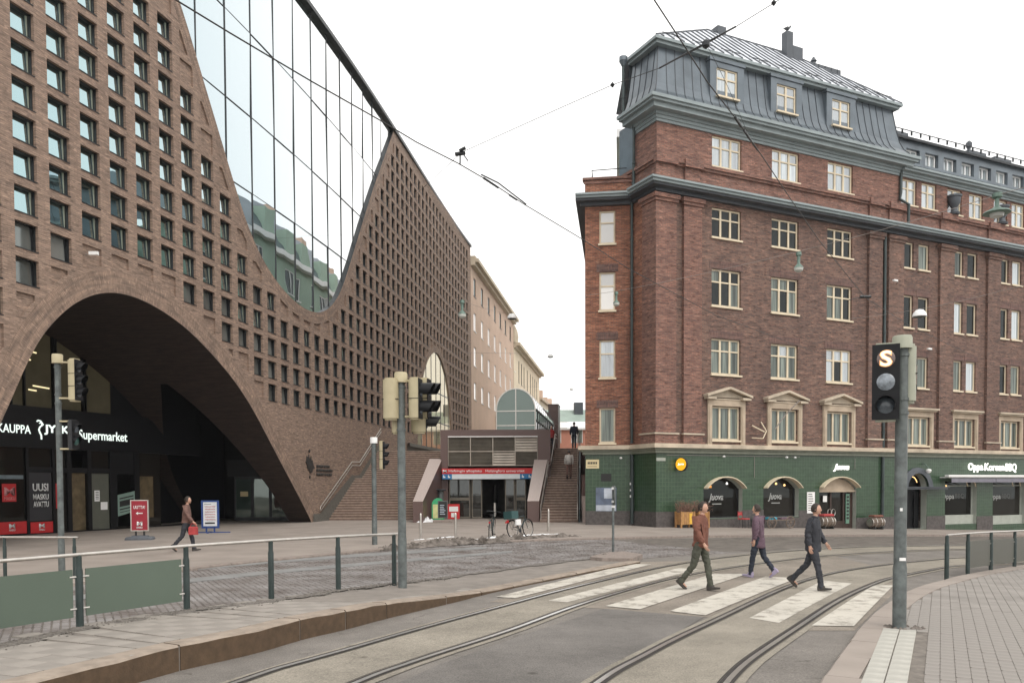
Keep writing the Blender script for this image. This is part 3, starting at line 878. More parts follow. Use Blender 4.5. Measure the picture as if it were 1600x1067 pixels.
heap('dirty_snow', [(930, 875), (950, 872), (968, 871), (985, 872)], .2, .16, M['dirt'], 'dirty snow on the small traffic island', 8, .0)
# ================================================================ THE BRICK LIBRARY (left)
LX, LY, TH0, LK1, LK2 = -16.215358, 27.524331, .2958446, -.00748964, 8.21892e-5
def heading(s): return TH0 + LK1 * s + LK2 * s * s
_tab = []
_x, _y = LX, LY
_ds = .05
_neg = []
x_, y_ = LX, LY
for i in range(int(14 / _ds)):
    h = heading(-(i + .5) * _ds); x_ -= sin(h) * _ds; y_ -= cos(h) * _ds; _neg.append((x_, y_))
_tab = _neg[::-1] + [(LX, LY)]
x_, y_ = LX, LY
for i in range(int(76 / _ds)):
    h = heading((i + .5) * _ds); x_ += sin(h) * _ds; y_ += cos(h) * _ds; _tab.append((x_, y_))
def fac(s):
    k = (s + 14) / _ds - (14 / _ds - len(_neg)); i = max(0, min(len(_tab) - 2, int(floor(k)))); f = k - i
    a, b = _tab[i], _tab[i + 1]
    return a[0] + (b[0] - a[0]) * f, a[1] + (b[1] - a[1]) * f
def LM(s, d, z):
    """library wall: s along it, d into the building, z up"""
    x, y = fac(s); h = heading(s)
    return (x - cos(h) * d, y + sin(h) * d, z)

lib = thing('library_building', 'long curved brown brick library with gridded windows, big arches and a swooping glass wall', 'building')
S0, S1, ZR = -9.0, 69.47, 29.3
PC, PRW, Z0W, WW, WH = 1.42891, 1.16916, 17.935, .92, .86
vl = [(3.72, 29.4), (5.2, 27.4), (8.65, 22.59), (9.25, 21.7), (10.05, 20.43), (11.04, 18.91), (12.15, 17.2), (12.9, 16.1), (13.85, 14.8), (15.24, 13.57), (16.95, 12.72), (18.75, 12.24), (20.3, 12.10), (21.74, 12.19), (23.2, 12.6), (24.86, 13.58), (26.35, 15.05), (28.22, 17.57), (30.45, 20.5), (32.2, 22.73), (33.8, 24.6), (37.46, 28.8), (37.95, 29.4)]
VG = [(p.x, p.y) for p in smooth_line(cr([(a, b) for a, b in vl], 5), 10)]
al = [(-2.75, -1.0), (-2.45, 0), (-1.7, 2.0), (-.75, 4.15), (-.28, 5.01), (.2, 6.0), (.72, 6.9), (1.2, 7.55), (2.05, 8.4), (2.95, 9.0), (3.97, 9.42), (5.21, 9.58), (6.5, 9.47), (7.81, 9.2), (9.03, 8.81), (10.2, 8.3), (12.09, 7.36), (14.01, 6.05), (16.21, 4.03), (18.35, 2.2), (20.5, .32), (20.75, 0), (21.6, -1.0)]
AG = [(p.x, p.y) for p in smooth_line(cr([(a, b) for a, b in al], 5), 10)]
a2 = [(44.6, 3.9), (45.1, 7.0), (45.6, 9.0), (46.25, 10.6), (47.75, 12.5), (49.8, 14.0), (52.3, 14.75), (54.4, 14.55), (56.9, 13.2), (58.5, 10.9), (59.25, 8.0), (59.6, 3.9)]
A2 = [(p.x, p.y) for p in smooth_line(cr([(a, b) for a, b in a2], 5), 8)]
def offset(L, w):
    out = []
    for i in range(len(L)):
        a = L[max(i - 1, 0)]; b = L[min(i + 1, len(L) - 1)]
        dx, dz = b[0] - a[0], b[1] - a[1]; l = hypot(dx, dz) or 1
        out.append((L[i][0] - dz / l * w, L[i][1] + dx / l * w))
    return out
VO = offset(VG, -.50)      # below the glass
AO = offset(AG, .80)       # above the arch
A2O = offset(A2, .45)
VO[0] = (VO[0][0], 29.4); VO[-1] = (VO[-1][0], 29.4)
AO = [p for p in AO if p[1] > -1.0]; AO = [(AO[0][0] - .3, -1.0)] + AO + [(AO[-1][0] + .45, -1.0)]
A2O = [p for p in A2O if p[1] > 3.9]; A2O = [(A2O[0][0], 3.9)] + A2O + [(A2O[-1][0], 3.9)]
VX = VO + [(40, 40), (0, 40)]     # closed regions used as exclusion tests
AX = AO; AX2 = A2O
def dist_poly(p, L):
    m = 1e9
    for i in range(len(L) - 1):
        a, b = L[i], L[i + 1]; dx, dz = b[0] - a[0], b[1] - a[1]
        t = max(0, min(1, ((p[0] - a[0]) * dx + (p[1] - a[1]) * dz) / (dx * dx + dz * dz + 1e-12)))
        m = min(m, hypot(p[0] - a[0] - t * dx, p[1] - a[1] - t * dz))
    return m
def free(s, z, mg):
    if pip(s, z, VX) or pip(s, z, AX) or pip(s, z, AX2): return False
    return min(dist_poly((s, z), VO) if z > 10 else 9, dist_poly((s, z), AO) if z < 12 and s < 24 else 9, dist_poly((s, z), A2O) if s > 42 and z < 17 else 9) > mg
wins = []; niches = []
for i in range(-6, 49):
    for j in range(-10, 11):
        s0 = i * PC; zt = Z0W - j * PRW; z0 = zt - WH
        if s0 < S0 + .3 or s0 + WW > S1 - .1 or zt > ZR - .6: continue
        if j == 10 and i < 42: continue
        if j > 7 and i <= 10 and s0 < 9 : pass
        cs = [(s0 + WW * a, z0 + WH * b) for a in (0, .5, 1) for b in (0, .5, 1)]
        ok = [free(a, b, .14) for a, b in cs]
        if all(ok): wins.append((i, j, s0, z0))
        elif sum(ok) >= 2:
            # blind recess, cut off along the arch or the glass
            n = 10; lo = []; hi_ = []
            for k in range(n + 1):
                a = s0 + WW * k / n
                zz = [z0 + WH * q / 24 for q in range(25)]
                fr_ = [b for b in zz if free(a, b, .13)]
                if len(fr_) >= 4: lo.append((a, min(fr_))); hi_.append((a, max(fr_)))
            if len(lo) >= 3: niches.append(lo + hi_[::-1])
# main wall: outline with the two notches, windows and blind recesses cut in
outer = [(S0, -1.0)] + AO + [(A2O[0][0] - 5, -1.0), (S1, -1.0), (S1, ZR + .1)] + VO[::-1] + [(S0, ZR + .1)]
holes = [rect(s, z, s + WW, z + WH) for _, _, s, z in wins] + niches + [A2O]
depths = [.12] * len(wins) + [.09] * len(niches) + [0]
mb = MB()
holed(mb, outer, holes, depths, LM, 0, None, 0, 1.3, {len(wins) + k: 0 for k in range(len(niches))})
mb.build('wall', [M['lib_brick']], lib)
# header courses round the openings
def band(inner, outer_, name, dpt, mats):
    mb = MB(); d = 0; n = len(inner)
    for i in range(n - 1):
        a, b, c, e = inner[i], inner[i + 1], outer_[i + 1], outer_[i]
        l = hypot(b[0] - a[0], b[1] - a[1]); w = hypot(e[0] - a[0], e[1] - a[1])
        pts = [LM(a[0], -.006, a[1]), LM(b[0], -.006, b[1]), LM(c[0], -.006, c[1]), LM(e[0], -.006, e[1])]
        uv = [(d, 0), (d + l, 0), (d + l, w), (d, w)]
        mb.face(pts, 0, uv)
        if dpt:
            mb.face([LM(a[0], dpt, a[1]), LM(b[0], dpt, b[1]), LM(b[0], -.006, b[1]), LM(a[0], -.006, a[1])], 1, [(0, d), (0, d + l), (dpt, d + l), (dpt, d)])
        d += l
    return mb.build(name, mats, lib)
def rb(L): return offset(L, .0)
band(VG, offset(VG, -.50), 'header_course', .22, [M['lib_header'], M['dark_metal']])
band(AG, offset(AG, .80), 'header_course', .0, [M['lib_header'], M['lib_header']])
band(A2, offset(A2, .45), 'header_course', .11, [M['lib_header'], M['lib_header']])
# windows: a dark metal box frame with a glass pane
def lib_window_mesh():
    mb = MB()
    w, h, t = WW - .006, WH - .006, .035
    d0, d1 = .115, .27
    mb.box(.003, d0, 0, w, d1, t); mb.box(.003, d0, h - t * .6, w, d1, h)
    mb.box(.003, d0, t, .003 + t * .6, d1, h - t * .6); mb.box(w - t, d0, t, w, d1, h - t * .6)
    mb.box(-.0, -.025, -.035, w, .13, -.004, 0)
    return mb.mesh('window', M['dark_metal'])
def lib_pane_mesh(mat, light):
    mb = MB()
    mb.face([(.02, .215, .03), (WW - .10, .215, .03), (WW - .10, .267, WH - .02), (.02, .267, WH - .02)], 0)
    mb.box(WW - .10, .235, .03, WW - .035, .27, WH - .03, 1)
    return mb.mesh('pane', [mat, light])
M['lib_strip'] = plain('pale_frame_strip', (.30, .33, .27), .5, var=.1)
wme = lib_window_mesh(); pme = lib_pane_mesh(M['glass_lib'], M['lib_strip']); pme2 = lib_pane_mesh(M['glass_lib_dark'], M['dark_metal'])
vis = []
for i, j, s, z in wins:
    x, y = fac(s + WW / 2)
    vis.append((hypot(x, y) + (0 if abs(x / y) < .66 else 200), i, j, s, z))
vis.sort(key=lambda a: a[0])
far = MB()
for n_, (dd, i, j, s, z) in enumerate(vis):
    x, y, _ = LM(s, 0, z); h = heading(s + WW / 2)
    rot = pi / 2 - h
    blind = (j >= 6 and i < 9) or (j >= 7) or (i >= 10 and (i * 7 + j * 3) % 4 != 0)
    pm = pme2 if blind else pme
    if n_ < 298:
        o = link_obj('window', wme, lib, (x, y, z), (0, 0, rot))
        link_obj('pane', pm, o)
    else:
        Mx = Matrix.Translation((x, y, z)) @ Matrix.Rotation(rot, 4, 'Z')
        for me, off in ((wme, 0), (pm, 1 if pm is pme2 else 3)):
            for p in me.polygons:
                far.face([Mx @ me.vertices[v].co for v in p.vertices], off + p.material_index)
o = far.build('windows', [M['dark_metal'], M['glass_lib_dark'], M['dark_metal'], M['glass_lib'], M['lib_strip']], lib); o['kind'] = 'stuff'

# ---- the big glass wall
cw = thing('curtain_wall', '', '')            # replaced by parts below
bpy.data.objects.remove(cw)
mull = [6.0, 8.0, 9.94, 12.29, 14.62, 16.99, 19.33, 21.72, 24.04, 26.3, 28.5, 30.7, 32.9, 34.95, 36.9]
trans = [13.9, 16.55, 19.6, 21.2, 24.9, 27.4]
trans = [16.6, 20.33, 24.4]
def clip_poly(poly, f):
    out = []; n = len(poly)
    for i in range(n):
        a, b = poly[i], poly[(i + 1) % n]; fa, fb = f(a), f(b)
        if fa >= 0: out.append(a)
        if (fa >= 0) != (fb >= 0):
            t = fa / (fa - fb); out.append((a[0] + (b[0] - a[0]) * t, a[1] + (b[1] - a[1]) * t))
    return out
GD = .16
vpoly = VG
xs_ = [3.5] + mull + [38.2]; zs_ = [12.0] + trans + [29.25]
r_ = random.Random(3)
for a in range(len(xs_) - 1):
    for b in range(len(zs_) - 1):
        p = clip_poly(vpoly, lambda q: q[0] - xs_[a]); p = clip_poly(p, lambda q: xs_[a + 1] - q[0]) if len(p) > 2 else p
        p = clip_poly(p, lambda q: q[1] - zs_[b]) if len(p) > 2 else p; p = clip_poly(p, lambda q: zs_[b + 1] - q[1]) if len(p) > 2 else p
        if len(p) < 3: continue
        cs_, cz_ = sum(q[0] for q in p) / len(p), sum(q[1] for q in p) / len(p)
        tx, tz = r_.uniform(-.006, .006), r_.uniform(-.008, .008)
        vv, tt = cdt(p, [])
        mb = MB()
        # flat pane: use the chord of the curved wall
        h = heading((xs_[a] + xs_[a + 1]) / 2); sm = (xs_[a] + xs_[a + 1]) / 2; bx, by, _ = LM(sm, GD, 0)
        for t in tt:
            mb.face([(bx + sin(h) * (vv[k].x - sm) - cos(h) * (tx * (vv[k].x - cs_) + tz * (vv[k].y - cz_)), by + cos(h) * (vv[k].x - sm) + sin(h) * (tx * (vv[k].x - cs_) + tz * (vv[k].y - cz_)), vv[k].y) for k in t])
        mb.build('glass_pane', M['glass_curtain'], lib)
def vz(s):  # lower edge of the glass at s
    best = 99
    for i in range(len(VG) - 1):
        a, b = VG[i], VG[i + 1]
        if min(a[0], b[0]) <= s <= max(a[0], b[0]) and abs(b[0] - a[0]) > 1e-9:
            best = min(best, a[1] + (b[1] - a[1]) * (s - a[0]) / (b[0] - a[0]))
    return best
for s in mull:
    z0 = vz(s)
    if z0 > 29: continue
    mb = MB()
    P = [LM(s - .026, GD + .05, z0), LM(s + .026, GD + .05, z0), LM(s + .026, GD - .035, z0), LM(s - .026, GD - .035, z0)]
    mb.faces(P + [(p[0], p[1], 29.25) for p in P], [(3, 2, 6, 7), (0, 3, 7, 4), (2, 1, 5, 6), (4, 7, 6, 5), (0, 1, 2, 3)])
    mb.build('mullion', M['dark_metal'], lib)
for z in trans:
    ss = [VG[i][0] + (VG[i + 1][0] - VG[i][0]) * (z - VG[i][1]) / (VG[i + 1][1] - VG[i][1]) for i in range(len(VG) - 1) if (VG[i][1] - z) * (VG[i + 1][1] - z) < 0]
    s0, s1 = min(ss), max(ss); n = 24; mb = MB()
    for k in range(n):
        a, b = s0 + (s1 - s0) * k / n, s0 + (s1 - s0) * (k + 1) / n
        mb.faces([LM(a, .135, z - .02), LM(b, .135, z - .02), LM(b, .135, z + .02), LM(a, .135, z + .02), LM(a, GD + .03, z - .02), LM(b, GD + .03, z - .02), LM(b, GD + .03, z + .02), LM(a, GD + .03, z + .02)], [(0, 1, 2, 3), (0, 4, 5, 1), (3, 2, 6, 7)])
    mb.build('transom', M['dark_metal'], lib)
# roof edge and the building's bulk behind the wall
mb = MB(); n = 60
for k in range(n):
    a, b = S0 + (S1 - S0) * k / n, S0 + (S1 - S0) * (k + 1) / n
    mb.faces([LM(a, -.16, ZR - .02), LM(b, -.16, ZR - .02), LM(b, -.16, ZR + .22), LM(a, -.16, ZR + .22), LM(a, .8, ZR - .02), LM(b, .8, ZR - .02), LM(b, .8, ZR + .22), LM(a, .8, ZR + .22)], [(0, 1, 2, 3), (0, 4, 5, 1), (3, 2, 6, 7)])
mb.build('coping', M['dark_metal'], lib)
mb = MB()
for k in range(20):
    a, b = S0 + (S1 - S0) * k / 20, S0 + (S1 - S0) * (k + 1) / 20
    mb.face([LM(a, .5, ZR), LM(b, .5, ZR), LM(b, 20, ZR), LM(a, 20, ZR)])
    mb.face([LM(a, 20, -.5), LM(a, 20, ZR), LM(b, 20, ZR), LM(b, 20, -.5)])
for s in (S0, S1): mb.face([LM(s, 0, -.5), LM(s, 20, -.5), LM(s, 20, ZR + .1), LM(s, 0, ZR + .1)])
mb.build('roof', M['dark_metal'], lib)
# tall arched window further along
mb = MB(); vv, tt = cdt(A2, [])
xs2 = [44.0, 46.6, 48.6, 50.7, 52.7, 54.7, 56.6, 58.2, 60]
for a in range(len(xs2) - 1):
    p = clip_poly(A2, lambda q: q[0] - xs2[a]); p = clip_poly(p, lambda q: xs2[a + 1] - q[0])
    if len(p) < 3: continue
    vv, tt = cdt(p, []); mb = MB()
    for t in tt: mb.face([LM(vv[k].x, .10, vv[k].y) for k in t])
    mb.build('glass_pane', M['glass_warm'], lib)
for s in xs2[1:-1]:
    top = max(clip_poly(clip_poly(A2, lambda q: q[0] - s + .03), lambda q: s + .03 - q[0]), key=lambda q: q[1])[1]
    mb = MB(); P = [LM(s - .05, .12, 4), LM(s + .05, .12, 4), LM(s + .05, .07, 4), LM(s - .05, .07, 4)]
    mb.faces(P + [(q[0], q[1], top) for q in P], [(3, 2, 6, 7), (0, 3, 7, 4), (2, 1, 5, 6)])
    mb.build('mullion', M['dark_metal'], lib)
mb = MB()
for z in (7.6, 8.2, 11.0):
    for k in range(12):
        a, b = 45.3 + 13.6 * k / 12, 45.3 + 13.6 * (k + 1) / 12
        if z > 10: a, b = 46.8 + 11.6 * k / 12, 46.8 + 11.6 * (k + 1) / 12
        if z < 8.1 and not 55.5 < a < 58.3: continue
        mb.face([LM(a, .08, z - .05), LM(b, .08, z - .05), LM(b, .08, z + .05), LM(a, .08, z + .05)])
mb.build('transom', M['dark_metal'], lib)
mb = MB()
for a, b in ((41.2, 44.5), (44.5, 48), (48, 51), (51, 54), (54, 60)):
    P = [LM(a, -.25, 5.38), LM(b, -.25, 5.38), LM(b, -.25, 5.64), LM(a, -.25, 5.64), LM(a, -.01, 5.38), LM(b, -.01, 5.38), LM(b, -.01, 5.64), LM(a, -.01, 5.64)]
    mb.faces(P, [(0, 1, 2, 3), (0, 4, 5, 1), (3, 2, 6, 7)])
    mb.face([LM(a, -.06, 4.3), LM(b, -.06, 4.3), LM(b, -.06, 5.38), LM(a, -.06, 5.38)])
mb.build('window_ledge', M['granite_grey'], lib)
# ---- arch: deep brick vault, shop front at its back, entrance chamber beside it
SHD = 7.4                                   # depth of the shop front
ar = [p for p in AG if p[1] >= -.6]
crest = max(range(len(ar)), key=lambda i: ar[i][1])
mb = MB(); L = 0
def vquad(a, b, d0, d1, la, lb):
    mb.face([LM(a[0], d0[0], a[1]), LM(b[0], d0[1], b[1]), LM(b[0], d1[1], b[1]), LM(a[0], d1[0], a[1])], 0, [(d0[0], la), (d0[1], lb), (d1[1], lb), (d1[0], la)])
acc = [0]
for i in range(1, len(ar)): acc.append(acc[-1] + hypot(ar[i][0] - ar[i - 1][0], ar[i][1] - ar[i - 1][1]))
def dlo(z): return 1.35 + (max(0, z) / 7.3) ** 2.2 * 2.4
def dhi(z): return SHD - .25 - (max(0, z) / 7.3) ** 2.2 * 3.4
for i in range(len(ar) - 1):
    a, b = ar[i], ar[i + 1]
    if i >= crest and a[1] < 7.3 and b[1] < 7.3:
        for k in range(3):
            vquad(a, b, (dlo(a[1]) * k / 3, dlo(b[1]) * k / 3), (dlo(a[1]) * (k + 1) / 3, dlo(b[1]) * (k + 1) / 3), acc[i], acc[i + 1])
        vquad(a, b, (dhi(a[1]), dhi(b[1])), (SHD + .3, SHD + .3), acc[i], acc[i + 1])
    else:
        for k in range(4): vquad(a, b, ((SHD + .3) * k / 4,) * 2, ((SHD + .3) * (k + 1) / 4,) * 2, acc[i], acc[i + 1])
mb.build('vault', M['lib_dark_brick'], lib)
# entrance chamber
E = M['lib_dark_brick']
mb = MB()
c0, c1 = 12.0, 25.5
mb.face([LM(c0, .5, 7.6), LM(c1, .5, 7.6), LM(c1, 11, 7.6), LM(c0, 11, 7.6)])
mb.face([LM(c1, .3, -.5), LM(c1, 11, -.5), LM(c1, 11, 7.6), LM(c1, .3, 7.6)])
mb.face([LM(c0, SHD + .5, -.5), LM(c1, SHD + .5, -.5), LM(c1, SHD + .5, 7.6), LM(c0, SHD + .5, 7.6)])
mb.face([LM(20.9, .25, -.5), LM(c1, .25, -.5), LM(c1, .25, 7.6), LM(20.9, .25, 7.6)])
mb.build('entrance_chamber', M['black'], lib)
# glass entrance doors at the far end of the chamber
ed = thing('glass_door', '', ''); bpy.data.objects.remove(ed)
pA = yp(366, 742, 50.2); pB = yp(450, 742, 50.6)
dx = (Vector((pB.x, pB.y, 0)) - Vector((pA.x, pA.y, 0))); wd = dx.length; dx.normalize()
dm = plane_m((pA.x, pA.y, .05), dx)
for k in range(3):
    mb = MB(dm @ Matrix.Rotation(0, 4, 'X'))
    a, b = wd * k / 3, wd * (k + 1) / 3
    mb.box(a, 0, -.02, a + .09, 2.7, .05); mb.box(b - .09, 0, -.02, b, 2.7, .05); mb.box(a + .09, 2.55, -.02, b - .09, 2.7, .05); mb.box(a + .09, .0, -.02, b - .09, .25, .05)
    d = mb.build('door', M['dark_metal'], lib)
    mb = MB(dm); mb.face([(a + .09, .25, .01), (b - .09, .25, .01), (b - .09, 2.55, .01), (a + .09, 2.55, .01)]); mb.build('pane', M['green_glass'], d)
mb = MB(dm)
mb.face([(-.4, 2.7, .0), (wd + .5, 2.7, .0), (wd + .5, 3.7, .0), (-.4, 3.7, .0)])
mb.face([(.35, 1.5, .06), (.8, 1.5, .06), (.8, 1.8, .06), (.35, 1.8, .06)], 1)
mb.build('notice', [M['black'], M['dim_room']], lib)

# ---- shop front
shA = gp(-12, 839, .09); shB = gp(252, 822, .09)
sd_ = Vector((shB.x - shA.x, shB.y - shA.y, 0)); SHL = sd_.length; sd_.normalize()
shm = plane_m((shA.x, shA.y, .09), sd_)           # x along, y up, z towards the street
shn = Vector((sd_.y, -sd_.x, 0))
def sx(u, v=760):                                  # position along the shop front seen at photo column u
    r = ray(u, v); den = r.x * shn.x + r.y * shn.y
    t = (shA.x * shn.x + shA.y * shn.y) / den
    return (Vector((r.x * t, r.y * t, 0)) - Vector((shA.x, shA.y, 0))).dot(sd_)
def sz(u, v):
    r = ray(u, v); t = (shA.x * shn.x + shA.y * shn.y) / (r.x * shn.x + r.y * shn.y)
    return EYE + r.z * t - .09
shop = thing('shop_front', 'dark recessed shop front with white lit lettering under the big brick arch', 'shop front')
mb = MB(shm)
# frame: fascia, posts, sill
z_f0, z_f1 = sz(60, 700), sz(60, 640)
mb.box(-9, z_f0, -.3, SHL + 3, z_f1, .12)
mb.box(-9, z_f1, -.3, SHL + 3, z_f1 + .12, .02)
mb.box(-9, 0, -.3, SHL + 3, .06, .02)
posts_u = [40, 44, 84, 101, 136, 141, 171, 182, 200]
zt = z_f0
for a, b in ((40, 44), (81, 85), (104, 111), (136, 142), (171, 182), (209, 217)):
    mb.box(sx(a), .06, -.25, sx(b), zt, .06)
ztr0, ztr1 = sz(130, 739), sz(130, 731)
mb.box(sx(44), ztr0, -.2, sx(171), ztr1, .04)
mb.box(sx(182), sz(195, 741), -.2, sx(209), zt, .02)
mb.build('frame', M['black'], shop)
def shop_rect(name, u0, u1, za, zb, mat, off, parent=shop, thick=.01):
    mb = MB(shm); mb.box(sx(u0), za, off - thick, sx(u1), zb, off); return mb.build(name, mat, parent)
for a, b in ((-8, 40), (44, 81), (85, 104)): shop_rect('window', a, b, .06, zt, M['shop_glass'], -.06)
shop_rect('window', 44, 81, ztr1, zt, M['shop_glass'], -.05); shop_rect('window', 142, 171, ztr1, zt, M['shop_glass'], -.05)
shop_rect('window', 217, 252, .06, zt + .6, M['shop_glass'], -.06)
M['gold_room'] = plain('warm_shop_interior', (.075, .055, .03), .6, var=.6, scale=2.5, emit=(1, .7, .3), es=.012)
M['door_grey'] = plain('grey_door_film', (.10, .105, .085), .4, var=.08)
d = shop_rect('door', 111, 136, .06, ztr0, M['gold_room'], -.12)
d2 = shop_rect('door', 142, 171, .06, ztr0, M['door_grey'], -.04)
shop_rect('notice', 148, 156, sz(152, 783), sz(152, 766), M['white'], -.02); shop_rect('notice', 157.5, 168, sz(162, 796), sz(162, 784), M['white'], -.02)
mb = MB(shm)
for k in range(5): mb.box(sx(149.5), sz(152, 769 + k * 2.6), -.021, sx(154.5), sz(152, 768 + k * 2.6), -.015)
mb.build('notice_print', M['ink'], shop)
shop_rect('interior', 217, 240, .5, 2.6, M['gold_room'], -.03)
shop_rect('blue_reflection', -8, 38, sz(20, 748), sz(20, 742), plain('reflected_blue_band', (.16, .2, .22), .3, var=.2), -.045)  # reflection in the shop glass, painted as a blue-grey strip
# black poster UUSI MASKU AVATTU
po = shop_rect('poster', 45, 80, sz(62, 813), sz(62, 738), plain('black_poster', (.028, .028, .032), .5, var=.05), .015)
def shop_text(body, u0, u1, v0, v1, mat, off, name='lettering', par=shop, **k):
    a, b = sx(u0), sx(u1); c, d = sz((u0 + u1) / 2, v1), sz((u0 + u1) / 2, v0)
    m4 = shm @ Matrix.Translation(((a + b) / 2, (c + d) / 2, off))
    return text(name, body, mat, par, m4, width=b - a, height=d - c, align='CENTER', ext=.01, **k)
shop_text('UUSI', 50.5, 74.8, 755, 767, M['white'], .018, par=po, bold=.02); shop_text('MASKU', 50.8, 75, 771.5, 780.5, M['white'], .018, par=po, bold=.02); shop_text('AVATTU', 51, 75, 783, 792, M['white'], .018, par=po, bold=.02)
def masku(u0, u1, v0, v1, off=.02):
    r = shop_rect('red_panel', u0, u1, sz((u0 + u1) / 2, v1), sz((u0 + u1) / 2, v0), M['red'], off); return r
r1 = masku(-8, 42, 815, 834); r2 = masku(46, 81, 815, 833); r3 = masku(2.5, 24.5, 755.5, 783.5); r4 = masku(86.5, 95, 755, 794)
def em(par, u0, u1, v0, v1, word=True, mat=M['white'], off=.024):
    vm = v0 + (v1 - v0) * .66
    shop_text('M', u0, u1, v0, vm, mat, off, 'emblem', par, bold=.015)
    if word: shop_text('MASKU', u0, u1, vm + (v1 - v0) * .08, v1, mat, off, 'emblem_word', par, bold=.0)
em(r1, 12, 21.5, 818, 829.5); em(r2, 59, 68, 817.5, 828.5); em(r3, 5.5, 22.5, 761, 781, mat=plain('pale_red_print', (.62, .28, .28), .5)); em(r4, 89, 95, 763, 776); em(r4, 89, 95, 782, 793)
# fascia lettering
zc = M['lit_white']
shop_text('KAUPPA', -5.5, 46.5, 663, 676.5, zc, .13, 'sign_letters', shop, bold=.01)
shop_text('JYSK', 67.5, 107, 664.5, 680.5, zc, .13, 'sign_letters', shop, bold=.035)
shop_text('Supermarket', 121, 197, 673.5, 692.5, zc, .13, 'sign_letters', shop, bold=.012)
# goose emblem: a bent neck line with a beak
mb = MB(shm)
gl_ = [(62.8, 686.5), (62.5, 680), (60.5, 676), (59, 671.5), (60.5, 667.5), (63.5, 665), (64.5, 661.5), (62, 658), (58, 657), (56.2, 658.6)]
mb.path([(sx(u), sz(u, v), .14) for u, v in gl_], .035, 6)
mb.path([(sx(60), sz(60, 661.5), .14), (sx(63), sz(63, 660.5), .14), (sx(66.5), sz(66.5, 663.5), .14), (sx(63), sz(63, 666), .14)], .025, 5)
mb.build('goose_emblem', zc, shop)
# upper glazing above the fascia, with lit rooms behind
zu = z_f1 + .12
M['upper_room'] = plain('upper_room', (.05, .045, .03), .9, var=.4, scale=.8, emit=(1, .8, .4), es=.012)
mb = MB(shm); xg = sx(178, 600); mb.face([(-8, zu, -.25), (xg, zu, -.25), (xg, 9.6, -.25), (-8, 9.6, -.25)]); mb.build('upper_glazing', M['upper_room'], shop)
mb = MB(shm); mb.face([(xg, zu, -.26), (SHL + 3, zu, -.26), (SHL + 3, 9.6, -.26), (xg, 9.6, -.26)]); mb.build('shade_panel', M['black'], shop)  # black sheet added where the recess lies in deep shade
mb = MB(shm)
for u in (20, 41, 86, 91, 132, 136): mb.box(sx(u, 600), zu, -.24, sx(u + 2, 600), 9.4, -.1)
mb.build('upper_frame', M['black'], shop)
mb = MB(shm)
for u0, v0, u1, v1 in ((57, 602, 82, 606.5), (50, 608, 62, 610), (50, 547.5, 62, 551), (47, 560, 53, 562)):
    mb.path([(sx(u0, v0), sz(u0, v0), -.2), (sx(u1, v1), sz(u1, v1), -.2)], .035, 5)
mb.build('ceiling_light', glow('ceiling_tube', (1, .85, .5), .8), shop)
# the pale green Supermarket board seen in the shop window
mb = MB(shm)
q = [(181, 773.5), (209.5, 766.5), (210.5, 798), (182.5, 806.5)]
mb.face([(sx(u), sz(u, v), .05) for u, v in q[::-1]])
gb = mb.build('green_board', plain('pale_green_board', (.20, .29, .25), .5, var=.06), shop)
mb = MB(shm)
for a, b in ((776, 778), (781, 790), (793, 795), (798, 799)):
    q = [(185, a + 2), (207, a - 3), (207, b - 3), (185, b + 2)]
    mb.face([(sx(u), sz(u, v), .056) for u, v in q[::-1]])
mb.build('board_print', M['ink'], gb)

# ---- emblem and three lines of lettering on the plain brick
def lib_plane(s, z, off=-.02):
    x, y, _ = LM(s, off, 0); h = heading(s)
    return plane_m((x, y, z), (sin(h), cos(h), 0))
uem = thing('university_emblem', 'dark flame emblem and three lines of lettering on the plain brick wall', 'sign', LM(20.6, 0, 3.4))
Mi = Matrix.Translation(Vector(LM(20.6, 0, 3.4))).inverted()
m4 = Mi @ lib_plane(20.55, 3.45)
fl = [(-.05, -.55), (.25, -.5), (.42, -.28), (.62, -.3), (.40, -.05), (.30, .2), (.22, .05), (.12, .42), (.02, .15), (-.1, .3), (-.18, .52), (-.28, .28), (-.45, .42), (-.5, .12), (-.62, .1), (-.42, -.1), (-.38, -.3), (-.2, -.32)]
mb = MB(m4); n = len(fl)
v, tris = cdt(fl, [])
for t in tris: mb.face([(v[k].x, v[k].y, .04) for k in t])
for i in range(n): a, b = fl[i], fl[(i + 1) % n]; mb.face([(a[0], a[1], 0), (b[0], b[1], 0), (b[0], b[1], .04), (a[0], a[1], .04)])
mb.lathe([(.1, 0), (.1, .04), (.0, .05)], 4, (-.08, .70, 0)); mb.lathe([(.1, 0), (.1, .04), (.0, .05)], 4, (-.05, -.78, 0))
M['emblem'] = plain('dark_bronze_letters', (.05, .046, .044), .5, .3, var=.3, scale=4)
mb.build('flame', M['emblem'], uem)
for k, (w, tx) in enumerate(((2.0, 'HELSINGIN YLIOPISTO'), (2.45, 'HELSINGFORS UNIVERSITET'), (2.3, 'UNIVERSITY OF HELSINKI'))):
    text('lettering', tx, M['emblem'], uem, Mi @ lib_plane(21.45, 3.32 - k * .24) @ Matrix.Translation((0, 0, 0)), width=w, height=.17, ext=.02, bold=.03)
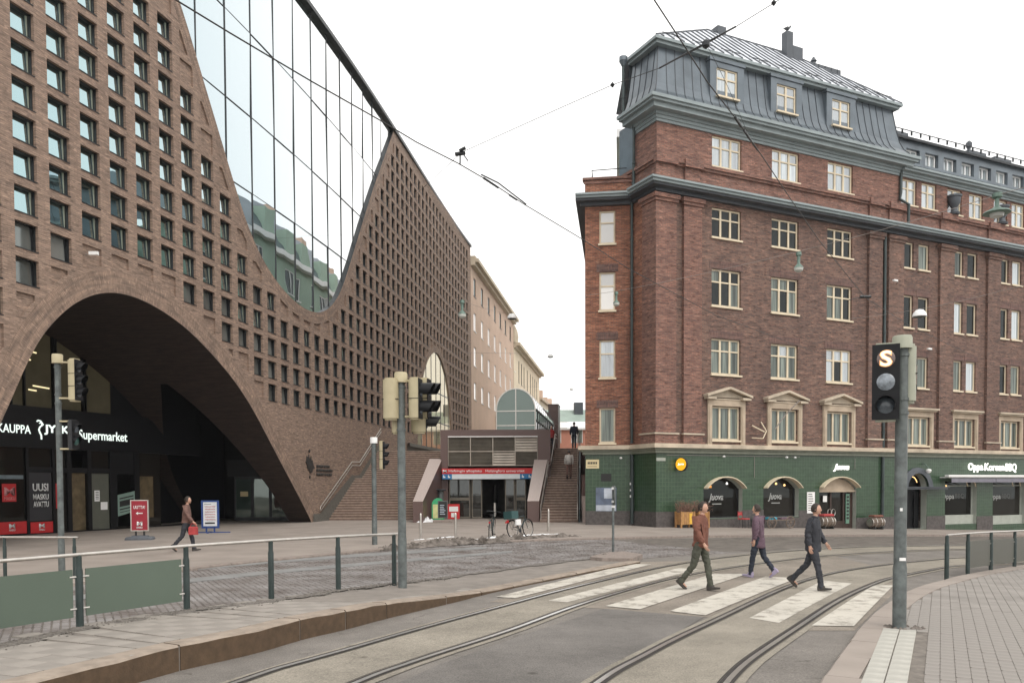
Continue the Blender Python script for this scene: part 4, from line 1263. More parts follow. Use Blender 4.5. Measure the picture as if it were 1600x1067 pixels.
# hand rail on the wall and grey stringer below, along the steps
hr = thing('handrail', 'double steel handrail bolted to the library wall beside the steps', 'handrail', LM(27, -.1, 3))
Mi = Matrix.Translation(-Vector(LM(27, -.1, 3)))
rl = [(21.72, .95), (27.07, 3.72), (28.55, 3.74), (33.4, 6.3)]
mb = MB(Mi); mb.path([LM(s, -.14, z) for s, z in rl], .028, 8); mb.build('rail', M['steel'], hr)
mb = MB(Mi); mb.path([LM(s, -.14, z - .24) for s, z in rl], .024, 8); mb.build('rail', M['steel'], hr)
mb = MB(Mi); mb.path([LM(21.72, -.14, .95), LM(21.68, -.14, .83), LM(21.72, -.14, .71)], .026, 8)
for s, z in ((22.5, 1.2), (24.5, 2.25), (26.5, 3.25), (28, 3.62), (30, 4.35), (32, 5.4)):
    mb.tube(LM(s, 0, z - .12), LM(s, -.14, z - .05), .015, n=6)
mb.build('bracket', M['steel'], hr)
mb = MB()
st = [(20.9, -.05), (22.2, -.05), (27.3, 2.75), (28.6, 2.75), (33.5, 5.3), (33.5, 4.0), (28.8, 1.5)]
v, tris = cdt([(20.9, -.1), (33.5, -.1), (33.5, 5.35), (28.7, 2.85), (27.2, 2.85), (21.9, .55), (20.9, .55)], [])
for t in tris: mb.face([LM(v[k].x, -.05, v[k].y) for k in t])
mb.build('stringer', M['granite_grey'], lib)
# ================================================================ STEPS, METRO ENTRANCE, UPPER TERRACE
ZT = 4.62
def AX_(y): return 4.1 + .13 * (y - 46)           # alley side of the brick corner building
terr_poly = [(-10.2, 60.3), (-4.5, 60.3), (-4.5, 52.45), (2.5, 52.45), (2.75, 56.1), (4.5, 56.1), (AX_(57), 57), (AX_(100), 100), (AX_(230), 230), (18, 230), (-4.4, 97), (-6.8, 80), (-8.3, 68)]
terrace = sheet('terrace', terr_poly, ZT, M['pave'], 6.0, 0, None, lambda x, y: 0)
MB().box(3.8, 56.05, -.3, 6.2, 56.3, ZT - .004).build('retaining_wall', M['granite_purple'], terrace)
def flight_profile(y0):
    """(y, z) of each step front, with one landing"""
    out = []; y = y0; z = .09
    for k in range(30):
        out.append((y, z + .151)); z += .151
        y += .282 + (1.25 if k == 16 else 0)
    return out
def steps(name, label, x0f, x1f, y0, loc):
    t = thing(name, label, 'steps', loc)
    pr = flight_profile(y0)
    for k, (y, z) in enumerate(pr):
        yn = pr[k + 1][0] if k + 1 < len(pr) else y + .5
        mb = MB()
        a, b = x0f(y), x1f(y)
        lx, ly, lz = loc
        mb.box(a - lx, y - ly, max(-.1, z - .6) - lz, b - lx, yn + .05 - ly, z - lz, 0)
        mb.box(a - lx, y - .025 - ly, z - .035 - lz, b - lx, y + .035 - ly, z + .003 - lz, 1)
        mb.build('step', [M['stair'], M['stair_nose']], t)
    return t
def facx(y):
    lo, hi = 0, 69
    for _ in range(30):
        m = (lo + hi) / 2
        if fac(m)[1] < y: lo = m
        else: hi = m
    return fac(lo)[0]
steps('stairs', 'broad brown granite steps climbing beside the library wall', lambda y: facx(y) + .04, lambda y: -5.52 if y < 51.9 else -4.52, 50.15, (-8, 50.15, .09))
def rx0(y): return 1.54 + .138 * (y - 46.4)
def rx1(y): return 3.67 + .085 * (y - 46.4)
steps('stairs', 'narrow brown steps between the metro entrance and the green tiled shop', rx0, rx1, 46.45, (2.6, 46.45, .09))
# rails of the narrow steps
pr = flight_profile(46.45)
def rail_line(xf, h):
    y17, z17 = pr[16]; y18 = pr[17][0]
    return [(xf(46.5), 46.5, h + .12), (xf(46.6), 46.6, h + .2), (xf(y17), y17, z17 + h), (xf(y18), y18, z17 + h), (xf(pr[-1][0]), pr[-1][0], pr[-1][1] + h), (xf(57), 57, pr[-1][1] + h)]
for nm, xf, lab in (('handrail', lambda y: rx0(y) + .06, 'steel handrail on the left of the narrow steps'), ('handrail', lambda y: rx1(y) - .02, 'steel handrail on the right of the narrow steps beside the green tiles')):
    t = thing(nm, lab, 'handrail', (xf(46.5), 46.5, .09)); Mi = Matrix.Translation(-t.location)
    for h, r in ((.95, .028), (.72, .022)):
        mb = MB(Mi); mb.path(rail_line(xf, h), r, 7); mb.build('rail', M['steel'], t)
    for y, z in ((46.5, .09), (48.2, 1.15), (50.2, 2.1), (52.4, 2.65), (54.2, 3.6), (56, ZT)):
        mb = MB(Mi); mb.tube((xf(y), y, z - .1), (xf(y), y, z + 1.0), .022, n=6); mb.build('post', M['steel'], t)
# panel between right rail and the building, and the pink granite pier
gw = thing('stair_wall', 'pink granite pier and blue-grey panel on the right of the narrow steps', 'wall', (3.95, 46.3, .09))
Mi = Matrix.Translation(-gw.location)
mb = MB(Mi); mb.box(3.92, 46.15, 0, 4.2, 47.0, 1.55); mb.build('granite_block', M['granite_pink'], gw)
mb = MB(Mi); mb.box(3.93, 46.16, 1.553, 4.19, 47.0, 2.72); mb.build('granite_block', M['granite_purple'], gw)
mb = MB(Mi)
for k in range(len(pr) - 1):
    (y, z), (y2, z2) = pr[k], pr[k + 1]
    mb.faces([(rx1(y) + .05, y, 0), (rx1(y2) + .05, y2, 0), (rx1(y2) + .05, y2, z2 + .55), (rx1(y) + .05, y, z + .55), (rx1(y) + .13, y, 0), (rx1(y2) + .13, y2, 0), (rx1(y2) + .13, y2, z2 + .55), (rx1(y) + .13, y, z + .55)], [(0, 3, 2, 1), (3, 7, 6, 2), (4, 5, 6, 7), (0, 4, 7, 3)])
mb.build('side_panel', M['pipe'], gw)

# ---------------------------------------------------------------- metro entrance
met = thing('metro_entrance', 'purple granite metro entrance block with louvres and a red sign band', 'metro entrance', (-1, 52, .09))
Mi = Matrix.Translation(-met.location)
def mp_(mb, name, mats, smooth=False): return mb.build(name, mats, met, smooth)
XL, XR, Y0 = -4.44, 2.41, 52.0
mb = MB(Mi)
mb.box(XL, Y0, 0, -3.99, 62, 5.2); mb.box(1.63, Y0, 0, XR, 56, 5.2)
mb.box(XL, Y0 - .002, 5.2, XR, Y0 + .4, 5.62); mb.box(XL, Y0 + .4, 5.2, -4.1, 60.2, 5.6); mb.box(2.1, Y0 + .4, 4.3, XR, 60, 5.6)
mb.box(XL, 60.2, 4.4, -4.0, 62, 5.6)
mp_(mb, 'granite_wall', M['granite_purple'])
mb = MB(Mi)
mb.box(-4.0, 58, 0, 1.7, 58.2, 5.2); mb.box(-4.0, Y0 + .5, 2.62, 1.7, 58, 2.7); mb.box(-4.0, Y0 + .3, 3.3, 1.7, Y0 + .36, 5.2)
mb.box(-4, Y0, .0, 1.65, 58, .092)
mp_(mb, 'lobby', plain('dark_lobby', (.035, .03, .027), .7, var=.3))
mb = MB(Mi); mb.box(-3.97, Y0 - .06, 5.16, 1.61, Y0 + .02, 5.22); mp_(mb, 'top_strip', M['white'])
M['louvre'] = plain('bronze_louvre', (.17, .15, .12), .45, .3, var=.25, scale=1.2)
M['louvre_lit'] = plain('pale_louvre', (.36, .32, .27), .45, .3, var=.2, scale=1.2)  # lit copy of the louvre bronze, light put into the colour; also on frames
sl_n = 0
for c in range(4):
    for r in range(2):
        x0 = -3.97 + c * 1.395 + .03; x1 = x0 + 1.335; z0 = 3.37 + r * .90 + .03; z1 = z0 + .84
        mb = MB(Mi); mb.box(x0 - .03, Y0 + .0, z0 - .03, x0, Y0 + .12, z1 + .03); mb.box(x1, Y0, z0 - .03, x1 + .03, Y0 + .12, z1 + .03)
        mb.box(x0, Y0, z0 - .03, x1, Y0 + .12, z0); mb.box(x0, Y0, z1, x1, Y0 + .12, z1 + .03)
        fr_o = mb.build('louvre_panel', M['louvre_lit'], met)
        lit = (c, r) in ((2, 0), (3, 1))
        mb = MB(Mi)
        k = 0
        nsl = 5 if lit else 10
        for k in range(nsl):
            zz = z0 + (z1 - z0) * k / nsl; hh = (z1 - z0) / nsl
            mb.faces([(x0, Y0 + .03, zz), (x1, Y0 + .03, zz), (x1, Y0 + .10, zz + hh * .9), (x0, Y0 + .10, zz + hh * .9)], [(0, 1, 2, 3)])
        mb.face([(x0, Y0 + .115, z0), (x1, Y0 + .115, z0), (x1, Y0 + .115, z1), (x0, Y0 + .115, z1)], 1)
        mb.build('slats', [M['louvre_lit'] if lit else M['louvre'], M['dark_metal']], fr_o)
# sloping granite cheeks
for xs__, lab in ((((-5.56, -5.0), (-5.14, -4.35)), ''), (((.86, 1.52), (1.42, 2.25)), '')):
    (a0, a1), (b0, b1) = xs__
    mb = MB(Mi); ya, yb = 46.75, 52.2
    P = [(a0, ya, 0), (a1, ya, 0), (a1, ya, 1.27), (a0, ya, 1.27), (b0, yb, 0), (b1, yb, 0), (b1, yb, 3.83), (b0, yb, 3.83)]
    mb.faces(P, [(0, 1, 2, 3), (0, 3, 7, 4), (1, 5, 6, 2)], 0); mb.faces([P[3], P[2], P[6], P[7]], [(0, 1, 2, 3)], 1)
    mp_(mb, 'cheek_wall', [M['granite_purple'], M['granite_pink']])
# doors
M['door_glass'] = glass('metro_door_glass', (.85, .9, .9), (.022, .02, .018), .05, .02)
for u0, u1, y in ((701.7, 735, 0), (737, 753.5, -.1), (789, 804.5, -.1), (805.5, 822, 0)):
    a, b = yp(u0, 780, Y0 + .3).x, yp(u1, 780, Y0 + .3).x
    mb = MB(Mi); yy = Y0 + .3 + y
    mb.box(a, yy, .1, a + .07, yy + .06, 2.58); mb.box(b - .07, yy, .1, b, yy + .06, 2.58); mb.box(a + .07, yy, 2.5, b - .07, yy + .06, 2.58); mb.box(a + .07, yy, .1, b - .07, yy + .06, .2)
    if y == 0: mb.box(a + .07, yy, 1.22, b - .07, yy + .06, 1.40)
    d = mb.build('door', M['louvre'], met)
    mb = MB(Mi); mb.face([(a + .07, yy + .03, .2), (b - .07, yy + .03, .2), (b - .07, yy + .03, 2.5), (a + .07, yy + .03, 2.5)]); mb.build('pane', M['door_glass'], d)
# escalator sides glimpsed inside
mb = MB(Mi)
for a in (-1.2, .15): mb.faces([(a, 55, .1), (a, 57.9, .1), (a, 57.9, 2.2), (a, 55, 1.0), (a + .12, 55, .1), (a + .12, 57.9, .1), (a + .12, 57.9, 2.2), (a + .12, 55, 1.0)], [(0, 3, 2, 1), (3, 7, 6, 2), (4, 5, 6, 7), (0, 4, 7, 3)])
mp_(mb, 'escalator_side', M['steel'])
mb = MB(Mi); mb.box(-4.0, Y0 - .15, 2.58, 1.65, Y0 + .4, 2.62 + .6); mp_(mb, 'canopy', M['dark_metal'])
# sign band
sg = MB(Mi); sg.box(-4.32, Y0 - .55, 2.87, 1.35, Y0 - .15, 3.21, 0); sgo = mp_(sg, 'sign_band', M['red'])
mb = MB(Mi); mb.box(-3.7, Y0 - .53, 2.55, .5, Y0 - .15, 2.868); mb.build('white_band', plain('milky_lit_band', (.62, .66, .68), .4, var=.06), sgo)
for a, b in ((-4.30, -3.703), (.503, 1.34)):
    mb = MB(Mi); mb.box(a, Y0 - .54, 2.55, b, Y0 - .15, 2.866); bl = mb.build('blue_panel', M['blue'], sgo)
    mb = MB(Mi)
    n = 2 if b < 0 else 2
    for k in range(n):   # pictograms: stairs and figure
        c = a + (b - a) * (k + .5) / n - .09
        mb.box(c, Y0 - .552, 2.63, c + .06, Y0 - .541, 2.78); mb.box(c + .07, Y0 - .552, 2.63, c + .13, Y0 - .541, 2.72); mb.box(c + .01, Y0 - .552, 2.79, c + .05, Y0 - .541, 2.82)
    mb.build('pictogram', M['white'], bl)
pm = lambda x, z: Mi @ plane_m((x, Y0 - .552, z), (1, 0, 0))
text('lettering', 'M', M['white'], sgo, pm(-4.26, 3.04), width=.26, height=.19, bold=.03, ext=.006)
text('lettering', 'Helsingin yliopisto', M['white'], sgo, pm(-3.9, 3.03), width=2.05, height=.2, ext=.006, bold=.008)
text('lettering', 'Helsingfors universitet', M['white'], sgo, pm(-1.62, 3.03), width=2.4, height=.2, ext=.006)
t = thing('bin', 'slim grey column with a flat dark cap beside the metro doors', 'bin', (yp(689, 790, 50.6).x, 50.6, .09))
MB().tube((0, 0, 0), (0, 0, 1.75), .17, n=12).build('body', M['galv'], t, True); MB().lathe([(.3, 1.75), (.32, 1.8), (.25, 1.86), (.02, 1.88)], 14).build('cap', M['dark_metal'], t, True)

# ---------------------------------------------------------------- glass vaulted canopy up on the terrace
CH = .128
cn = thing('glass_canopy', 'barrel-vaulted glass canopy standing on the upper terrace', 'canopy', (.35, 70, ZT), -CH)
cw_, chh = 1.68, 3.9                          # half width, springing height
arcp = [(cw_ * cos(pi - pi * k / 16), chh + cw_ * 1.05 * sin(pi * k / 16)) for k in range(17)]
prof = [(-cw_, 0)] + arcp + [(cw_, 0)]
def frame_ring(mb, y, w=.10, d=.12):
    for i in range(len(prof) - 1):
        a, b = prof[i], prof[i + 1]
        ca, cb = (a[0] * .95, a[1] * .985), (b[0] * .95, b[1] * .985)
        mb.faces([(a[0], y, a[1]), (b[0], y, b[1]), (cb[0], y, cb[1]), (ca[0], y, ca[1]), (a[0], y + d, a[1]), (b[0], y + d, b[1]), (cb[0], y + d, cb[1]), (ca[0], y + d, ca[1])], [(0, 3, 2, 1), (4, 5, 6, 7), (0, 1, 5, 4), (2, 3, 7, 6)])
CL = 20
for k in range(11):
    mb = MB(); frame_ring(mb, k * CL / 10); mb.build('arch_rib', M['steel'] if k == 0 else M['dark_metal'], cn)
mb = MB()
for z in (1.35, 2.55, 3.75): mb.box(-cw_, .01, z - .04, cw_, .1, z + .04)
mb.box(-.04, .0, 0, .04, .1, chh + cw_)
mb.build('front_bars', M['steel'], cn)
mb = MB(); v, tris = cdt(prof, [])
for t in tris: mb.face([(v[i].x, .06, v[i].y) for i in t])
mb.build('front_pane', M['green_glass'], cn)
mb = MB()
for s_ in (-1, 1):
    mb.faces([(s_ * cw_ * .98, .1, 0), (s_ * cw_ * .98, CL, 0), (s_ * cw_ * .98, CL, chh), (s_ * cw_ * .98, .1, chh)], [(0, 1, 2, 3)])
mb.build('side_pane', M['pane_bright'], cn)
mb = MB()
for i in range(16):
    a, b = arcp[i], arcp[i + 1]
    mb.face([(a[0] * .99, .1, a[1]), (b[0] * .99, .1, b[1]), (b[0] * .99, CL, b[1]), (a[0] * .99, CL, a[1])])
mb.build('roof_pane', M['pane_bright'], cn)
mb = MB()
for z in (1.0, 2.0, 3.0, 3.9):
    mb.box(cw_ - .01, 0, z - .05, cw_ + .05, CL, z + .05)
for k in range(20): mb.box(cw_ - .01, k, 0, cw_ + .04, k + .08, chh)
mb.build('side_bars', M['dark_metal'], cn)
t = thing('terrace_block', 'tall purple-brown block behind the glass canopy', 'wall', (4.6, 92.5, ZT), -CH)
MB().box(-.55, 0, 0, .55, 3, 6.4).build('block', M['granite_purple'], t); MB().box(-.6, -.05, 6.4, .6, 3.05, 6.5).build('cap', M['granite_purple'], t)

# ---------------------------------------------------------------- buildings further up the street
def far_building(name, label, P0, hd_, length, z0, z1, depth, mat, wins_, cornice=None, cmat=None, side=1):
    """street wall runs from P0 along heading hd_; wins_: list of (a, z, w, h, mat, framemat)"""
    o = thing(name, label, 'building', (P0[0], P0[1], 0), pi / 2 - hd_)
    mb = MB()
    holes = [rect(a, z, a + w, z + h) for a, z, w, h, *_ in wins_]
    # local x along the street, local -y faces it (side = 1) 
    holed(mb, rect(0, z0, length, z1), holes, .14, lambda x, y, z: (x, y, z), 0)
    mb.box(0, depth, z0, length, depth + .3, z1)
    mb.faces([(0, 0, z0), (0, depth, z0), (0, depth, z1), (0, 0, z1), (length, 0, z0), (length, depth, z0), (length, depth, z1), (length, 0, z1)], [(0, 3, 2, 1), (4, 5, 6, 7), (3, 7, 6, 2)])
    mb.build('wall', mat, o)
    cache = {}
    for a, z, w, h, wm, fm in wins_:
        key = (round(w, 2), round(h, 2), wm.name)
        if key not in cache:
            f = MB(); f.box(0, .06, 0, .07, .14, h); f.box(w - .07, .06, 0, w, .14, h); f.box(.07, .06, 0, w - .07, .14, .07); f.box(.07, .06, h - .07, w - .07, .14, h); f.box(-.05, -.06, -.08, w + .05, .1, -.003)
            p = MB(); p.face([(.07, .1, .07), (w - .07, .1, .07), (w - .07, .1, h - .07), (.07, .1, h - .07)])
            cache[key] = (f.mesh('window', fm), p.mesh('pane', wm))
        fo = link_obj('window', cache[key][0], o, (a, 0, z)); link_obj('pane', cache[key][1], fo)
    if cornice:
        mb = MB(); c = cornice
        mb.prism([(0, 0)], 0, 0) if False else None
        for zz, hh, pp in c: mb.box(-.05, -pp, zz, length + .05, depth, zz + hh)
        mb.build('cornice', cmat or mat, o)
    return o
H2 = .139
e0 = fac(69.47); P2 = (e0[0] + .02, e0[1] + .15)
def along(P0, hd_, u):     # distance along a street wall seen at photo column u
    r = ray(u, 600); dx_, dy_ = sin(hd_), cos(hd_)
    return (P0[0] * r.y - P0[1] * r.x) / (dy_ * r.x - dx_ * r.y)
def zat(P0, hd_, a, v, u):
    y = P0[1] + cos(hd_) * a; return yp(u, v, y).z
ws = []
us = [742.6, 753.8, 763.9, 773.5, 782.5, 790.3, 797.6]
zrows = [(zat(P2, H2, along(P2, H2, 742.6), b, 742.6), zat(P2, H2, along(P2, H2, 742.6), t_, 742.6)) for t_, b in ((436, 464), (490, 518), (543, 572.5), (598, 624.5))]
as_ = [along(P2, H2, u) for u in us]
pitch = (as_[-1] - as_[0]) / 6
for k in range(8):
    a = as_[0] + pitch * k - .75
    for r, (zb, zt_) in enumerate(zrows):
        if k == 4 and r == 3: continue
        ws.append((a, zb, 1.5, zt_ - zb, M['pane_bright'] if r else M['pane_curtain'], M['white'] if r else M['dark_metal']))
    if k < 4: ws.append((a, 5.4, 1.5, 3.0, M['pane_dark'], M['dark_metal']))
sb = far_building('stucco_building', 'pinkish brown stucco apartment building just beyond the library', P2, H2, 35.6, 3, 27.3, 14, M['stucco'], ws, [(27.3, .35, .5), (27.65, .4, .9), (28.05, .3, .55)], M['cream_dark'])
mb = MB(); a = along(P2, H2, 777.5); mb.box(a - 1.6, -.9, 4.7, a + 1.6, 0, 11.3); mb.box(a - 1.9, -1.25, 11.3, a + 1.9, .0, 11.8); bo = mb.build('oriel', M['render'], sb)
mb = MB(); mb.box(a - .6, -.93, 5.2, a + .6, -.89, 8.3); mb.build('pane', M['pane_bright'], bo)
P3 = (P2[0] + sin(H2) * 36, P2[1] + cos(H2) * 36)
ws = []
for u in (811, 815, 819, 824, 829, 832.6, 835.7, 838.7):
    a = along(P3, H2, u)
    for z, h, w in ((19.0, 3.6, 1.2), (13.6, 3.2, 1.2), (8.6, 3.2, 1.2)):
        ws.append((a - w / 2, z, w, h, M['pane_dark'], M['dark_metal']))
cb = far_building('cream_building', 'cream plastered building with tall dark windows up the street', P3, H2, 38, 3, 23.8, 14, M['cream_wall'], ws, [(23.8, .3, .4), (24.1, .5, 1.0)], M['cream_dark'])
mb = MB(); mb.lathe([(1.0, 24.6), (1.1, 25.6), (.9, 26.6), (.5, 27.4), (.05, 28.0)], 10, (.6, .4, 0)); mb.build('turret', M['cream_dark'], cb)
P4 = (P3[0] + sin(H2) * 38.5 + 0, P3[1] + cos(H2) * 38.5)
fb = far_building('pale_building', 'pale low building with chimneys behind the cream one', P4, H2 + .02, 60, 3, 19.5, 12, M['cream_dark'], [(4 + 5 * k, 12, 1.5, 3, M['pane_dark'], M['white']) for k in range(10)], [(19.5, .5, .5)], M['render'])
mb = MB()
for k in range(4): mb.box(3 + k * 9, 1, 20, 4.6 + k * 9, 3, 22.2 + (k % 2) * .6)
mb.build('chimney', M['stucco'], fb)
# low red house with a green roof that closes the street
t = thing('red_house', 'red house with a grey-green roof closing the street beyond the steps', 'building', (11.5, 128, 0))
ws = [(-9 + k * 3.3, 8.6, 1.8, 2.2) for k in range(9)]
mb = MB(); holed(mb, rect(-12, 3, 24, 10.6), [rect(a, z, a + w, z + h) for a, z, w, h in ws], .15); mb.build('wall', M['far_red'], t)
for a, z, w, h in ws:
    f = MB(); f.box(a, .05, z, a + .12, .15, z + h); f.box(a + w - .12, .05, z, a + w, .15, z + h); f.box(a + .12, .05, z + h - .12, a + w - .12, .15, z + h); f.box(a + w / 2 - .05, .05, z, a + w / 2 + .05, .15, z + h - .12)
    fo = f.build('window', M['white'], t); MB().box(a, .1, z, a + w, .13, z + h).build('pane', M['pane_curtain'], fo)
mb = MB(); mb.box(-12, -.05, 7.6, 24, .0, 7.8); mb.box(-12, -.4, 10.6, 24, .1, 10.85); mb.build('cornice', M['white'], t)
mb = MB(); mb.faces([(-12, -.5, 10.9), (24, -.5, 10.9), (24, 1.2, 11.9), (-12, 1.2, 11.9)], [(0, 1, 2, 3)]); mb.build('roof_snow', M['snow'], t)
mb = MB(); mb.faces([(-12, 1.2, 11.95), (24, 1.2, 11.95), (24, 6, 14.2), (-12, 6, 14.2)], [(0, 1, 2, 3)]); ro = mb.build('roof', M['far_roof'], t)
MB().box(-1.6, 4, 13, -.2, 5.6, 15.2).build('chimney', M['soffit'], ro)
# pale green apartment block on the other side of the upper street; mirrored in the library glass
ws = []
GLN = 56.5
for k in range(13):
    for z in (5.5, 9.4, 13.3, 17.2, 21.1): ws.append((2 + k * 3.9, z, 1.7, 2.3, M['pane_dark'], M['white']))
GP0 = (.13 * 110 + .4, 110)
gb_ = thing('green_block', 'pale green apartment block with a grey mansard, across the upper street', 'building', (GP0[0], GP0[1], 0), -pi / 2 - .13)
mb = MB(); holed(mb, rect(0, 3, GLN, 24.3), [rect(a, z, a + w, z + h) for a, z, w, h, *_ in ws], .15); mb.faces([(0, 0, 3), (0, 12, 3), (0, 12, 24.3), (0, 0, 24.3), (GLN, 0, 3), (GLN, 12, 3), (GLN, 12, 24.3), (GLN, 0, 24.3)], [(0, 3, 2, 1), (4, 5, 6, 7)])
M['green_plaster'] = plain('pale_green_plaster', (.33, .43, .35), .9, var=.08, scale=.4)
mb.build('wall', M['green_plaster'], gb_)
f = MB(); f.box(0, .05, 0, .1, .15, 2.3); f.box(1.6, .05, 0, 1.7, .15, 2.3); f.box(.8, .05, 0, .9, .15, 2.3); f.box(.1, .05, 2.2, .8, .15, 2.3); f.box(.9, .05, 2.2, 1.6, .15, 2.3); f.box(-.1, -.1, -.12, 1.8, .1, -.003)
p_ = MB(); p_.face([(0, .12, 0), (1.7, .12, 0), (1.7, .12, 2.3), (0, .12, 2.3)])
fm, pmn = f.mesh('window', M['white']), p_.mesh('pane', M['pane_dark'])
for a, z, w, h, *_ in ws:
    fo = link_obj('window', fm, gb_, (a, 0, z)); link_obj('pane', pmn, fo)
mb = MB(); mb.box(-.3, -.6, 24.3, GLN + .2, .2, 24.8); mb.box(-.1, -.2, 13.2, GLN + .1, .0, 13.5); mb.build('cornice', M['white'], gb_)
mb = MB(); mb.faces([(0, 0, 24.8), (GLN, 0, 24.8), (GLN, 2.0, 28.4), (0, 2.0, 28.4), (0, 7, 29.6), (GLN, 7, 29.6)], [(0, 1, 2, 3), (3, 2, 5, 4)]); mb.faces([(GLN, 0, 24.8), (GLN, 12, 24.8), (GLN, 7, 29.6), (GLN, 2, 28.4)], [(0, 1, 2, 3)]); mb.build('roof', M['sheet'], gb_)
for k in range(8):
    mb = MB(); mb.box(3 + k * 6, .1, 24.9, 4.6 + k * 6, 2.2, 27.3); mb.build('dormer', M['green_plaster'], gb_)
for k in range(4): MB().box(5 + k * 12, 5, 26, 7 + k * 12, 6.5, 31).build('chimney', M['stucco'], gb_)
# ================================================================ THE RED BRICK CORNER BUILDING (right)
bld = thing('brick_building', 'red brick corner building with a slate mansard, cream windows and green tiled shops', 'building', (OB.x, OB.y, 0), RA)
BI = (Matrix.Translation(OB) @ Matrix.Rotation(RA, 4, 'Z')).inverted()
def bp(mb, name, mats, parent=None, smooth=False): return mb.build(name, mats, parent or bld, smooth)
XE = 44.0                                     # far end of the wing
XP = 16.95                                    # end of the taller corner part
SID = 2.14                                    # depth of the side wall up to the set-back face
LED, EA3, EA2, EA1 = 4.2, 17.0, 20.9, 24.0
# frame of the set-back face
Pin = OB + Gd * SID
fa_a = Vector((-.9917, .128, 0)); LAF = 2.42
FA = BI @ Matrix(((.9917, .128, 0, Pin.x + fa_a.x * LAF), (-.128, .9917, 0, Pin.y + fa_a.y * LAF), (0, 0, 1, 0), (0, 0, 0, 1)))
SM_ = Matrix(((0, 1, 0, 0), (-1, 0, 0, SID), (0, 0, 1, 0), (0, 0, 0, 1)))     # side wall: x' runs from the inner corner to the street corner
def SMM(x, y, z): return (y, SID - x, z)
def FAM(x, y, z): return tuple(FA @ Vector((x, y, z)))
# ---- openings
C3 = [(3.42, 1.92), (7.42, 1.92), (11.45, 1.92)]
ROWS = [(14.80, 16.30), (11.32, 13.20), (7.83, 9.66)]
RT = (18.38, 19.93)
R1 = (4.45, 6.18)
pairs = [17.45, 18.80, 21.87, 23.17, 26.22, 27.50, 30.6, 31.9, 34.95, 36.25, 39.3, 40.6]
WN = .93
wingT = [17.28, 19.0, 21.28, 23.26, 25.6, 27.35, 29.9, 31.8, 34.2, 36.0, 38.4, 40.3]
wing1 = [17.95, 22.05, 26.45, 30.85, 35.2, 39.6]
fronts = []                                   # (x, z0, z1, w, kind)
for x, w in C3:
    for z0, z1 in ROWS: fronts.append((x, z0, z1, w, 3))
    fronts.append((x, R1[0], R1[1], w, 1))
for x in pairs:
    for z0, z1 in ROWS: fronts.append((x, z0, z1, WN, 2))
for x in wing1: fronts.append((x, 4.42, 6.10, 1.95, 1))
tops = [(x, RT[0], RT[1], w, 3) for x, w in C3] + [(x, 18.45, 19.93, 1.30, 4) for x in wingT]
rx = lambda a: rect(a[0], a[1], a[0] + a[3], a[2])
mb = MB()
holed(mb, rect(0, LED - .05, XE, EA3 - .3), [rx(a) for a in fronts], .20, None, 0)
bp(mb, 'wall', M['bk_mid'])
mb = MB()
holed(mb, rect(0, EA3 - .3, XE, 20.3), [rx(a) for a in tops], .20, None, 0)
holed(mb, rect(SID - 1.9, EA3 - .3, SID, 20.3), [], 0, SMM, 0)
bp(mb, 'upper_wall', M['bk_red'])
mb = MB(); holed(mb, rect(0, LED - .05, SID, EA3 - .3), [], 0, SMM, 0)
fw = [(.74, 14.63, 16.33, .82), (.74, 11.2, 13.18, .82), (.74, 7.72, 9.68, .82), (.74, 4.34, 6.16, .82)]
holed(mb, rect(0, LED - .05, LAF, 17.9), [rx(a) for a in fw], .20, FAM, 0)
def ALM(x, y, z): return tuple(FA @ Vector((y, x, z)))
v, tris = cdt(rect(0, -.5, 22, 17.9), [])
for t in tris: mb.face([ALM(v[i].x, 0, v[i].y) for i in t[::-1]])
bp(mb, 'side_wall', M['bk_orange'])
# parapet coping and bulk of the set-back part
mb = MB(FA); mb.box(-.12, -.12, 17.9, LAF + .3, .3, 18.02); mb.box(-.06, -.06, 17.72, LAF + .3, .02, 17.84); mb.box(0, 0.02, 17.5, LAF, 1.0, 17.6); bp(mb, 'parapet', M['bk_red'])
mb = MB(FA); mb.path([(.35, .4, 18.0), (.35, .4, 18.55), (2.3, .4, 18.6)], .025, 6); mb.tube((.35, .4, 18.55), (.35, 5, 18.55), .025, n=6); bp(mb, 'roof_railing', M['dark_metal'])
mb = MB(); mb.box(9.5, 14, -1.5, XE, 14.3, 20.3); mb.box(XE, 0, -2, XE + .2, 14.3, 20.3); bp(mb, 'rear_wall', M['bk_mid'])
# dark sheet-clad piece behind the corner tower
mb = MB(); mb.slab([(-.02, 1.9), (.4, 1.9), (4.0, 7.9), (3.0, 7.9), (-.02, 3.3)], 17.6, 20.7); bp(mb, 'sheet_cladding', M['sheet'])
# ---- mouldings
def around(mb, x0, x1, proud, z0, z1, mat=0, side=True, face=True):
    """one course along the front, the short side and the set-back face"""
    mb.box(x0 - (proud if side else 0), -proud, z0, x1, .05, z1, mat)
    if side: mb.box(-proud, .05, z0, .05, SID - (proud * .9 if face else -1.0), z1, mat)
    if face:
        pl = min(proud, .46); m0 = mb.M; mb.M = FA; mb.box(-pl, -proud, z0 + .002, LAF + proud * .25, .05, z1 - .002, mat); mb.box(-pl, .05, z0 + .002, .05, 22, z1 - .002, mat); mb.M = m0
mb = MB(); around(mb, 0, XE, .14, 3.74, 3.90, 0); around(mb, 0, XE, .24, 3.90, 3.99, 0); bp(mb, 'lower_ledge', plain('green_grey_ledge', (.19, .205, .16), .6, var=.15))
mb = MB(); around(mb, 0, XE, .36, 3.99, 4.17, 0); around(mb, 0, XE, .30, 4.17, 4.205, 0); bp(mb, 'ledge', M['ledge'])
mb = MB(); around(mb, 0, XE, .22, 16.55, 16.70, 0); around(mb, 0, XE, .62, 16.70, 16.80, 0); bp(mb, 'soffit', M['soffit'])
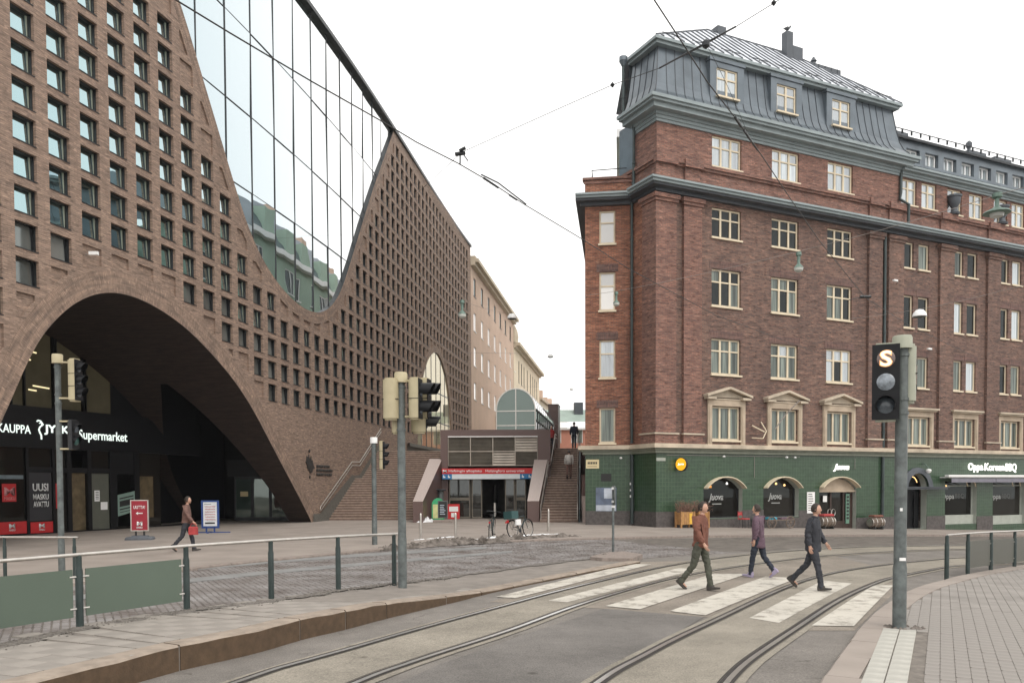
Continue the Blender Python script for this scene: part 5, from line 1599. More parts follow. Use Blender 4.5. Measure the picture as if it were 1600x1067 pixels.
mb = MB(); around(mb, 0, XE, .74, 16.80, 16.92); around(mb, 0, XE, .84, 16.92, 17.02); bp(mb, 'eave', M['frieze'])
mb = MB(); around(mb, 0, XE, .12, 17.98, 18.10, face=False); around(mb, 0, XE, .20, 18.10, 18.26, face=False)
for a, b in ((-.2, 1.1), (1.55, 2.67), (14.5, 15.6), (16.1, 17.4), (20.5, 21.9), (24.9, 26.3), (29.4, 30.8), (33.8, 35.1)):
    mb.box(a, -.30, 17.95, b, -.02, 18.33); mb.box(a + .1, -.12, 17.02, b - .1, -.02, 17.95)
bp(mb, 'string_course', M['bk_red'])
mb = MB(); 
for z0, z1, p in ((19.98, 20.12, .08), (20.12, 20.27, .14), (20.27, 20.40, .22)): mb.box(-p, -p, z0, XP + p, .05, z1); mb.box(-p, .05, z0, .05, 1.9, z1)
mb.box(-.78, -.78, 20.62, XP + .78, .05, 20.74); mb.box(-.78, .05, 20.62, .05, 2.2, 20.74); mb.box(-.88, -.88, 20.74, XP + .88, .05, 20.90); mb.box(-.88, .05, 20.74, .05, 2.25, 20.90)
mb.box(XP + .05, .05, 20.62, XP + .85, 6, 20.9); mb.box(XP - .3, .05, 17, XP, 6, 20.6)
bp(mb, 'cornice', M['frieze'])
mb = MB(); mb.box(-.6, -.6, 20.40, XP + .6, .05, 20.62); mb.box(-.6, .05, 20.40, .05, 2.15, 20.62); bp(mb, 'cornice_soffit', M['frieze'])
# ---- pilasters
for a, b in ((-.16, 1.1), (1.55, 2.67), (14.54, 15.62), (16.14, 17.38), (20.53, 21.78), (24.93, 26.15), (29.4, 30.5), (33.8, 34.9), (38.1, 39.2)):
    mb = MB(); d = .17 if a > 0 else .16
    if a < 0:
        mb.box(-.16, -.16, 4.75, b, -.0, 16.1); mb.box(-.16, 0, 4.75, -.0, 1.0, 16.1); mb.box(-.22, -.22, 4.2, b + .05, 0, 4.75); mb.box(-.22, 0, 4.2, 0, 1.05, 4.75)
        mb.box(-.24, -.24, 16.1, b + .06, 0, 16.25); mb.box(-.24, 0, 16.1, 0, 1.06, 16.25); mb.box(-.32, -.32, 16.25, b + .12, 0, 16.45); mb.box(-.32, 0, 16.25, 0, 1.14, 16.45)
    else:
        mb.box(a, -d, 4.75, b, -.0, 16.1); mb.box(a - .05, -d - .06, 4.2, b + .05, 0, 4.75); mb.box(a - .06, -d - .07, 16.1, b + .06, 0, 16.25); mb.box(a - .12, -d - .14, 16.25, b + .12, 0, 16.45)
    p = bp(mb, 'pilaster', M['bk_red'] if a < 3 else M['bk_mid'])
    mb = MB(); mb.box(a - .1 if a > 0 else -.3, -d - .12, 4.66, b + .1, -.1, 4.74)
    if a < 0: mb.box(-.3, -.1, 4.66, -.1, 1.1, 4.74)
    mb.build('base_moulding', M['ledge'], p)
# ---- windows
rw = random.Random(21)
wcache = {}
def win_mesh(w, h, n, tr):
    key = (round(w, 2), round(h, 2), n, tr)
    if key in wcache: return wcache[key]
    mb = MB(); t = .085; y0, y1 = .11, .19
    mb.box(0, y0, 0, t, y1, h); mb.box(w - t, y0, 0, w, y1, h); mb.box(t, y0, 0, w - t, y1, t); mb.box(t, y0, h - t, w - t, y1, h)
    for k in range(1, n): mb.box(w * k / n - .055, y0 - .012, t, w * k / n + .055, y1, h - t)
    zt = h * (1 - tr) if tr else h
    if tr:
        for k in range(n): mb.box(max(t, w * k / n + .055), y0 - .006, zt - .035, min(w - t, w * (k + 1) / n - .055), y1, zt + .035)
    mb.box(-.06, -.09, -.09, w + .06, .2, -.002)
    cells = []
    for k in range(n):
        a, b = max(t, w * k / n + .055), min(w - t, w * (k + 1) / n - .055)
        cells.append((a, t, b, (zt - .035) if tr else h - t))
        if tr: cells.append((a, zt + .035, b, h - t))
    me = mb.mesh('window', M['trim'])
    ps = {}
    for nm in ('pane_dark', 'pane_curtain', 'pane_pale', 'pane_white'):
        l = []
        for a, z0, b, z1 in cells:
            q = MB(); q.box(a - .005, .15, z0 - .005, b + .005, .165, z1 + .005); l.append(q.mesh('pane', M[nm]))
        ps[nm] = l
    wcache[key] = (me, ps); return wcache[key]
def put_window(x, z, w, h, n, tr, choose, Mx=None, y=0.0):
    me, ps = win_mesh(w, h, n, tr)
    o = link_obj('window', me, bld)
    o.matrix_local = (Mx or Matrix()) @ Matrix.Translation((x, y, z))
    base = choose(0)
    for k in range(len(ps['pane_dark'])): link_obj('pane', ps[choose(k) if rw.random() < .35 else base][k], o)
    return o
def lintel(x, z, w, Mx=None, hh=.42):
    mb = MB(Mx); n = int((w + .3) / .26)
    mb.box(x - .15, -.012, z + .01, x + w + .15, .0, z + hh); return bp(mb, 'lintel', M['bk_header'])
for x, z0, z1, w, kind in fronts:
    if kind == 3:
        top = z0 > 14; mid = z0 > 11 and not top
        ch = (lambda k: 'pane_dark') if top else (lambda k: rw.choice(['pane_curtain', 'pane_curtain', 'pane_dark'])) if mid else (lambda k: rw.choice(['pane_curtain', 'pane_pale', 'pane_dark', 'pane_curtain']))
        put_window(x, z0, w, z1 - z0, 3, .34 if not top else .36, ch)
        if not top: lintel(x, z1, w)
    elif kind == 2:
        put_window(x, z0, w, z1 - z0, 1, 0, lambda k: rw.choice(['pane_curtain', 'pane_dark', 'pane_pale', 'pane_curtain']))
        if z0 < 14: lintel(x, z1, w)
    else:
        put_window(x, z0, w, z1 - z0, 3, 0, lambda k: 'pane_curtain')
for x, z0, z1, w, kind in tops: put_window(x, z0, w, z1 - z0, 3 if kind == 3 else 2, .36, lambda k: 'pane_pale')
for k, (x, z0, z1, w) in enumerate(fw):
    put_window(x, z0, w, z1 - z0, 1, .36 if k < 3 else 0, lambda q, k=k: ['pane_white', 'pane_white', 'pane_pale', 'pane_curtain'][k], FA)
    if k: lintel(x, z1, w, FA)
# surrounds of the first floor windows
for i, x in enumerate([c[0] for c in C3] + wing1):
    w = 1.92 if i < 3 else 1.95; z0, z1 = (R1 if i < 3 else (4.42, 6.10))
    mb = MB()
    mb.box(x - .27, -.10, 4.21, x - .002, .02, z1 + .02); mb.box(x + w + .002, -.10, 4.21, x + w + .27, .02, z1 + .02); mb.box(x - .27, -.10, z1 + .02, x + w + .27, .02, z1 + .34)
    mb.box(x - .20, -.13, 4.3, x - .08, -.08, z1 + .02); mb.box(x + w + .08, -.13, 4.3, x + w + .20, -.08, z1 + .02)
    so = bp(mb, 'window_surround', M['render'])
    mb = MB(); cx = x + w / 2
    if i < 3:
        hw = w / 2 + .46
        mb.box(cx - hw, -.34, z1 + .34, cx - hw + .55, .0, z1 + .46); mb.box(cx + hw - .55, -.34, z1 + .34, cx + hw, .0, z1 + .46)
        mb.box(cx - hw + .55, -.14, z1 + .34, cx + hw - .55, .0, z1 + .40)
        za, zb = z1 + .46, z1 + 1.0
        mb.prism([(cx - hw - .06, za), (cx, zb - .12), (cx + hw + .06, za), (cx + hw + .06, za + .12), (cx, zb), (cx - hw - .06, za + .12)][::1], -.40, 0)
        mb.prism([(cx - hw + .1, za), (cx + hw - .1, za), (cx, zb - .14)], -.10, 0)
        mb.build('pediment', M['ledge'], so)
    else:
        mb.box(x - .36, -.28, z1 + .34, x + w + .36, .0, z1 + .42); mb.box(x - .44, -.38, z1 + .42, x + w + .44, .0, z1 + .52)
        mb.build('cornice', M['ledge'], so)
# ---- mansard of the corner part
mp_prof = [(-.80, 20.90), (-.48, 21.10), (-.22, 21.42), (-.06, 21.85), (.06, 22.5), (.16, 23.2), (.24, 23.76)]
YB = 2.45
mb = MB()
for i in range(len(mp_prof) - 1):
    (a, z0), (b, z1) = mp_prof[i], mp_prof[i + 1]
    mb.face([(a, a, z0), (XP - a, a, z0), (XP - b, b, z1), (b, b, z1)])
    mb.face([(a, YB, z0), (a, a, z0), (b, b, z1), (b, YB, z1)])
    mb.face([(XP - a, a, z0), (XP - a, 8, z0), (XP - b, 8, z1), (XP - b, b, z1)])
mb.slab([(.1, 2.6), (XP - .3, 2.6), (XP - .3, 8), (3.6, 8), (.3, 2.62)], 20.7, 23.9)
mans = bp(mb, 'mansard', M['sheet'])
DORM = [(3.20, 2.40), (7.22, 2.40), (11.22, 2.40)]
mb = MB(); rb_ = .016
xk = .15
seams = []
while xk < XP - .1:
    seams.append(xk); xk += .56
for xk in seams:
    if any(a - .05 < xk < a + w + .05 for a, w in DORM): segs = mp_prof[:4]
    else: segs = mp_prof
    mb.path([(xk + (XP / 2 - xk) / (XP / 2) * (a + .8) * .55, a - .012, z) for a, z in segs], rb_, 4)
for k in range(4):
    yk = .25 + k * .56
    mb.path([(a - .012, yk + (a + .8) * .2, z) for a, z in mp_prof], rb_, 4)
mb.path([(a - .01, a - .01, z) for a, z in mp_prof], .022, 5)
mb.path([(XP - a + .01, a - .01, z) for a, z in mp_prof], .022, 5)
mb.build('standing_seam', M['seam'], mans)
for x, w in DORM:
    mb = MB()
    yf = -.10
    mb.box(x, yf, 21.42, x + .42, 1, 23.6); mb.box(x + w - .62, yf, 21.42, x + w - .2, 1, 23.6); mb.box(x + .42, yf, 23.32, x + w - .62, 1, 23.6); mb.box(x + .42, yf + .16, 21.42, x + w - .62, 1, 21.9)
    mb.box(x - .06, yf - .06, 23.6, x + w - .14, 1, 23.76)
    dn = bp(mb, 'dormer', M['sheet'])
    me, ps = win_mesh(1.36, 1.44, 2, .36)
    o = link_obj('window', me, dn, (x + .42, yf - .04, 21.9))
    # panes stay part of the window mesh level: joined glass
    q = MB(); q.box(x + .5, yf + .11, 21.97, x + 1.7, yf + .12, 23.28); q.build('pane', M['pane_pale'], dn)
mb = MB(); mb.box(-.05, -.05, 23.76, XP + .05, .5, 23.9); mb.box(-.05, .5, 23.76, .5, YB, 23.9); mb.box(-.18, -.18, 23.9, XP + .18, .5, 24.04); mb.box(-.18, .5, 23.9, .5, YB + .1, 24.04); mb.box(XP - .3, .5, 23.76, XP + .18, 8, 24.04)
bp(mb, 'roof_eave', M['frieze'])
# upper roof with seams
RZ, RY, RXA, RXB = 27.75, 4.0, 6.3, 12.6
mb = MB()
c = [(-.15, -.15, 24.05), (XP + .15, -.15, 24.05), (XP + .15, 8.1, 24.05), (2.9, 8.1, 24.05), (-.15, 2.5, 24.05)]; a_, b_ = (RXA, RY, RZ), (RXB, RY, RZ)
mb.faces(c + [a_, b_], [(0, 1, 6, 5), (1, 2, 6), (2, 3, 5, 6), (3, 4, 5), (4, 0, 5)])
rf = bp(mb, 'roof', M['roof_sheet'])
mb = MB()
def roof_front(x, f):   # f 0 at the eave, 1 at the ridge
    return (x, -.15 + (RY + .15) * f, 24.05 + (RZ - 24.05) * f + .02)
xk = .3
while xk < XP:
    fm = min(1, (xk + .15) / (RXA + .15), (XP + .15 - xk) / (XP + .15 - RXB))
    mb.path([roof_front(xk, 0), roof_front(xk, fm)], .05, 4); xk += .62
mb.path([(-.15, -.15, 24.07), (RXA, RY, RZ + .03), (RXB, RY, RZ + .03), (XP + .15, -.15, 24.07)], .045, 5)
mb.build('standing_seam', M['soffit'], rf)
mb = MB()
for k in range(9): mb.path([(.6 + k * 1.85, .35, 24.45), (2.1 + k * 1.85, .35, 24.45)], .03, 5); mb.tube((1.3 + k * 1.85, .35, 24.1), (1.3 + k * 1.85, .35, 24.62), .02, n=5); mb.path([(.6 + k * 1.85, .38, 24.6), (2.1 + k * 1.85, .38, 24.6)], .02, 5)
mb.build('snow_guard', M['dark_metal'], rf)
MB().prism([(10.3, 25.6), (12.8, 25.6), (12.8, 27.0), (11.5, 27.0)], 3.25, 3.75).build('chimney', M['soffit'], rf)
for x0, x1, y0, y1, z0, z1 in ((11.5, 11.98, 3.2, 3.62, 25, 28.55), (11.99, 12.75, 3.2, 3.8, 25, 27.8), (13.4, 15.5, 2.9, 4.2, 25, 26.95), (7.0, 7.6, 3.9, 4.6, 27, 28.15)):
    MB().box(x0, y0, z0, x1, y1, z1).build('chimney', M['soffit'], rf)
    if x1 - x0 > 2:
        mb = MB()
        for k in range(4): mb.box(x0 + .3 + k * .5, y0 - .02, z0 + 1, x0 + .34 + k * .5, y0, z1)
        mb.build('seam', M['seam'], rf)
MB().lathe([(.2, 26.95), (.12, 27.3), (.2, 27.35), (.05, 27.6)], 8, (13.8, 3.4, 0)).build('vent_cowl', M['soffit'], rf)
# ---- wing roof with a row of attic lights
mb = MB(); mb.box(XP + .1, -.10, 19.98, XE, .05, 20.1); mb.box(XP + .1, -.18, 20.1, XE, .05, 20.24); mb.box(XP + .1, -.42, 20.24, XE, .3, 20.36); mb.box(XP + .1, -.54, 20.36, XE, .3, 20.48); bp(mb, 'wing_cornice', M['frieze'])
mb = MB(); mb.face([(XP, -.5, 20.49), (XE, -.5, 20.49), (XE, 1.35, 21.45), (XP, 1.35, 21.45)]); mb.box(XP, 1.2, 22.85, XE, 8, 23.1); mb.box(XP, 1.75, 21.4, XE, 8, 22.85)
wr = bp(mb, 'wing_roof', M['sheet'])
mb = MB(); k = XP + .3
while k < XE: mb.path([(k, -.5, 20.51), (k, 1.35, 21.47)], .02, 4); k += .55
mb.build('standing_seam', M['seam'], wr)
k = 0; x = XP + .15
while x < XE - 2:
    mb = MB(); mb.box(x, 1.3, 21.4, x + .5, 1.76, 22.85); mb.box(x + .5, 1.3, 22.45, x + 1.68, 1.76, 22.85); mb.box(x + .5, 1.3, 21.4, x + 1.68, 1.76, 21.66)
    f = mb.build('attic_window', M['sheet'], wr)
    q = MB(); q.box(x + .55, 1.50, 21.70, x + .62, 1.56, 22.45); q.box(x + 1.56, 1.50, 21.70, x + 1.63, 1.56, 22.45); q.box(x + .62, 1.5, 22.38, x + 1.56, 1.56, 22.45); q.box(x + .62, 1.5, 21.70, x + 1.56, 1.56, 21.77); q.box(x + 1.06, 1.5, 21.77, x + 1.12, 1.56, 22.38); q.build('frame', M['white'], f)
    q = MB(); q.box(x + .5, 1.58, 21.66, x + 1.68, 1.6, 22.45); q.build('pane', M['pane_pale'], f)
    x += 1.68
mb = MB(); mb.box(XP, 1.05, 22.86, XE, 1.25, 23.0); k = XP
while k < XE: mb.box(k, 1.0, 23.1, k + .08, 1.08, 23.35); k += .8
mb.path([(XP, 1.04, 23.35), (XE, 1.04, 23.35)], .03, 5); mb.build('roof_rail', M['dark_metal'], wr)
for x in (18.6, 26.0, 28.6, 33.0, 37):
    MB().box(x, 2, 23.0, x + 1.7, 3.5, 23.75).build('chimney', M['soffit'], wr)
MB().lathe([(.18, 23.75), (.1, 24.1), (.2, 24.3), (.2, 24.5), (.05, 24.65)], 8, (26.8, 2.6, 0)).build('vent_cowl', M['soffit'], wr)
# stone urns on the wing parapet
for x in (21.6, 26.1, 30.4):
    MB().lathe([(.30, 18.32), (.34, 18.42), (.2, 18.5), (.16, 18.7), (.34, 19.0), (.36, 19.3), (.42, 19.36), (.42, 19.46), (.1, 19.5)], 12, (x, -.22, 0)).build('urn', M['soffit'], bld, True)
# ---- downpipes
def downpipe(pts, name='downpipe', r=.075):
    mb = MB(); mb.path(pts, r, 10)
    for i in range(len(pts) - 1):
        a, b = Vector(pts[i]), Vector(pts[i + 1]); L = (b - a).length
        for k in range(1, int(L / 1.9) + 1):
            q = a.lerp(b, k * 1.9 / L)
            if k * 1.9 < L - .2: mb.tube(q - (b - a).normalized() * .03, q + (b - a).normalized() * .03, r * 1.35, n=10)
    bp(mb, name, M['pipe'], None, True)
downpipe([(-.16, SID - .22, 16.6), (-.16, SID - .22, 4.3)]); downpipe([(-.14, SID - .22, 3.7), (-.14, SID - .22, .15)], r=.09)
downpipe([(-.16, 1.75, 20.4), (-.16, 1.75, 17.05)]); downpipe([(-.5, 2.2, 23.8), (-.5, 2.2, 20.95)]); MB().lathe([(.09, 23.5), (.22, 23.75), (.22, 23.95), (.05, 23.96)], 8, (-.5, 2.2, 0)).build('hopper', M['sheet'], bld)
downpipe([(15.88, -.10, 16.55), (15.88, -.10, 4.25)], r=.085); downpipe([(15.88, -.10, 3.7), (15.88, -.10, -.55)], r=.09)
downpipe([(17.1, -.12, 20.5), (17.1, -.12, 19.0), (17.02, -.12, 18.6), (17.5, -.35, 18.3), (17.45, -.35, 17.05)], r=.085)
# ================================ shops on the ground floor: green glazed tiles
def arch_poly(x0, x1, z0, zs, za, n=10):
    """opening with a segmental top"""
    c = (x0 + x1) / 2; hw = (x1 - x0) / 2; rise = za - zs; R = (hw * hw + rise * rise) / (2 * rise); zc = za - R; a0 = math.asin(hw / R)
    return [(x0, z0), (x1, z0)] + [(c + R * sin(a0 - 2 * a0 * k / n), zc + R * cos(a0 - 2 * a0 * k / n)) for k in range(n + 1)]
OPN = [arch_poly(2.95, 5.52, .41, 1.93, 2.52), arch_poly(6.95, 9.48, .38, 1.93, 2.52), arch_poly(11.0, 13.85, -.42, 1.93, 2.52), arch_poly(17.95, 19.75, -.55, 1.9, 2.78), rect(21.4, -.34, 24.35, 2.30), rect(25.9, -.45, 29.2, 2.30), rect(30.6, -.55, 33.9, 2.30), rect(35.5, -.7, 38.8, 2.3)]
mb = MB()
holed(mb, rect(0, -2.2, XE, 3.75), OPN, .40, None, 0, 1)
holed(mb, rect(0, -.3, SID, 3.75), [], 0, SMM, 0); holed(mb, rect(0, -.3, LAF, 3.75), [], 0, FAM, 0)
M['reveal'] = plain('pale_grey_reveal', (.34, .36, .32), .6, var=.1)
bp(mb, 'tiled_wall', [M['tile'], M['reveal']])
mb = MB()
for a, b, zt in ((-.03, 2.95, .80), (2.95, 5.52, .36), (5.52, 6.95, .80), (6.95, 9.48, .34), (9.48, 11.0, .72), (13.85, 17.95, .22), (19.75, 21.4, .20), (24.35, 25.9, .1), (29.2, 30.6, .05), (33.9, 35.5, -.1), (38.8, XE, -.2)):
    mb = MB(); mb.box(a, -.035, -2.2, b, .0, zt); bp(mb, 'plinth', M['plinth'])
mb = MB(); mb.box(-.03, 0, -.3, 0, SID, .80); bp(mb, 'plinth', M['plinth'])
mb = MB(FA); mb.box(0, -.03, -.3, LAF, 0, .80); bp(mb, 'plinth', M['plinth'])
# dark rooms behind, glass panes, doors
M['bar_room'] = plain('dim_bar_interior', (.05, .03, .02), .9, var=.6, scale=1.3)
for k, op in enumerate(OPN):
    v, tris = cdt(op, [])
    if k == 3: continue
    mb = MB()
    for t in tris: mb.face([(v[i].x, .36, v[i].y) for i in t])
    po = bp(mb, 'shop_window', M['shop_glass'])
    if k in (0, 1, 4, 5, 6):
        x0 = min(p[0] for p in op); x1 = max(p[0] for p in op); z0 = min(p[1] for p in op)
        fb_ = MB()
        if k < 2: fb_.box(x0, .30, z0, x1, .36, z0 + .06); fb_.box(x0, .30, z0, x0 + .05, .36, 1.93); fb_.box(x1 - .05, .30, z0, x1, .36, 1.93)
        else: fb_.box(x0, .2, z0, x1, .38, z0 + .55); fb_.box(x0, .30, z0 + .55, x0 + .07, .36, 2.3); fb_.box(x1 - .07, .30, z0 + .55, x1, .36, 2.3); fb_.box(x0 + .07, .3, 1.98, x1 - .07, .36, 2.04)
        fb_.build('frame', M['dark_metal'] if k < 2 else M['reveal'], po)
# curved light rims over the arched openings
for k in (0, 1, 2):
    op = OPN[k][2:]; x0, x1 = OPN[k][0][0], OPN[k][1][0]
    mb = MB(); n = len(op)
    for i in range(n - 1):
        a, b = op[i], op[i + 1]; e = .05
        mb.faces([(a[0], -.34, a[1]), (b[0], -.34, b[1]), (b[0], -.34, b[1] + e), (a[0], -.34, a[1] + e), (a[0], 0, a[1]), (b[0], 0, b[1]), (b[0], 0, b[1] + e), (a[0], 0, a[1] + e)], [(0, 3, 2, 1), (3, 7, 6, 2), (0, 1, 5, 4)])
    bp(mb, 'arched_rim', M['trim'])
# window lettering and lamps of the bar
def wall_text(body, x0, x1, z0, z1, mat, y=-.02, parent=None, **k):
    return text('lettering', body, mat, parent or bld, plane_m(((x0 + x1) / 2, y, (z0 + z1) / 2), (1, 0, 0)), width=x1 - x0, height=z1 - z0, align='CENTER', **k)
M['win_print'] = plain('grey_window_print', (.42, .43, .42), .6, var=.05)
for x0 in (3.55, 7.6):
    wall_text('Juova', x0, x0 + .98, 1.22, 1.68, M['win_print'], .35, shear=.3, bold=.02)
    mb = MB(); mb.box(x0 + .25, .345, 1.12, x0 + .85, .355, 1.16); bp(mb, 'underline', M['win_print'])
for x, z, c in ((3.5, 2.05, 'warm_lamp'), (4.75, 2.2, 'lit_white2'), (7.5, 2.15, 'warm_lamp'), (8.15, 2.18, 'warm_lamp'), (8.75, 2.1, 'warm_lamp'), (21.9, 2.0, 'warm_lamp')):
    MB().lathe([(.02, .07), (.055, .02), (.055, -.03), (.01, -.06)], 8, (x, .33, z)).build('pendant_lamp', M[c], bld, True)
MB().box(3.35, .34, 1.98, 3.75, .355, 2.1).build('warm_reflection', glow('amber_reflection_glow', (1, .42, .08), .5), bld)  # glowing plate stands in for a warm reflection on the glass
# bar door under the third arch
mb = MB(); v, tris = cdt(arch_poly(11.05, 13.8, 1.78, 1.93, 2.48), []); 
for t in tris: mb.face([(v[i].x, .12, v[i].y) for i in t])
mb.box(11.0, .06, 1.70, 13.85, .2, 1.80); bp(mb, 'fanlight_panel', M['render'])
dr = MB(); dr.box(11.05, .26, -.4, 11.2, .34, 1.7); dr.box(12.1, .26, -.4, 12.22, .34, 1.7); dr.box(13.1, .26, -.4, 13.22, .34, 1.7); dr.box(13.6, .24, -.4, 13.84, .34, 1.7); dr.box(11.2, .27, -.4, 13.6, .34, .05)
dro = bp(dr, 'door', plain('dark_brown_door', (.045, .028, .022), .5, var=.2))
mb = MB(); mb.box(13.28, .2, -.1, 13.55, .25, 1.6); mb.build('sign_strip', plain('pale_green_sign', (.13, .24, .18), .5, var=.05), dro)
mb = MB()
for k in range(7): mb.box(13.33, .19, 1.35 - k * .2, 13.5, .202, 1.47 - k * .2)
mb.build('sign_print', M['ink'], dro)
MB().box(11.55, .25, 1.15, 11.85, .262, 1.5).build('notice', M['white'], dro)
for cx in (12.02, 12.32): # ring handles
    mb = MB(); mb.path([(cx + .2 * cos(a * pi / 8) * .7, .22, .55 + .2 * sin(a * pi / 8)) for a in range(17)], .022, 6); mb.build('handle', M['steel'], dro)
# menu board between the arches
mb = MB(); mb.box(10.06, -.05, .55, 10.62, -.0, 1.72); mo = bp(mb, 'menu_board', M['white'])
mb = MB()
for k in range(8): mb.box(10.13, -.056, 1.58 - k * .125, 10.13 + rw.uniform(.25, .42), -.05, 1.62 - k * .125)
mb.build('menu_print', M['ink'], mo)
# lit signs
ls = wall_text('Juova', 11.95, 13.15, 2.85, 3.28, M['lit_white2'], -.08, shear=.35, bold=.035, ext=.05); ls.name = 'lit_sign'
mb = MB(); mb.path([(13.15, -.06, 3.02), (13.75, -.06, 3.02)], .012, 5); bp(mb, 'cable', M['wire'])
for body, x0, x1 in (('Oppa', 23.30, 24.72), ('Korean', 24.88, 26.78), ('BBQ', 26.92, 28.0)):
    o = wall_text(body, x0, x1, 2.84 if 'p' in body or 'Q' in body else 2.95, 3.42, M['lit_white2'], -.12, bold=.03 if body == 'Oppa' else .008, ext=.04); o.name = 'lit_sign'
for x0, zz in ((21.55, 1.2), (26.05, 1.15), (30.8, 1.1)):
    wall_text('Oppa', x0, x0 + 1.15, zz - .1, zz + .33, M['win_print'], .35, bold=.02); wall_text('BBQ', x0 + 1.25, x0 + 2.1, zz, zz + .33, plain('faint_print', (.12, .125, .12), .6), .35)
# yellow disc sign on a bracket
mb = MB(Matrix.Translation((1.32, -.32, 3.17)) @ Matrix.Rotation(radians(-72), 4, 'Z') @ Matrix.Rotation(radians(90), 4, 'X'))
mb.lathe([(.33, -.08), (.345, -.06), (.345, .06), (.33, .08)], 28); do = bp(mb, 'disc_sign', M['ink'], None, True)
mb = MB(Matrix.Translation((1.32, -.32, 3.17)) @ Matrix.Rotation(radians(-72), 4, 'Z') @ Matrix.Rotation(radians(90), 4, 'X'))
mb.lathe([(.31, .082), (.30, .088), (.001, .09)], 28); mb.build('disc_face', M['lit_yellow'], do)
text('lettering', 'Juova', M['lit_white2'], do, Matrix.Translation((1.32, -.32, 3.17)) @ Matrix.Rotation(radians(-72), 4, 'Z') @ Matrix.Rotation(radians(90), 4, 'X') @ Matrix.Translation((0, 0, .094)), width=.36, height=.13, align='CENTER', shear=.2, bold=.02)
MB().box(1.45, -.3, 3.2, 1.6, 0, 3.3).build('bracket', M['ink'], do)
MB().box(-.0, -.02, 3.34, .55, 0, 3.5).build('street_plate', M['reveal'], bld)
# vault-headed doorway with lamp and small canopy
mb = MB()
oa = arch_poly(17.95, 19.75, -.55, 1.9, 2.78)[2:]; ob = arch_poly(17.45, 20.25, -.55, 1.9, 3.12)[2:]
for i in range(len(oa) - 1):
    a, b, c, d = oa[i], oa[i + 1], ob[i + 1], ob[i]
    mb.faces([(a[0], -.16, a[1]), (b[0], -.16, b[1]), (c[0], -.10, c[1]), (d[0], -.10, d[1]), (c[0], 0, c[1]), (d[0], 0, d[1])], [(3, 2, 1, 0), (2, 3, 5, 4)])
mb.box(17.3, -.55, 1.82, 20.9, .0, 1.93); mb.box(17.2, -.62, 1.93, 21.0, .0, 1.97)
bp(mb, 'door_hood', M['soffit'])
mb = MB(); mb.face([(17.9, .6, -.6), (19.8, .6, -.6), (19.8, .6, 2.9), (17.9, .6, 2.9)]); mb.box(18.0, .5, -.55, 18.1, .58, 1.85); mb.box(19.3, .5, -.55, 19.7, .58, 1.85); bp(mb, 'entrance_door', M['black'])
mb = MB(); mb.path([(18.3 + .5 * cos(pi * .15 + pi * .35 * k / 6) + .4, .2, 1.95 + .62 * sin(pi * .15 + pi * .35 * k / 6)) for k in range(7)], .025, 5); bp(mb, 'warm_tube', M['warm_lamp'])
mb = MB(); mb.path([(19.3, 0, 3.35), (19.3, -.25, 3.3), (19.45, -.35, 3.05)], .03, 6); lo = bp(mb, 'lamp_bracket', M['copper']); MB().lathe([(.02, .12), (.14, .08), (.16, 0), (.1, -.12), (.01, -.16)], 12, (19.45, -.35, 2.92)).build('lamp_globe', M['white'], lo, True)
# awning over the restaurant windows
mb = MB(); mb.box(20.9, -.62, 2.50, 38, -.0, 2.56); ao = bp(mb, 'awning', M['white'])
mb = MB(); mb.box(20.75, -.72, 2.56, 38, -.45, 2.68); mb.build('awning_box', M['white'], ao)
mb = MB(); mb.box(21.1, -.66, 2.22, 25.2, -.63, 2.46); mb.box(25.25, -.66, 2.22, 38, -.63, 2.46); mb.build('valance', plain('grey_lilac_valance', (.19, .185, .22), .8, var=.1), ao)
for x in (22.6, 23.35, 27.0, 27.75, 31.4):
    MB().path([(x, -.5, 2.35), (x + .75, -.1, 1.98)], .035, 5).build('awning_arm', M['trim'], ao)
# small white wall lamps and cables under the ledge
for x in (4.1, 8.4, 9.0):
    MB().lathe([(.02, .05), (.07, .02), (.07, -.03), (.01, -.06)], 8, (x, -.2, 3.6)).build('wall_lamp', M['white'], bld, True)
mb = MB(); mb.path([(.6, -.04, 3.64), (9.5, -.04, 3.64)], .012, 4); mb.path([(6.3, -.03, 3.6), (6.3, -.03, 2.5)], .012, 4); mb.path([(13.7, -.03, 3.6), (13.7, -.03, 3.0)], .012, 4); bp(mb, 'cable', M['wire_pale'])
# flag holders and lamp arms on the brick
for x, z in ((6.1, 4.7),):
    mb = MB()
    mb.path([(x, -.05, z + .55), (x + .45, -.5, z + .2)], .035, 6); mb.path([(x + .62, -.05, z + .75), (x + .62, -.45, z + .25), (x + .3, -.55, z - .15)], .03, 6); mb.path([(x, -.05, z - .1), (x + .3, -.55, z - .15)], .03, 6)
    bp(mb, 'flag_holder', M['trim'])
for x in (8.35,):
    mb = MB(); mb.path([(x - .75, -.15, 5.1), (x - .25, -.45, 5.9), (x + .25, -.9, 6.6)], .03, 6); bp(mb, 'lamp_arm', M['wire_pale'])
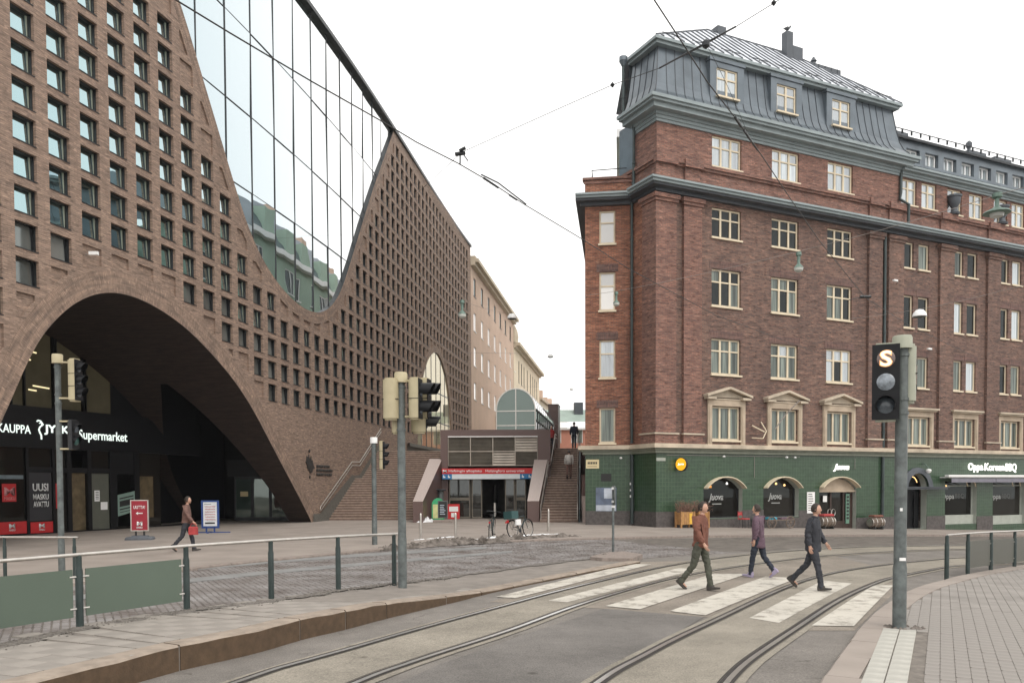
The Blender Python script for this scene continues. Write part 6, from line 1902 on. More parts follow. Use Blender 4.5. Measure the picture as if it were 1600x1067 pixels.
# things on the set-back face
FAT = lambda x, z, y=-.03: FA @ plane_m((x, y, z), (1, 0, 0))
mb = MB(FA); mb.box(.04, -.06, 3.02, .72, -.0, 3.48); so = bp(mb, 'tan_sign', plain('tan_sign_board', (.66, .55, .33), .5, var=.05))
mb = MB(FA)
for k in range(6): mb.box(.13 + k * .085, -.066, 3.24, .19 + k * .085, -.06, 3.36)
for k in range(9): mb.box(.12 + k * .055, -.066, 3.1, .155 + k * .055, -.06, 3.14)
mb.build('sign_print', M['ink'], so)
mb = MB(FA); mb.box(.82, -.01, 2.34, 1.36, .0, 2.74); bp(mb, 'vent', M['ink'])
mb = MB(FA); mb.box(.55, -.05, .78, 1.62, .0, 2.02); po = bp(mb, 'poster_case', plain('slate_blue_poster', (.11, .14, .20), .4, var=.3, scale=3))
mb = MB(FA); mb.box(.98, -.056, 1.45, 1.5, -.05, 1.98); mb.box(.56, -.054, .8, 1.6, -.05, 1.1); mb.build('poster_print', plain('pale_blue_print', (.42, .46, .52), .5, var=.2, scale=3), po)
MB(FA).lathe([(.02, .05), (.07, .02), (.07, -.03), (.01, -.06)], 8, (1.85, -.2, 3.55)).build('wall_lamp', M['white'], bld, True)
# graffiti stickers on the pipe at the foot
mb = MB()
for z in (1.5, 1.8, 2.15): mb.box(-.25, SID - .27, z, -.235, SID - .17, z + .12)
bp(mb, 'sticker', M['white'])
# ================================================================ STREET FURNITURE
def rot_to(p, ang): return Matrix.Translation(p) @ Matrix.Rotation(ang, 4, 'Z')
def signal_head(parent, loc, ang, n, mats, lens, pitch=.30, w=.30, d=.17, visors=None, front=None, vlen=.20):
    """traffic light box whose lenses look along local -y turned by ang"""
    X = rot_to(loc, ang); h = n * pitch + .06
    mb = MB(X)
    # body with a rounded back
    prof = [(-w / 2, -d / 2), (w / 2, -d / 2)] + [(w / 2 * cos(pi * k / 8), d / 2 * .3 + d * .7 * sin(pi * k / 8)) for k in range(9)]
    mb.slab(prof, -h / 2, h / 2, 0)
    mb.slab([(a * .8, b * .8) for a, b in prof], h / 2, h / 2 + .035, 0); mb.slab([(a * .8, b * .8) for a, b in prof], -h / 2 - .035, -h / 2, 0)
    for k in range(1, n): mb.box(-w / 2 - .004, -d / 2, -h / 2 + .03 + k * pitch - .006, w / 2 + .004, d / 2 + .02, -h / 2 + .03 + k * pitch + .006, 1)
    mb.box(-w / 2 - .012, -d / 2 - .012, -h / 2 - .012, w / 2 + .012, -d / 2 + .002, h / 2 + .012, 1)
    o = mb.build('signal_head', [mats, front or M['black']], parent, True)
    for k in range(n):
        zc = h / 2 - .03 - (k + .5) * pitch
        q = MB(X @ Matrix.Translation((0, -d / 2 - .014, zc)) @ Matrix.Rotation(radians(90), 4, 'X'))
        q.lathe([(pitch * .37, -.01), (pitch * .37, .006), (pitch * .25, .028), (.001, .036)], 18); q.build('lens', lens[k], o, True)
        if visors is None or visors[k]:
            q = MB(X); r0 = pitch * .40; N = 12; P = []
            for yy, rr in ((-d / 2 - .01, r0), (-d / 2 - vlen, r0 * .96)):
                for i in range(N + 1):
                    a = radians(-35) + radians(250) * i / N
                    yy2 = yy if yy > -d / 2 - .02 else yy + .11 * (1 - sin(a)) * .6
                    P.append((rr * cos(a), yy2, zc + rr * sin(a)))
            P += [(p[0] * .94, p[1], zc + (p[2] - zc) * .94) for p in P]
            m_ = N + 1
            fs = [(i, i + 1, m_ + i + 1, m_ + i) for i in range(N)] + [(2 * m_ + i + 1, 2 * m_ + i, 3 * m_ + i, 3 * m_ + i + 1) for i in range(N)] + [(m_ + i, m_ + i + 1, 3 * m_ + i + 1, 3 * m_ + i) for i in range(N)]
            q.faces(P, fs); q.build('visor', M['black'], o, True)
    return o
def signal_pole(label, base, h, r, capmat, cap_r=.13, cap_h=.19):
    t = thing('traffic_signal', label, 'traffic light', base, 0, 'traffic signal poles')
    mb = MB(); mb.lathe([(r * 1.12, -.3), (r * 1.12, .9), (r * 1.02, .95), (r, h)], 16); mb.build('pole', M['galv'], t, True)
    mb = MB(); mb.lathe([(cap_r, h - .01), (cap_r, h + cap_h - .03), (cap_r * .9, h + cap_h), (.01, h + cap_h + .004)], 18); mb.build('pole_cap', capmat, t, True)
    for z in (h - .12, h - .75, h - .95):
        MB().lathe([(r * 1.18, z), (r * 1.18, z + .04)], 12).build('clamp', M['galv'], t)
    return t
DL = M['lens']
# pole in the middle, four heads
b = gp(629, 913, .2); Y = b.y
t = signal_pole('galvanised signal pole at the end of the railing, its four beige heads back to back', b, yp(632, 597, Y).z - b.z, .078, M['beige'])
L = lambda u, v, dy=0: yp(u, v, Y + dy) - b
signal_head(t, L(611, 624, -.05), radians(172), 2, M['beige'], [DL] * 2, .345, .30, .20)
signal_head(t, L(650, 623, -.08), radians(82), 2, M['beige'], [DL] * 2, .345, .28, .17, vlen=.3)
signal_head(t, L(664, 623, .28), radians(80), 2, M['beige'], [DL] * 2, .345, .26, .17, vlen=.24)
signal_head(t, L(657, 660, .3), radians(95), 1, M['beige'], [DL], .32, .26, .22, vlen=.3); signal_head(t, L(621, 661, .2), radians(180), 1, M['beige'], [DL], .32, .22, .2)
mb = MB()
for u0, v0, u1, v1 in ((615, 595, 632, 595), (632, 595, 650, 595), (615, 651, 632, 651), (632, 651, 652, 651)): mb.tube(L(u0, v0), L(u1, v1), .025, n=6)
mb.build('bracket', M['beige'], t)
mb = MB(); mb.path([L(624, 680, -.02), L(624, 740, -.02), L(625, 905, -.02)], .012, 5); mb.build('cable', M['beige'], t)
# left pole in front of the arch
b = gp(97, 905, .0); Y = b.y
t = signal_pole('galvanised signal pole in front of the dark arch, heads facing right', b, yp(98, 567, Y).z - b.z, .066, M['beige'], .12, .2)
L = lambda u, v, dy=0: yp(u, v, Y + dy) - b
signal_head(t, L(117, 594), radians(84), 3, M['beige'], [DL] * 3, .285, .26, .17, vlen=.22)
signal_head(t, L(114, 679), radians(84), 2, plain('black_signal_box', (.02, .022, .025), .4), [DL, plain('green_lens', (.04, .10, .09), .3)], .28, .24, .12, vlen=.14)
mb = MB()
for v in (566, 622, 658, 701): mb.box(.03, -.05, L(98, v).z - .02, .36, .05, L(98, v).z + .015)
mb.build('bracket', M['beige'], t)
# slim pole by the broad steps
b = gp(585.5, 852, .06); Y = b.y
t = signal_pole('slim signal pole in front of the broad steps, white cap and small dark head', b, yp(587, 692, Y).z - b.z, .085, M['white'], .13, .2)
L = lambda u, v, dy=0: yp(u, v, Y + dy) - b
signal_head(t, L(597, 711), radians(84), 3, M['beige'], [DL] * 3, .29, .26, .12, vlen=.2)
# right pole with the lit S
b = gp(1405, 983, .07); Y = b.y
t = signal_pole('tall weathered tram signal pole at the right with a lit letter S', b, yp(1403, 544, Y).z - b.z, .084, M['greybeige'], .135, .175)
L = lambda u, v, dy=0: yp(u, v, Y + dy) - b
hd_o = signal_head(t, L(1384, 598, -.12), radians(-24), 3, M['greybeige'], [plain('tinted_lens', (.16, .12, .11), .2, var=.3, scale=20), plain('grey_lens', (.20, .225, .25), .2, var=.45, scale=14), DL], .325, .335, .2, visors=[0, 0, 1])
signal_head(t, L(1419, 585, .1), radians(165), 2, M['greybeige'], [DL] * 2, .36, .2, .2)
Xs = rot_to(L(1384, 598, -.12), radians(-24)) @ Matrix.Translation((0, -.145, .325)) @ plane_m((0, 0, 0), (1, 0, 0))
text('letter', 'S', M['lit_s'], hd_o, Xs, width=.17, height=.235, align='CENTER', bold=.045, ext=.004)
text('letter', 'S', M['lit_s_core'], hd_o, Xs @ Matrix.Translation((0, 0, .006)), width=.145, height=.21, align='CENTER', bold=.01, ext=.003)
mb = MB()
for v in (549, 640): mb.tube(L(1385, v, -.1), L(1403, v), .03, n=6); mb.tube(L(1419, v - 8, .1), L(1403, v - 8), .03, n=6)
mb.build('bracket', M['greybeige'], t)
mb = MB()
for v, w_ in ((875, .09), (798, .035)): mb.box(-.05, -.098, L(1405, v).z, -.05 + w_, -.088, L(1405, v).z + .045)
mb.build('sticker', M['white'], t)
mb = MB(); rg = random.Random(2)
for k in range(26):
    a = rg.uniform(0, 2 * pi); r = rg.uniform(.08, .30); mb.lathe([(rg.uniform(.02, .06), 0), (.03, .03), (.004, .05)], 6, (r * cos(a) + .05, r * sin(a) * .7, .0))
mb.build('rubble', M['dirt'], t)

# ---------------------------------------------------------------- railings
def railing(label, posts, height, panels, loc0, pr=.048, rr=.026, zoff=0, ext=(0, 0)):
    t = thing('railing', label, 'railing', loc0)
    P = [p - loc0 for p in posts]
    for p in P:
        mb = MB(); mb.lathe([(pr, -.1), (pr, height * .78), (pr * .8, height * .82), (pr * .8, height - .02), (pr * .3, height)], 12, p); mb.build('post', M['post'], t, True)
    tops = [p + Vector((0, 0, height)) for p in P]
    a = tops[0] + (tops[0] - tops[1]).normalized() * ext[0]; b_ = tops[-1] + (tops[-1] - tops[-2]).normalized() * ext[1]
    mb = MB(); mb.path([a] + tops + [b_], rr, 10); mb.build('handrail', M['steel'], t, True)
    for i, mat in panels:
        p, q = P[i], P[i + 1]; d = (q - p).normalized(); s = Vector((-d.y, d.x, 0)).normalized() * .008
        a, b2 = p + d * (pr + .045), q - d * (pr + .045); z0, z1 = .13, height * .80
        up = Vector((0, 0, 1))
        v8 = [a + up * z0 - s, b2 + up * z0 - s, b2 + up * z1 - s, a + up * z1 - s, a + up * z0 + s, b2 + up * z0 + s, b2 + up * z1 + s, a + up * z1 + s]
        mb = MB(); mb.faces(v8, [(0, 1, 2, 3), (7, 6, 5, 4), (0, 3, 7, 4), (1, 5, 6, 2), (3, 2, 6, 7), (0, 4, 5, 1)]); mb.build('panel', mat, t)
        for e, sg in ((p, 1), (q, -1)):
            for z in (z0 + .11, z1 - .10):
                mb = MB(); mb.tube(e + up * z, e + d * sg * (pr + .09) + up * z, .016, n=6); mb.build('clamp', M['steel'], t)
    return t
pl = [gp(125, 978, .30), gp(292, 951, .30), gp(424, 933, .295), gp(528.7, 918.8, .27), gp(616, 907.5, .22)]
p0_ = pl[0] + (pl[0] - pl[1]) * 1.1; pl = [p0_ + (p0_ - pl[0]) * .9, p0_] + pl
railing('dark green railing with steel handrail and grey-green panels along the tram platform', pl, .955, [(0, M['panel']), (1, M['panel']), (2, M['panel'])], pl[2], ext=(0, .16))
mb = MB()
q = [Vector((-13.2, 19.2, 0)), Vector((-11.6, 19.0, 0)), Vector((-9.9, 18.8, 0))]
railing('short steel railing behind the platform panels at the far left edge', q, 1.02, [], q[1], .04, .026, ext=(0, .1))
pr_ = [gp(1479, 903, .09), gp(1512, 896, .09), gp(1548, 890, .09), gp(1585, 885, .09)]
pr_ += [pr_[-1] + (pr_[-1] - pr_[-2]) * k for k in (1, 2, 3, 4)]
railing('dark railing with steel handrail and dark panels on the right pavement', pr_, 1.0, [(k, M['panel_dark']) for k in range(1, 7)], pr_[0], .05, .026)

# ---------------------------------------------------------------- bollards, signs, boards
for u, v, lab in ((657.5, 842, 'steel bollard left of the bicycles, nearest the broad steps'), (712, 840.4, 'steel bollard in front of the metro doors, left of the bicycles'), (857, 829.7, 'steel bollard in front of the narrow steps')):
    p = gpp(u, v); t = thing('bollard', lab, 'bollard', p, 0, 'steel bollards')
    mb = MB(); mb.lathe([(.045, -.1), (.045, .9), (.04, .97), (.02, 1.0), (.002, 1.005)], 12); mb.build('post', M['steel'], t, True)
    MB().lathe([(.07, 0), (.07, .015), (.05, .02)], 12).build('base', M['steel'], t, True)
isl = [gp(*q) for q in ((922, 877), (940, 879), (988, 880), (1004, 873), (975, 868), (945, 870))]
mb = MB(); mb.slab([(p.x, p.y) for p in isl][::1] if sum((isl[i].x * isl[(i + 1) % 6].y - isl[(i + 1) % 6].x * isl[i].y) for i in range(6)) > 0 else [(p.x, p.y) for p in isl][::-1], -.1, .13)
struct(mb.build('traffic_island', M['kerb_grey']))
p = gp(958, 862, .12); t = thing('road_sign', 'slim grey post on the traffic island with a round sign seen edge-on', 'road sign', p)
MB().lathe([(.036, -.1), (.036, 2.0), (.03, 2.02)], 10).build('post', M['galv'], t, True)
mb = MB(Matrix.Translation((.05, -.02, 1.72)) @ Matrix.Rotation(radians(80), 4, 'Z') @ Matrix.Rotation(radians(90), 4, 'X')); mb.lathe([(.29, -.012), (.30, -.006), (.30, .006), (.29, .012)], 24); mb.build('sign_disc', M['galv'], t)
mb = MB(); [mb.box(-.05, -.045, z, .05, -.03, z + .07) for z in (1.35, 1.5, 1.9)]; mb.build('sticker', M['white'], t)
# red board UUTTA
p = gpp(219, 843); t = thing('advert_board', 'red free-standing advert board with white arrow on a grey base', 'advert board', p, radians(12))
mb = MB(); mb.cbox(-.5, -.28, 0, .5, .28, .12, .05); mb.cbox(-.3, -.2, .12, .3, .2, .17, .03); mb.build('base', plain('grey_rubber', (.10, .11, .125), .7), t)
for x_ in (-.15, .15): MB().box(x_ - .03, -.03, .12, x_ + .03, .03, .36).build('leg', M['ink'], t)
mb = MB(); mb.box(-.33, -.045, .34, .33, .045, 1.56); mb.build('frame', M['steel'], t)
mb = MB(); mb.box(-.29, -.05, .38, .29, .05, 1.52); fo = mb.build('poster', M['crimson'], t)
text('lettering', 'UUTTA!', M['white'], fo, plane_m((0, -.051, 1.27), (1, 0, 0)), width=.42, height=.13, align='CENTER', bold=.02)
text('lettering', 'M', M['white'], fo, plane_m((0, -.051, .63), (1, 0, 0)), width=.2, height=.17, align='CENTER', bold=.05); text('lettering', 'MASKU', M['white'], fo, plane_m((0, -.051, .48), (1, 0, 0)), width=.22, height=.07, align='CENTER', bold=.02)
mb = MB(); mb.box(-.06, -.06, 1.02, .12, -.05, 1.055); mb.prism([(-.13, 1.037), (-.05, .98), (-.05, 1.095)], -.06, -.05); mb.build('arrow', M['white'], fo)
# blue framed A-board
p = gpp(329, 832); t = thing('sandwich_board', 'blue framed white board with red handwriting in front of the dark arch', 'sandwich board', p, radians(10))
mb = MB(); mb.box(-.85, -.05, 0, .85, .05, .04); mb.box(-.1, -.5, 0, 0, .5, .04); mb.box(-.2, -.04, .04, -.14, .04, .25); mb.box(.14, -.04, .04, .2, .04, .25); mb.build('foot', M['navy'], t)
mb = MB(); mb.box(-.38, -.04, .2, .38, .04, 1.45); mb.build('frame', M['navy'], t)
mb = MB(); mb.box(-.29, -.05, .3, .29, -.04, 1.37); fo = mb.build('poster', plain('white_board', (.62, .64, .66), .5), t)
mb = MB(); rg = random.Random(8)
for k in range(6):
    z = 1.17 - k * .115; pts = []
    for i in range(26): pts.append((-.22 + .44 * i / 25 + rg.uniform(-.006, .006), -.054, z + .03 * sin(i * 2.1 + k) * rg.uniform(.4, 1.2)))
    mb.path(pts, .009, 4)
mb.build('handwriting', plain('red_marker', (.42, .02, .04), .6), fo)
mb = MB(); mb.box(-.22, -.054, .40, .2, -.05, .47); mb.box(-.24, -.054, 1.27, .05, -.05, 1.29); mb.build('print', M['ink'], fo)
# boards by the metro
p = gpp(690, 818.5)
t = thing('advert_stand', 'green and yellow round-topped advert stand by the metro doors', 'advert stand', Vector((yp(684.5, 815, 48.2).x, 48.2, .09)))
pr2 = [(-.36, .1), (.36, .1), (.36, .95)] + [(.36 * cos(pi * k / 10), .95 + .40 * sin(pi * k / 10)) for k in range(11)]
mb = MB(); mb.prism(pr2[:3] + pr2[4:], -.05, .05); mb.build('body', plain('green_board', (.05, .36, .16), .5), t)
mb = MB(); mb.box(-.29, -.06, .18, .29, -.05, .98); mb.build('panel', plain('pale_yellow_panel', (.62, .62, .30), .5, var=.15), t)
mb = MB(); mb.box(-.5, -.25, 0, .5, .25, .1); mb.build('base', M['plinth'], t)
t = thing('chalk_board', 'small black chalkboard on a grey base in front of the green stand', 'chalkboard', Vector((yp(692, 818, 46.6).x, 46.6, .09)), radians(4))
mb = MB(); mb.cbox(-.55, -.25, 0, .55, .25, .16, .05); mb.build('base', M['kerb_grey'], t)
mb = MB(); mb.box(-.28, -.03, .25, .28, .03, 1.22); mb.build('frame', M['galv'], t)
mb = MB(); mb.box(-.23, -.04, .30, .23, -.03, 1.17); fo = mb.build('board', M['ink'], t)
mb = MB()
for k in range(6): mb.box(-.16, -.044, .95 - k * .1, -.16 + rg.uniform(.2, .32), -.04, .99 - k * .1)
mb.build('chalk_marks', plain('chalk', (.42, .48, .55), .8), fo)
t = thing('advert_board', 'red and white advert board leaning by the metro doors', 'advert board', Vector((yp(709, 812, 50.3).x, 50.3, .09)))
mb = MB(); mb.box(-.36, -.04, .05, .36, .04, .95); mb.build('frame', M['red'], t)
mb = MB(); mb.box(-.27, -.05, .5, .27, -.04, .8); mb.box(-.15, -.05, .16, .15, -.04, .42); mb.build('print', M['white'], t)

# ---------------------------------------------------------------- bicycles
def bicycle(label, base, ang, crate=False, lean=0.):
    """wheels along local x"""
    t = thing('bicycle', label, 'bicycle', base, ang, 'parked bicycles'); t.rotation_euler = (lean, 0, ang)
    R = .345; wb = 1.05
    for x in (-wb / 2, wb / 2):
        w = MB(); w.path([(x + R * cos(2 * pi * k / 28), 0, R + .01 + R * sin(2 * pi * k / 28)) for k in range(29)], .021, 6); wo = w.build('tyre', M['black'], t, True)
        w = MB(); w.path([(x + R * .93 * cos(2 * pi * k / 28), 0, R + .01 + R * .93 * sin(2 * pi * k / 28)) for k in range(29)], .010, 5); w.tube((x, -.05, R + .01), (x, .05, R + .01), .025, n=8)
        for k in range(14):
            a = 2 * pi * k / 14; w.tube((x, .02 if k % 2 else -.02, R + .01), (x + R * .92 * cos(a), 0, R + .01 + R * .92 * sin(a)), .003, n=4, cap=False)
        w.build('rim', M['steel'], wo)
        w = MB(); P = []
        for k in range(13):
            a = radians(20 + 160 * k / 12)
            for yy in (-.025, .025): P.append((x + (R + .035) * cos(a), yy, R + .01 + (R + .035) * sin(a)))
        w.faces(P, [(2 * k, 2 * k + 1, 2 * k + 3, 2 * k + 2) for k in range(12)]); w.build('mudguard', M['ink'], t)
    rw_, fw_ = (-wb / 2, 0, R + .01), (wb / 2, 0, R + .01); bb = (-.08, 0, .28); seat = (-.22, 0, .80); head = (.32, 0, .86); hd2 = (.36, 0, .70)
    m = MB()
    for a, b_, r in ((bb, seat, .016), (bb, hd2, .019), (seat, head, .016), (rw_, bb, .010), (rw_, seat, .009), (hd2, fw_, .013), (head, hd2, .018)): m.tube(a, b_, r, n=7)
    m.build('frame', plain('bike_frame', (.03, .05, .055), .35, .3), t, True)
    m = MB(); m.tube(head, (.27, 0, 1.0), .014, n=6); m.path([(.12, -.29, 1.02), (.24, -.2, 1.03), (.29, 0, 1.01), (.24, .2, 1.03), (.12, .29, 1.02)], .013, 6); m.build('handlebar', M['dark_metal'], t)
    m = MB(); m.slab([(-.36, -.085), (-.24, -.07), (-.05, -.02), (-.05, .02), (-.24, .07), (-.36, .085)][::1], .86, .91); m.tube(seat, (-.235, 0, .87), .013, n=6); m.build('saddle', M['black'], t)
    m = MB(); m.lathe([(.09, -.008), (.09, .008)], 14); me = m.mesh('chainring', M['dark_metal'])
    link_obj('chainring', me, t, (bb[0], -.045, bb[2]), (radians(90), 0, 0))
    m = MB(); m.tube((bb[0], -.06, bb[2]), (bb[0] + .1, -.06, bb[2] - .14), .01, n=5); m.box(bb[0] + .05, -.16, bb[2] - .16, bb[0] + .15, -.06, bb[2] - .13); m.tube((bb[0], .06, bb[2]), (bb[0] - .1, .06, bb[2] + .14), .01, n=5); m.box(bb[0] - .15, .06, bb[2] + .13, bb[0] - .05, .16, bb[2] + .16); m.build('pedal', M['black'], t)
    m = MB(); m.path([(-.28, .05, .72), (-.75, .05, .74)], .008, 5); m.path([(-.28, -.05, .72), (-.75, -.05, .74)], .008, 5); m.tube((-.68, .05, .74), (rw_[0], .05, R), .006, n=4); m.tube((-.68, -.05, .74), (rw_[0], -.05, R), .006, n=4); m.build('rack', M['dark_metal'], t)
    if crate:
        m = MB(); m.box(-.78, -.2, .76, -.34, .2, .79); m.box(-.78, -.2, .79, -.76, .2, 1.06); m.box(-.36, -.2, .79, -.34, .2, 1.06); m.box(-.76, -.2, .79, -.36, -.18, 1.06); m.box(-.76, .18, .79, -.36, .2, 1.06); m.build('crate', plain('dark_teal_crate', (.025, .07, .07), .5), t)
        m = MB(); m.lathe([(.06, .0), (.06, .02), (.01, .03)], 10); link_obj('reflector', m.mesh('reflector', M['red']), t, (-.8, 0, .66), (0, radians(-90), 0)); m = MB(); m.box(-.6, -.27, .5, -.3, -.2, .72); m.build('pannier', M['white'], t)
    m = MB(); m.box(-wb / 2 - R - .06, -.03, .6, -wb / 2 - R - .04, .03, .66); m.build('rear_light', M['red'], t)
    return t
bicycle('dark bicycle seen from behind in front of the metro doors', gpp(767.5, 839), radians(84), lean=radians(5))
bicycle('bicycle with a dark crate on its rack, right of the metro doors', gpp(814, 839.5), radians(54), True, radians(-5))

# ---------------------------------------------------------------- outside the bar
def fr_pt(x, y):                               # point in front of the shops: x along the wall, y out from it
    q = OB + Fd * x - Gd * y; return Vector((q.x, q.y, pz(q.x, q.y)))
def planter(label, x, seed, w=.80):
    r = random.Random(seed); t = thing('planter', label, 'planter', fr_pt(x, .55), RA, 'wooden planters in front of the bar')
    for sx_ in (-1, 1):
        for sy_ in (-1, 1): MB().box(sx_ * w / 2 - .04, sy_ * .22 - .04, 0, sx_ * w / 2 + .04, sy_ * .22 + .04, .82).build('leg', M['wood'], t)
    n = 5
    for k in range(n):
        a, b_ = -w / 2 + .04 + (w - .08) * k / n, -w / 2 + .04 + (w - .08) * (k + 1) / n
        MB().box(a + .004, -.225, .16 + r.uniform(0, .02), b_ - .004, -.195, .80).build('plank', M['wood'] if k % 2 else plain('ochre_plank', (.40, .22, .08), .7, var=.2), t)
    m = MB(); m.box(-w / 2, -.19, .16, w / 2, .24, .76); m.build('box', M['wood'], t)
    m = MB()
    for k in range(110):
        a = (r.uniform(-w / 2, w / 2), r.uniform(-.2, .2), .76); b_ = (a[0] * 1.25 + r.uniform(-.25, .25), a[1] + r.uniform(-.2, .2), .95 + r.uniform(0, .38)); c_ = (b_[0] + r.uniform(-.2, .2), b_[1] + r.uniform(-.1, .1), b_[2] - r.uniform(-.1, .15))
        m.path([a, b_, c_], .008, 3)
    o = m.build('dry_twigs', M['straw'], t); o['kind'] = 'stuff'
    return t
t = planter('wooden planter of dry twigs with a yellow panel, under the yellow disc sign', 1.35, 1)
m = MB(); m.box(.1, -.24, .2, .26, -.226, .72); m.build('panel', M['yellow'], t)
planter('wooden planter of dry twigs just left of the first bar window', 2.35, 2, .6)
def barrel_bench(label, x, cush, cm):
    t = thing('barrel', label, 'barrel', fr_pt(x, .6), RA, 'old barrels lying outside the bar')
    P = [(.0, -.48), (.24, -.475), (.25, -.48), (.27, -.35), (.305, -.15), (.31, 0), (.305, .15), (.27, .35), (.25, .48), (.24, .475), (.0, .48)]
    X = Matrix.Translation((0, 0, .40)) @ Matrix.Rotation(radians(90), 4, 'Y')
    n = 16
    for k in range(n):
        m = MB(X); a0, a1 = 2 * pi * k / n + .015, 2 * pi * (k + 1) / n - .015; Q = P[2:9]
        pts = [(r * cos(a), r * sin(a), z) for r, z in Q for a in (a0, a1)]; pts += [((r - .03) * cos(a), (r - .03) * sin(a), z) for r, z in Q for a in (a0, a1)]
        L_ = len(Q); fs = [(2 * i, 2 * i + 1, 2 * i + 3, 2 * i + 2) for i in range(L_ - 1)] + [(2 * i, 2 * i + 2, 2 * L_ + 2 * i + 2, 2 * L_ + 2 * i) for i in range(L_ - 1)] + [(2 * i + 1, 2 * L_ + 2 * i + 1, 2 * L_ + 2 * i + 3, 2 * i + 3) for i in range(L_ - 1)]
        fs += [(0, 2 * L_, 2 * L_ + 1, 1), (2 * L_ - 2, 2 * L_ - 1, 4 * L_ - 1, 4 * L_ - 2)]
        m.faces(pts, fs); m.build('stave', M['barrel'], t)
    for z in (-.45, -.2, .2, .45):
        m = MB(X); rr = .312 if abs(z) < .3 else .262; m.lathe([(rr, z - .025), (rr + .004, z), (rr, z + .025)], 20); m.build('hoop', M['steel'], t)
    for z in (-.46, .46): m = MB(X); m.lathe([(.24, z - .005), (.24, z + .005)], 20); m.build('end_board', M['barrel'], t)
    m = MB(); m.box(-.35, -.25, 0, -.25, .25, .14); m.box(.25, -.25, 0, .35, .25, .14); m.build('cradle', M['ink'], t)
    if cush: m = MB(); m.cbox(-.35, -.2, .70, .4, .2, .82, .05); m.build('cushion', cm, t)
    return t
barrel_bench('old barrel lying left of the bar door, red cushion on top', 10.9, True, M['red_cloth'])
barrel_bench('old barrel lying between the bar door and the downpipe, rust cushion on top', 14.75, True, M['rust_cloth'])
t = thing('bench', 'dark bench on old cart wheels with a blue cushion under the second bar window', 'bench', fr_pt(7.4, .6), RA)
m = MB(); m.box(-.9, -.22, .42, .95, .22, .48); m.build('seat', M['barrel'], t)
for x in (-.6, .7):
    m = MB(Matrix.Translation((x, -.2, .32)) @ Matrix.Rotation(radians(90), 4, 'X')); m.path([(.3 * cos(2 * pi * k / 20), .3 * sin(2 * pi * k / 20), 0) for k in range(21)], .03, 6)
    for k in range(8): m.tube((0, 0, 0), (.29 * cos(k * pi / 4), .29 * sin(k * pi / 4), 0), .014, n=5)
    m.lathe([(.05, -.04), (.05, .04)], 10); m.build('wheel', M['barrel'], t)
m = MB(); m.cbox(-.75, -.18, .48, -.2, .18, .60, .05); m.build('cushion', plain('turquoise_cushion', (.04, .26, .36), .8), t); m = MB(); m.cbox(.1, -.18, .48, .8, .18, .58, .05); m.build('cushion', M['purple_cloth'], t)
t = thing('chair', 'small metal chair with a red seat in front of the first bar window', 'chair', fr_pt(5.0, .7), RA + .3)
for x, y in ((-.18, -.18), (.18, -.18), (-.18, .18), (.18, .18)): MB().tube((x, y, 0), (x * .9, y * .9, .45), .014, n=6).build('leg', M['dark_metal'], t)
m = MB(); m.cbox(-.22, -.22, .45, .22, .22, .51, .02); m.build('seat', M['red_cloth'], t); m = MB(); m.path([(-.2, .2, .5), (-.2, .24, .85), (.2, .24, .85), (.2, .2, .5)], .014, 6); m.box(-.19, .225, .66, .19, .245, .82); m.build('backrest', M['red_cloth'], t)
t = thing('tub', 'small tipped zinc tub beside the red chair outside the bar', 'tub', fr_pt(5.75, .65), RA)
m = MB(Matrix.Rotation(radians(14), 4, 'Y')); m.lathe([(.18, .02), (.28, .42), (.29, .43), (.26, .41), (.16, .05), (.01, .05)], 16); m.build('body', M['galv'], t, True)
MB().path([(-.26, 0, .48), (-.16, 0, .66), (.02, 0, .70), (.20, 0, .60), (.28, 0, .37)], .012, 5).build('handle', M['dark_metal'], t)

# ---------------------------------------------------------------- tram wires and hanging lamps
def wire(name, label, pts, r, mat=None, cat='wire'):
    pts = [Vector(p) for p in pts]; b_ = pts[0].copy(); t = thing(name, label, cat, b_)
    MB().path([p - b_ for p in pts], r, 6).build('cable', mat or M['wire'], t)
    return t
def sag(a, b_, d, n=10): return [a.lerp(b_, k / n) - Vector((0, 0, d * 4 * (k / n) * (1 - k / n))) for k in range(n + 1)]
w1 = [zp(u, v, 7.0) for u, v in ((274, 0), (357, 50.6), (430, 94), (487.5, 128), (598.6, 191), (650, 222), (715, 255), (765, 284), (820, 320), (905, 371), (985, 421.5), (1116, 491.5))]
w1 = [w1[0] + (w1[0] - w1[1]) * 6] + w1 + [zp(1203, 524, 7.0), zp(1290, 556, 7.0)]
t = wire('contact_wire', 'tram contact wire running from the upper left across to the brick corner', w1, .0088)
def at_w(pt): return pt - t.location
m = MB(); a, b_ = zp(752, 276, 7.0), zp(822, 322, 7.0)
m.path([a - t.location + Vector((0, 0, .03)), (a.lerp(b_, .3)) - t.location + Vector((.04, 0, .05)), b_ - t.location + Vector((0, 0, .03))], .012, 5); m.tube(a.lerp(b_, .05) - t.location, a.lerp(b_, .35) - t.location, .018, n=8); m.tube(a.lerp(b_, .6) - t.location, a.lerp(b_, .78) - t.location, .016, n=8); m.build('section_insulator', M['dark_metal'], t)
m = MB(); c = zp(719, 256, 7.0) - t.location
m.path([c, c + Vector((.0, .02, .13))], .012, 5); m.tube(c + Vector((-.07, 0, .14)), c + Vector((.07, .04, .175)), .032, n=8); m.tube(c + Vector((-.01, 0, .19)), c + Vector((.08, .0, .235)), .026, n=8); m.path([c + Vector((.04, 0, .15)), c + Vector((.12, 0, .04))], .009, 5); m.build('wire_hanger', M['dark_metal'], t)
w2 = [zp(u, v, 7.0) for u, v in ((1022, 0), (1075, 81), (1105, 128), (1150, 186), (1190, 243), (1236, 312), (1280, 376), (1352, 465))]
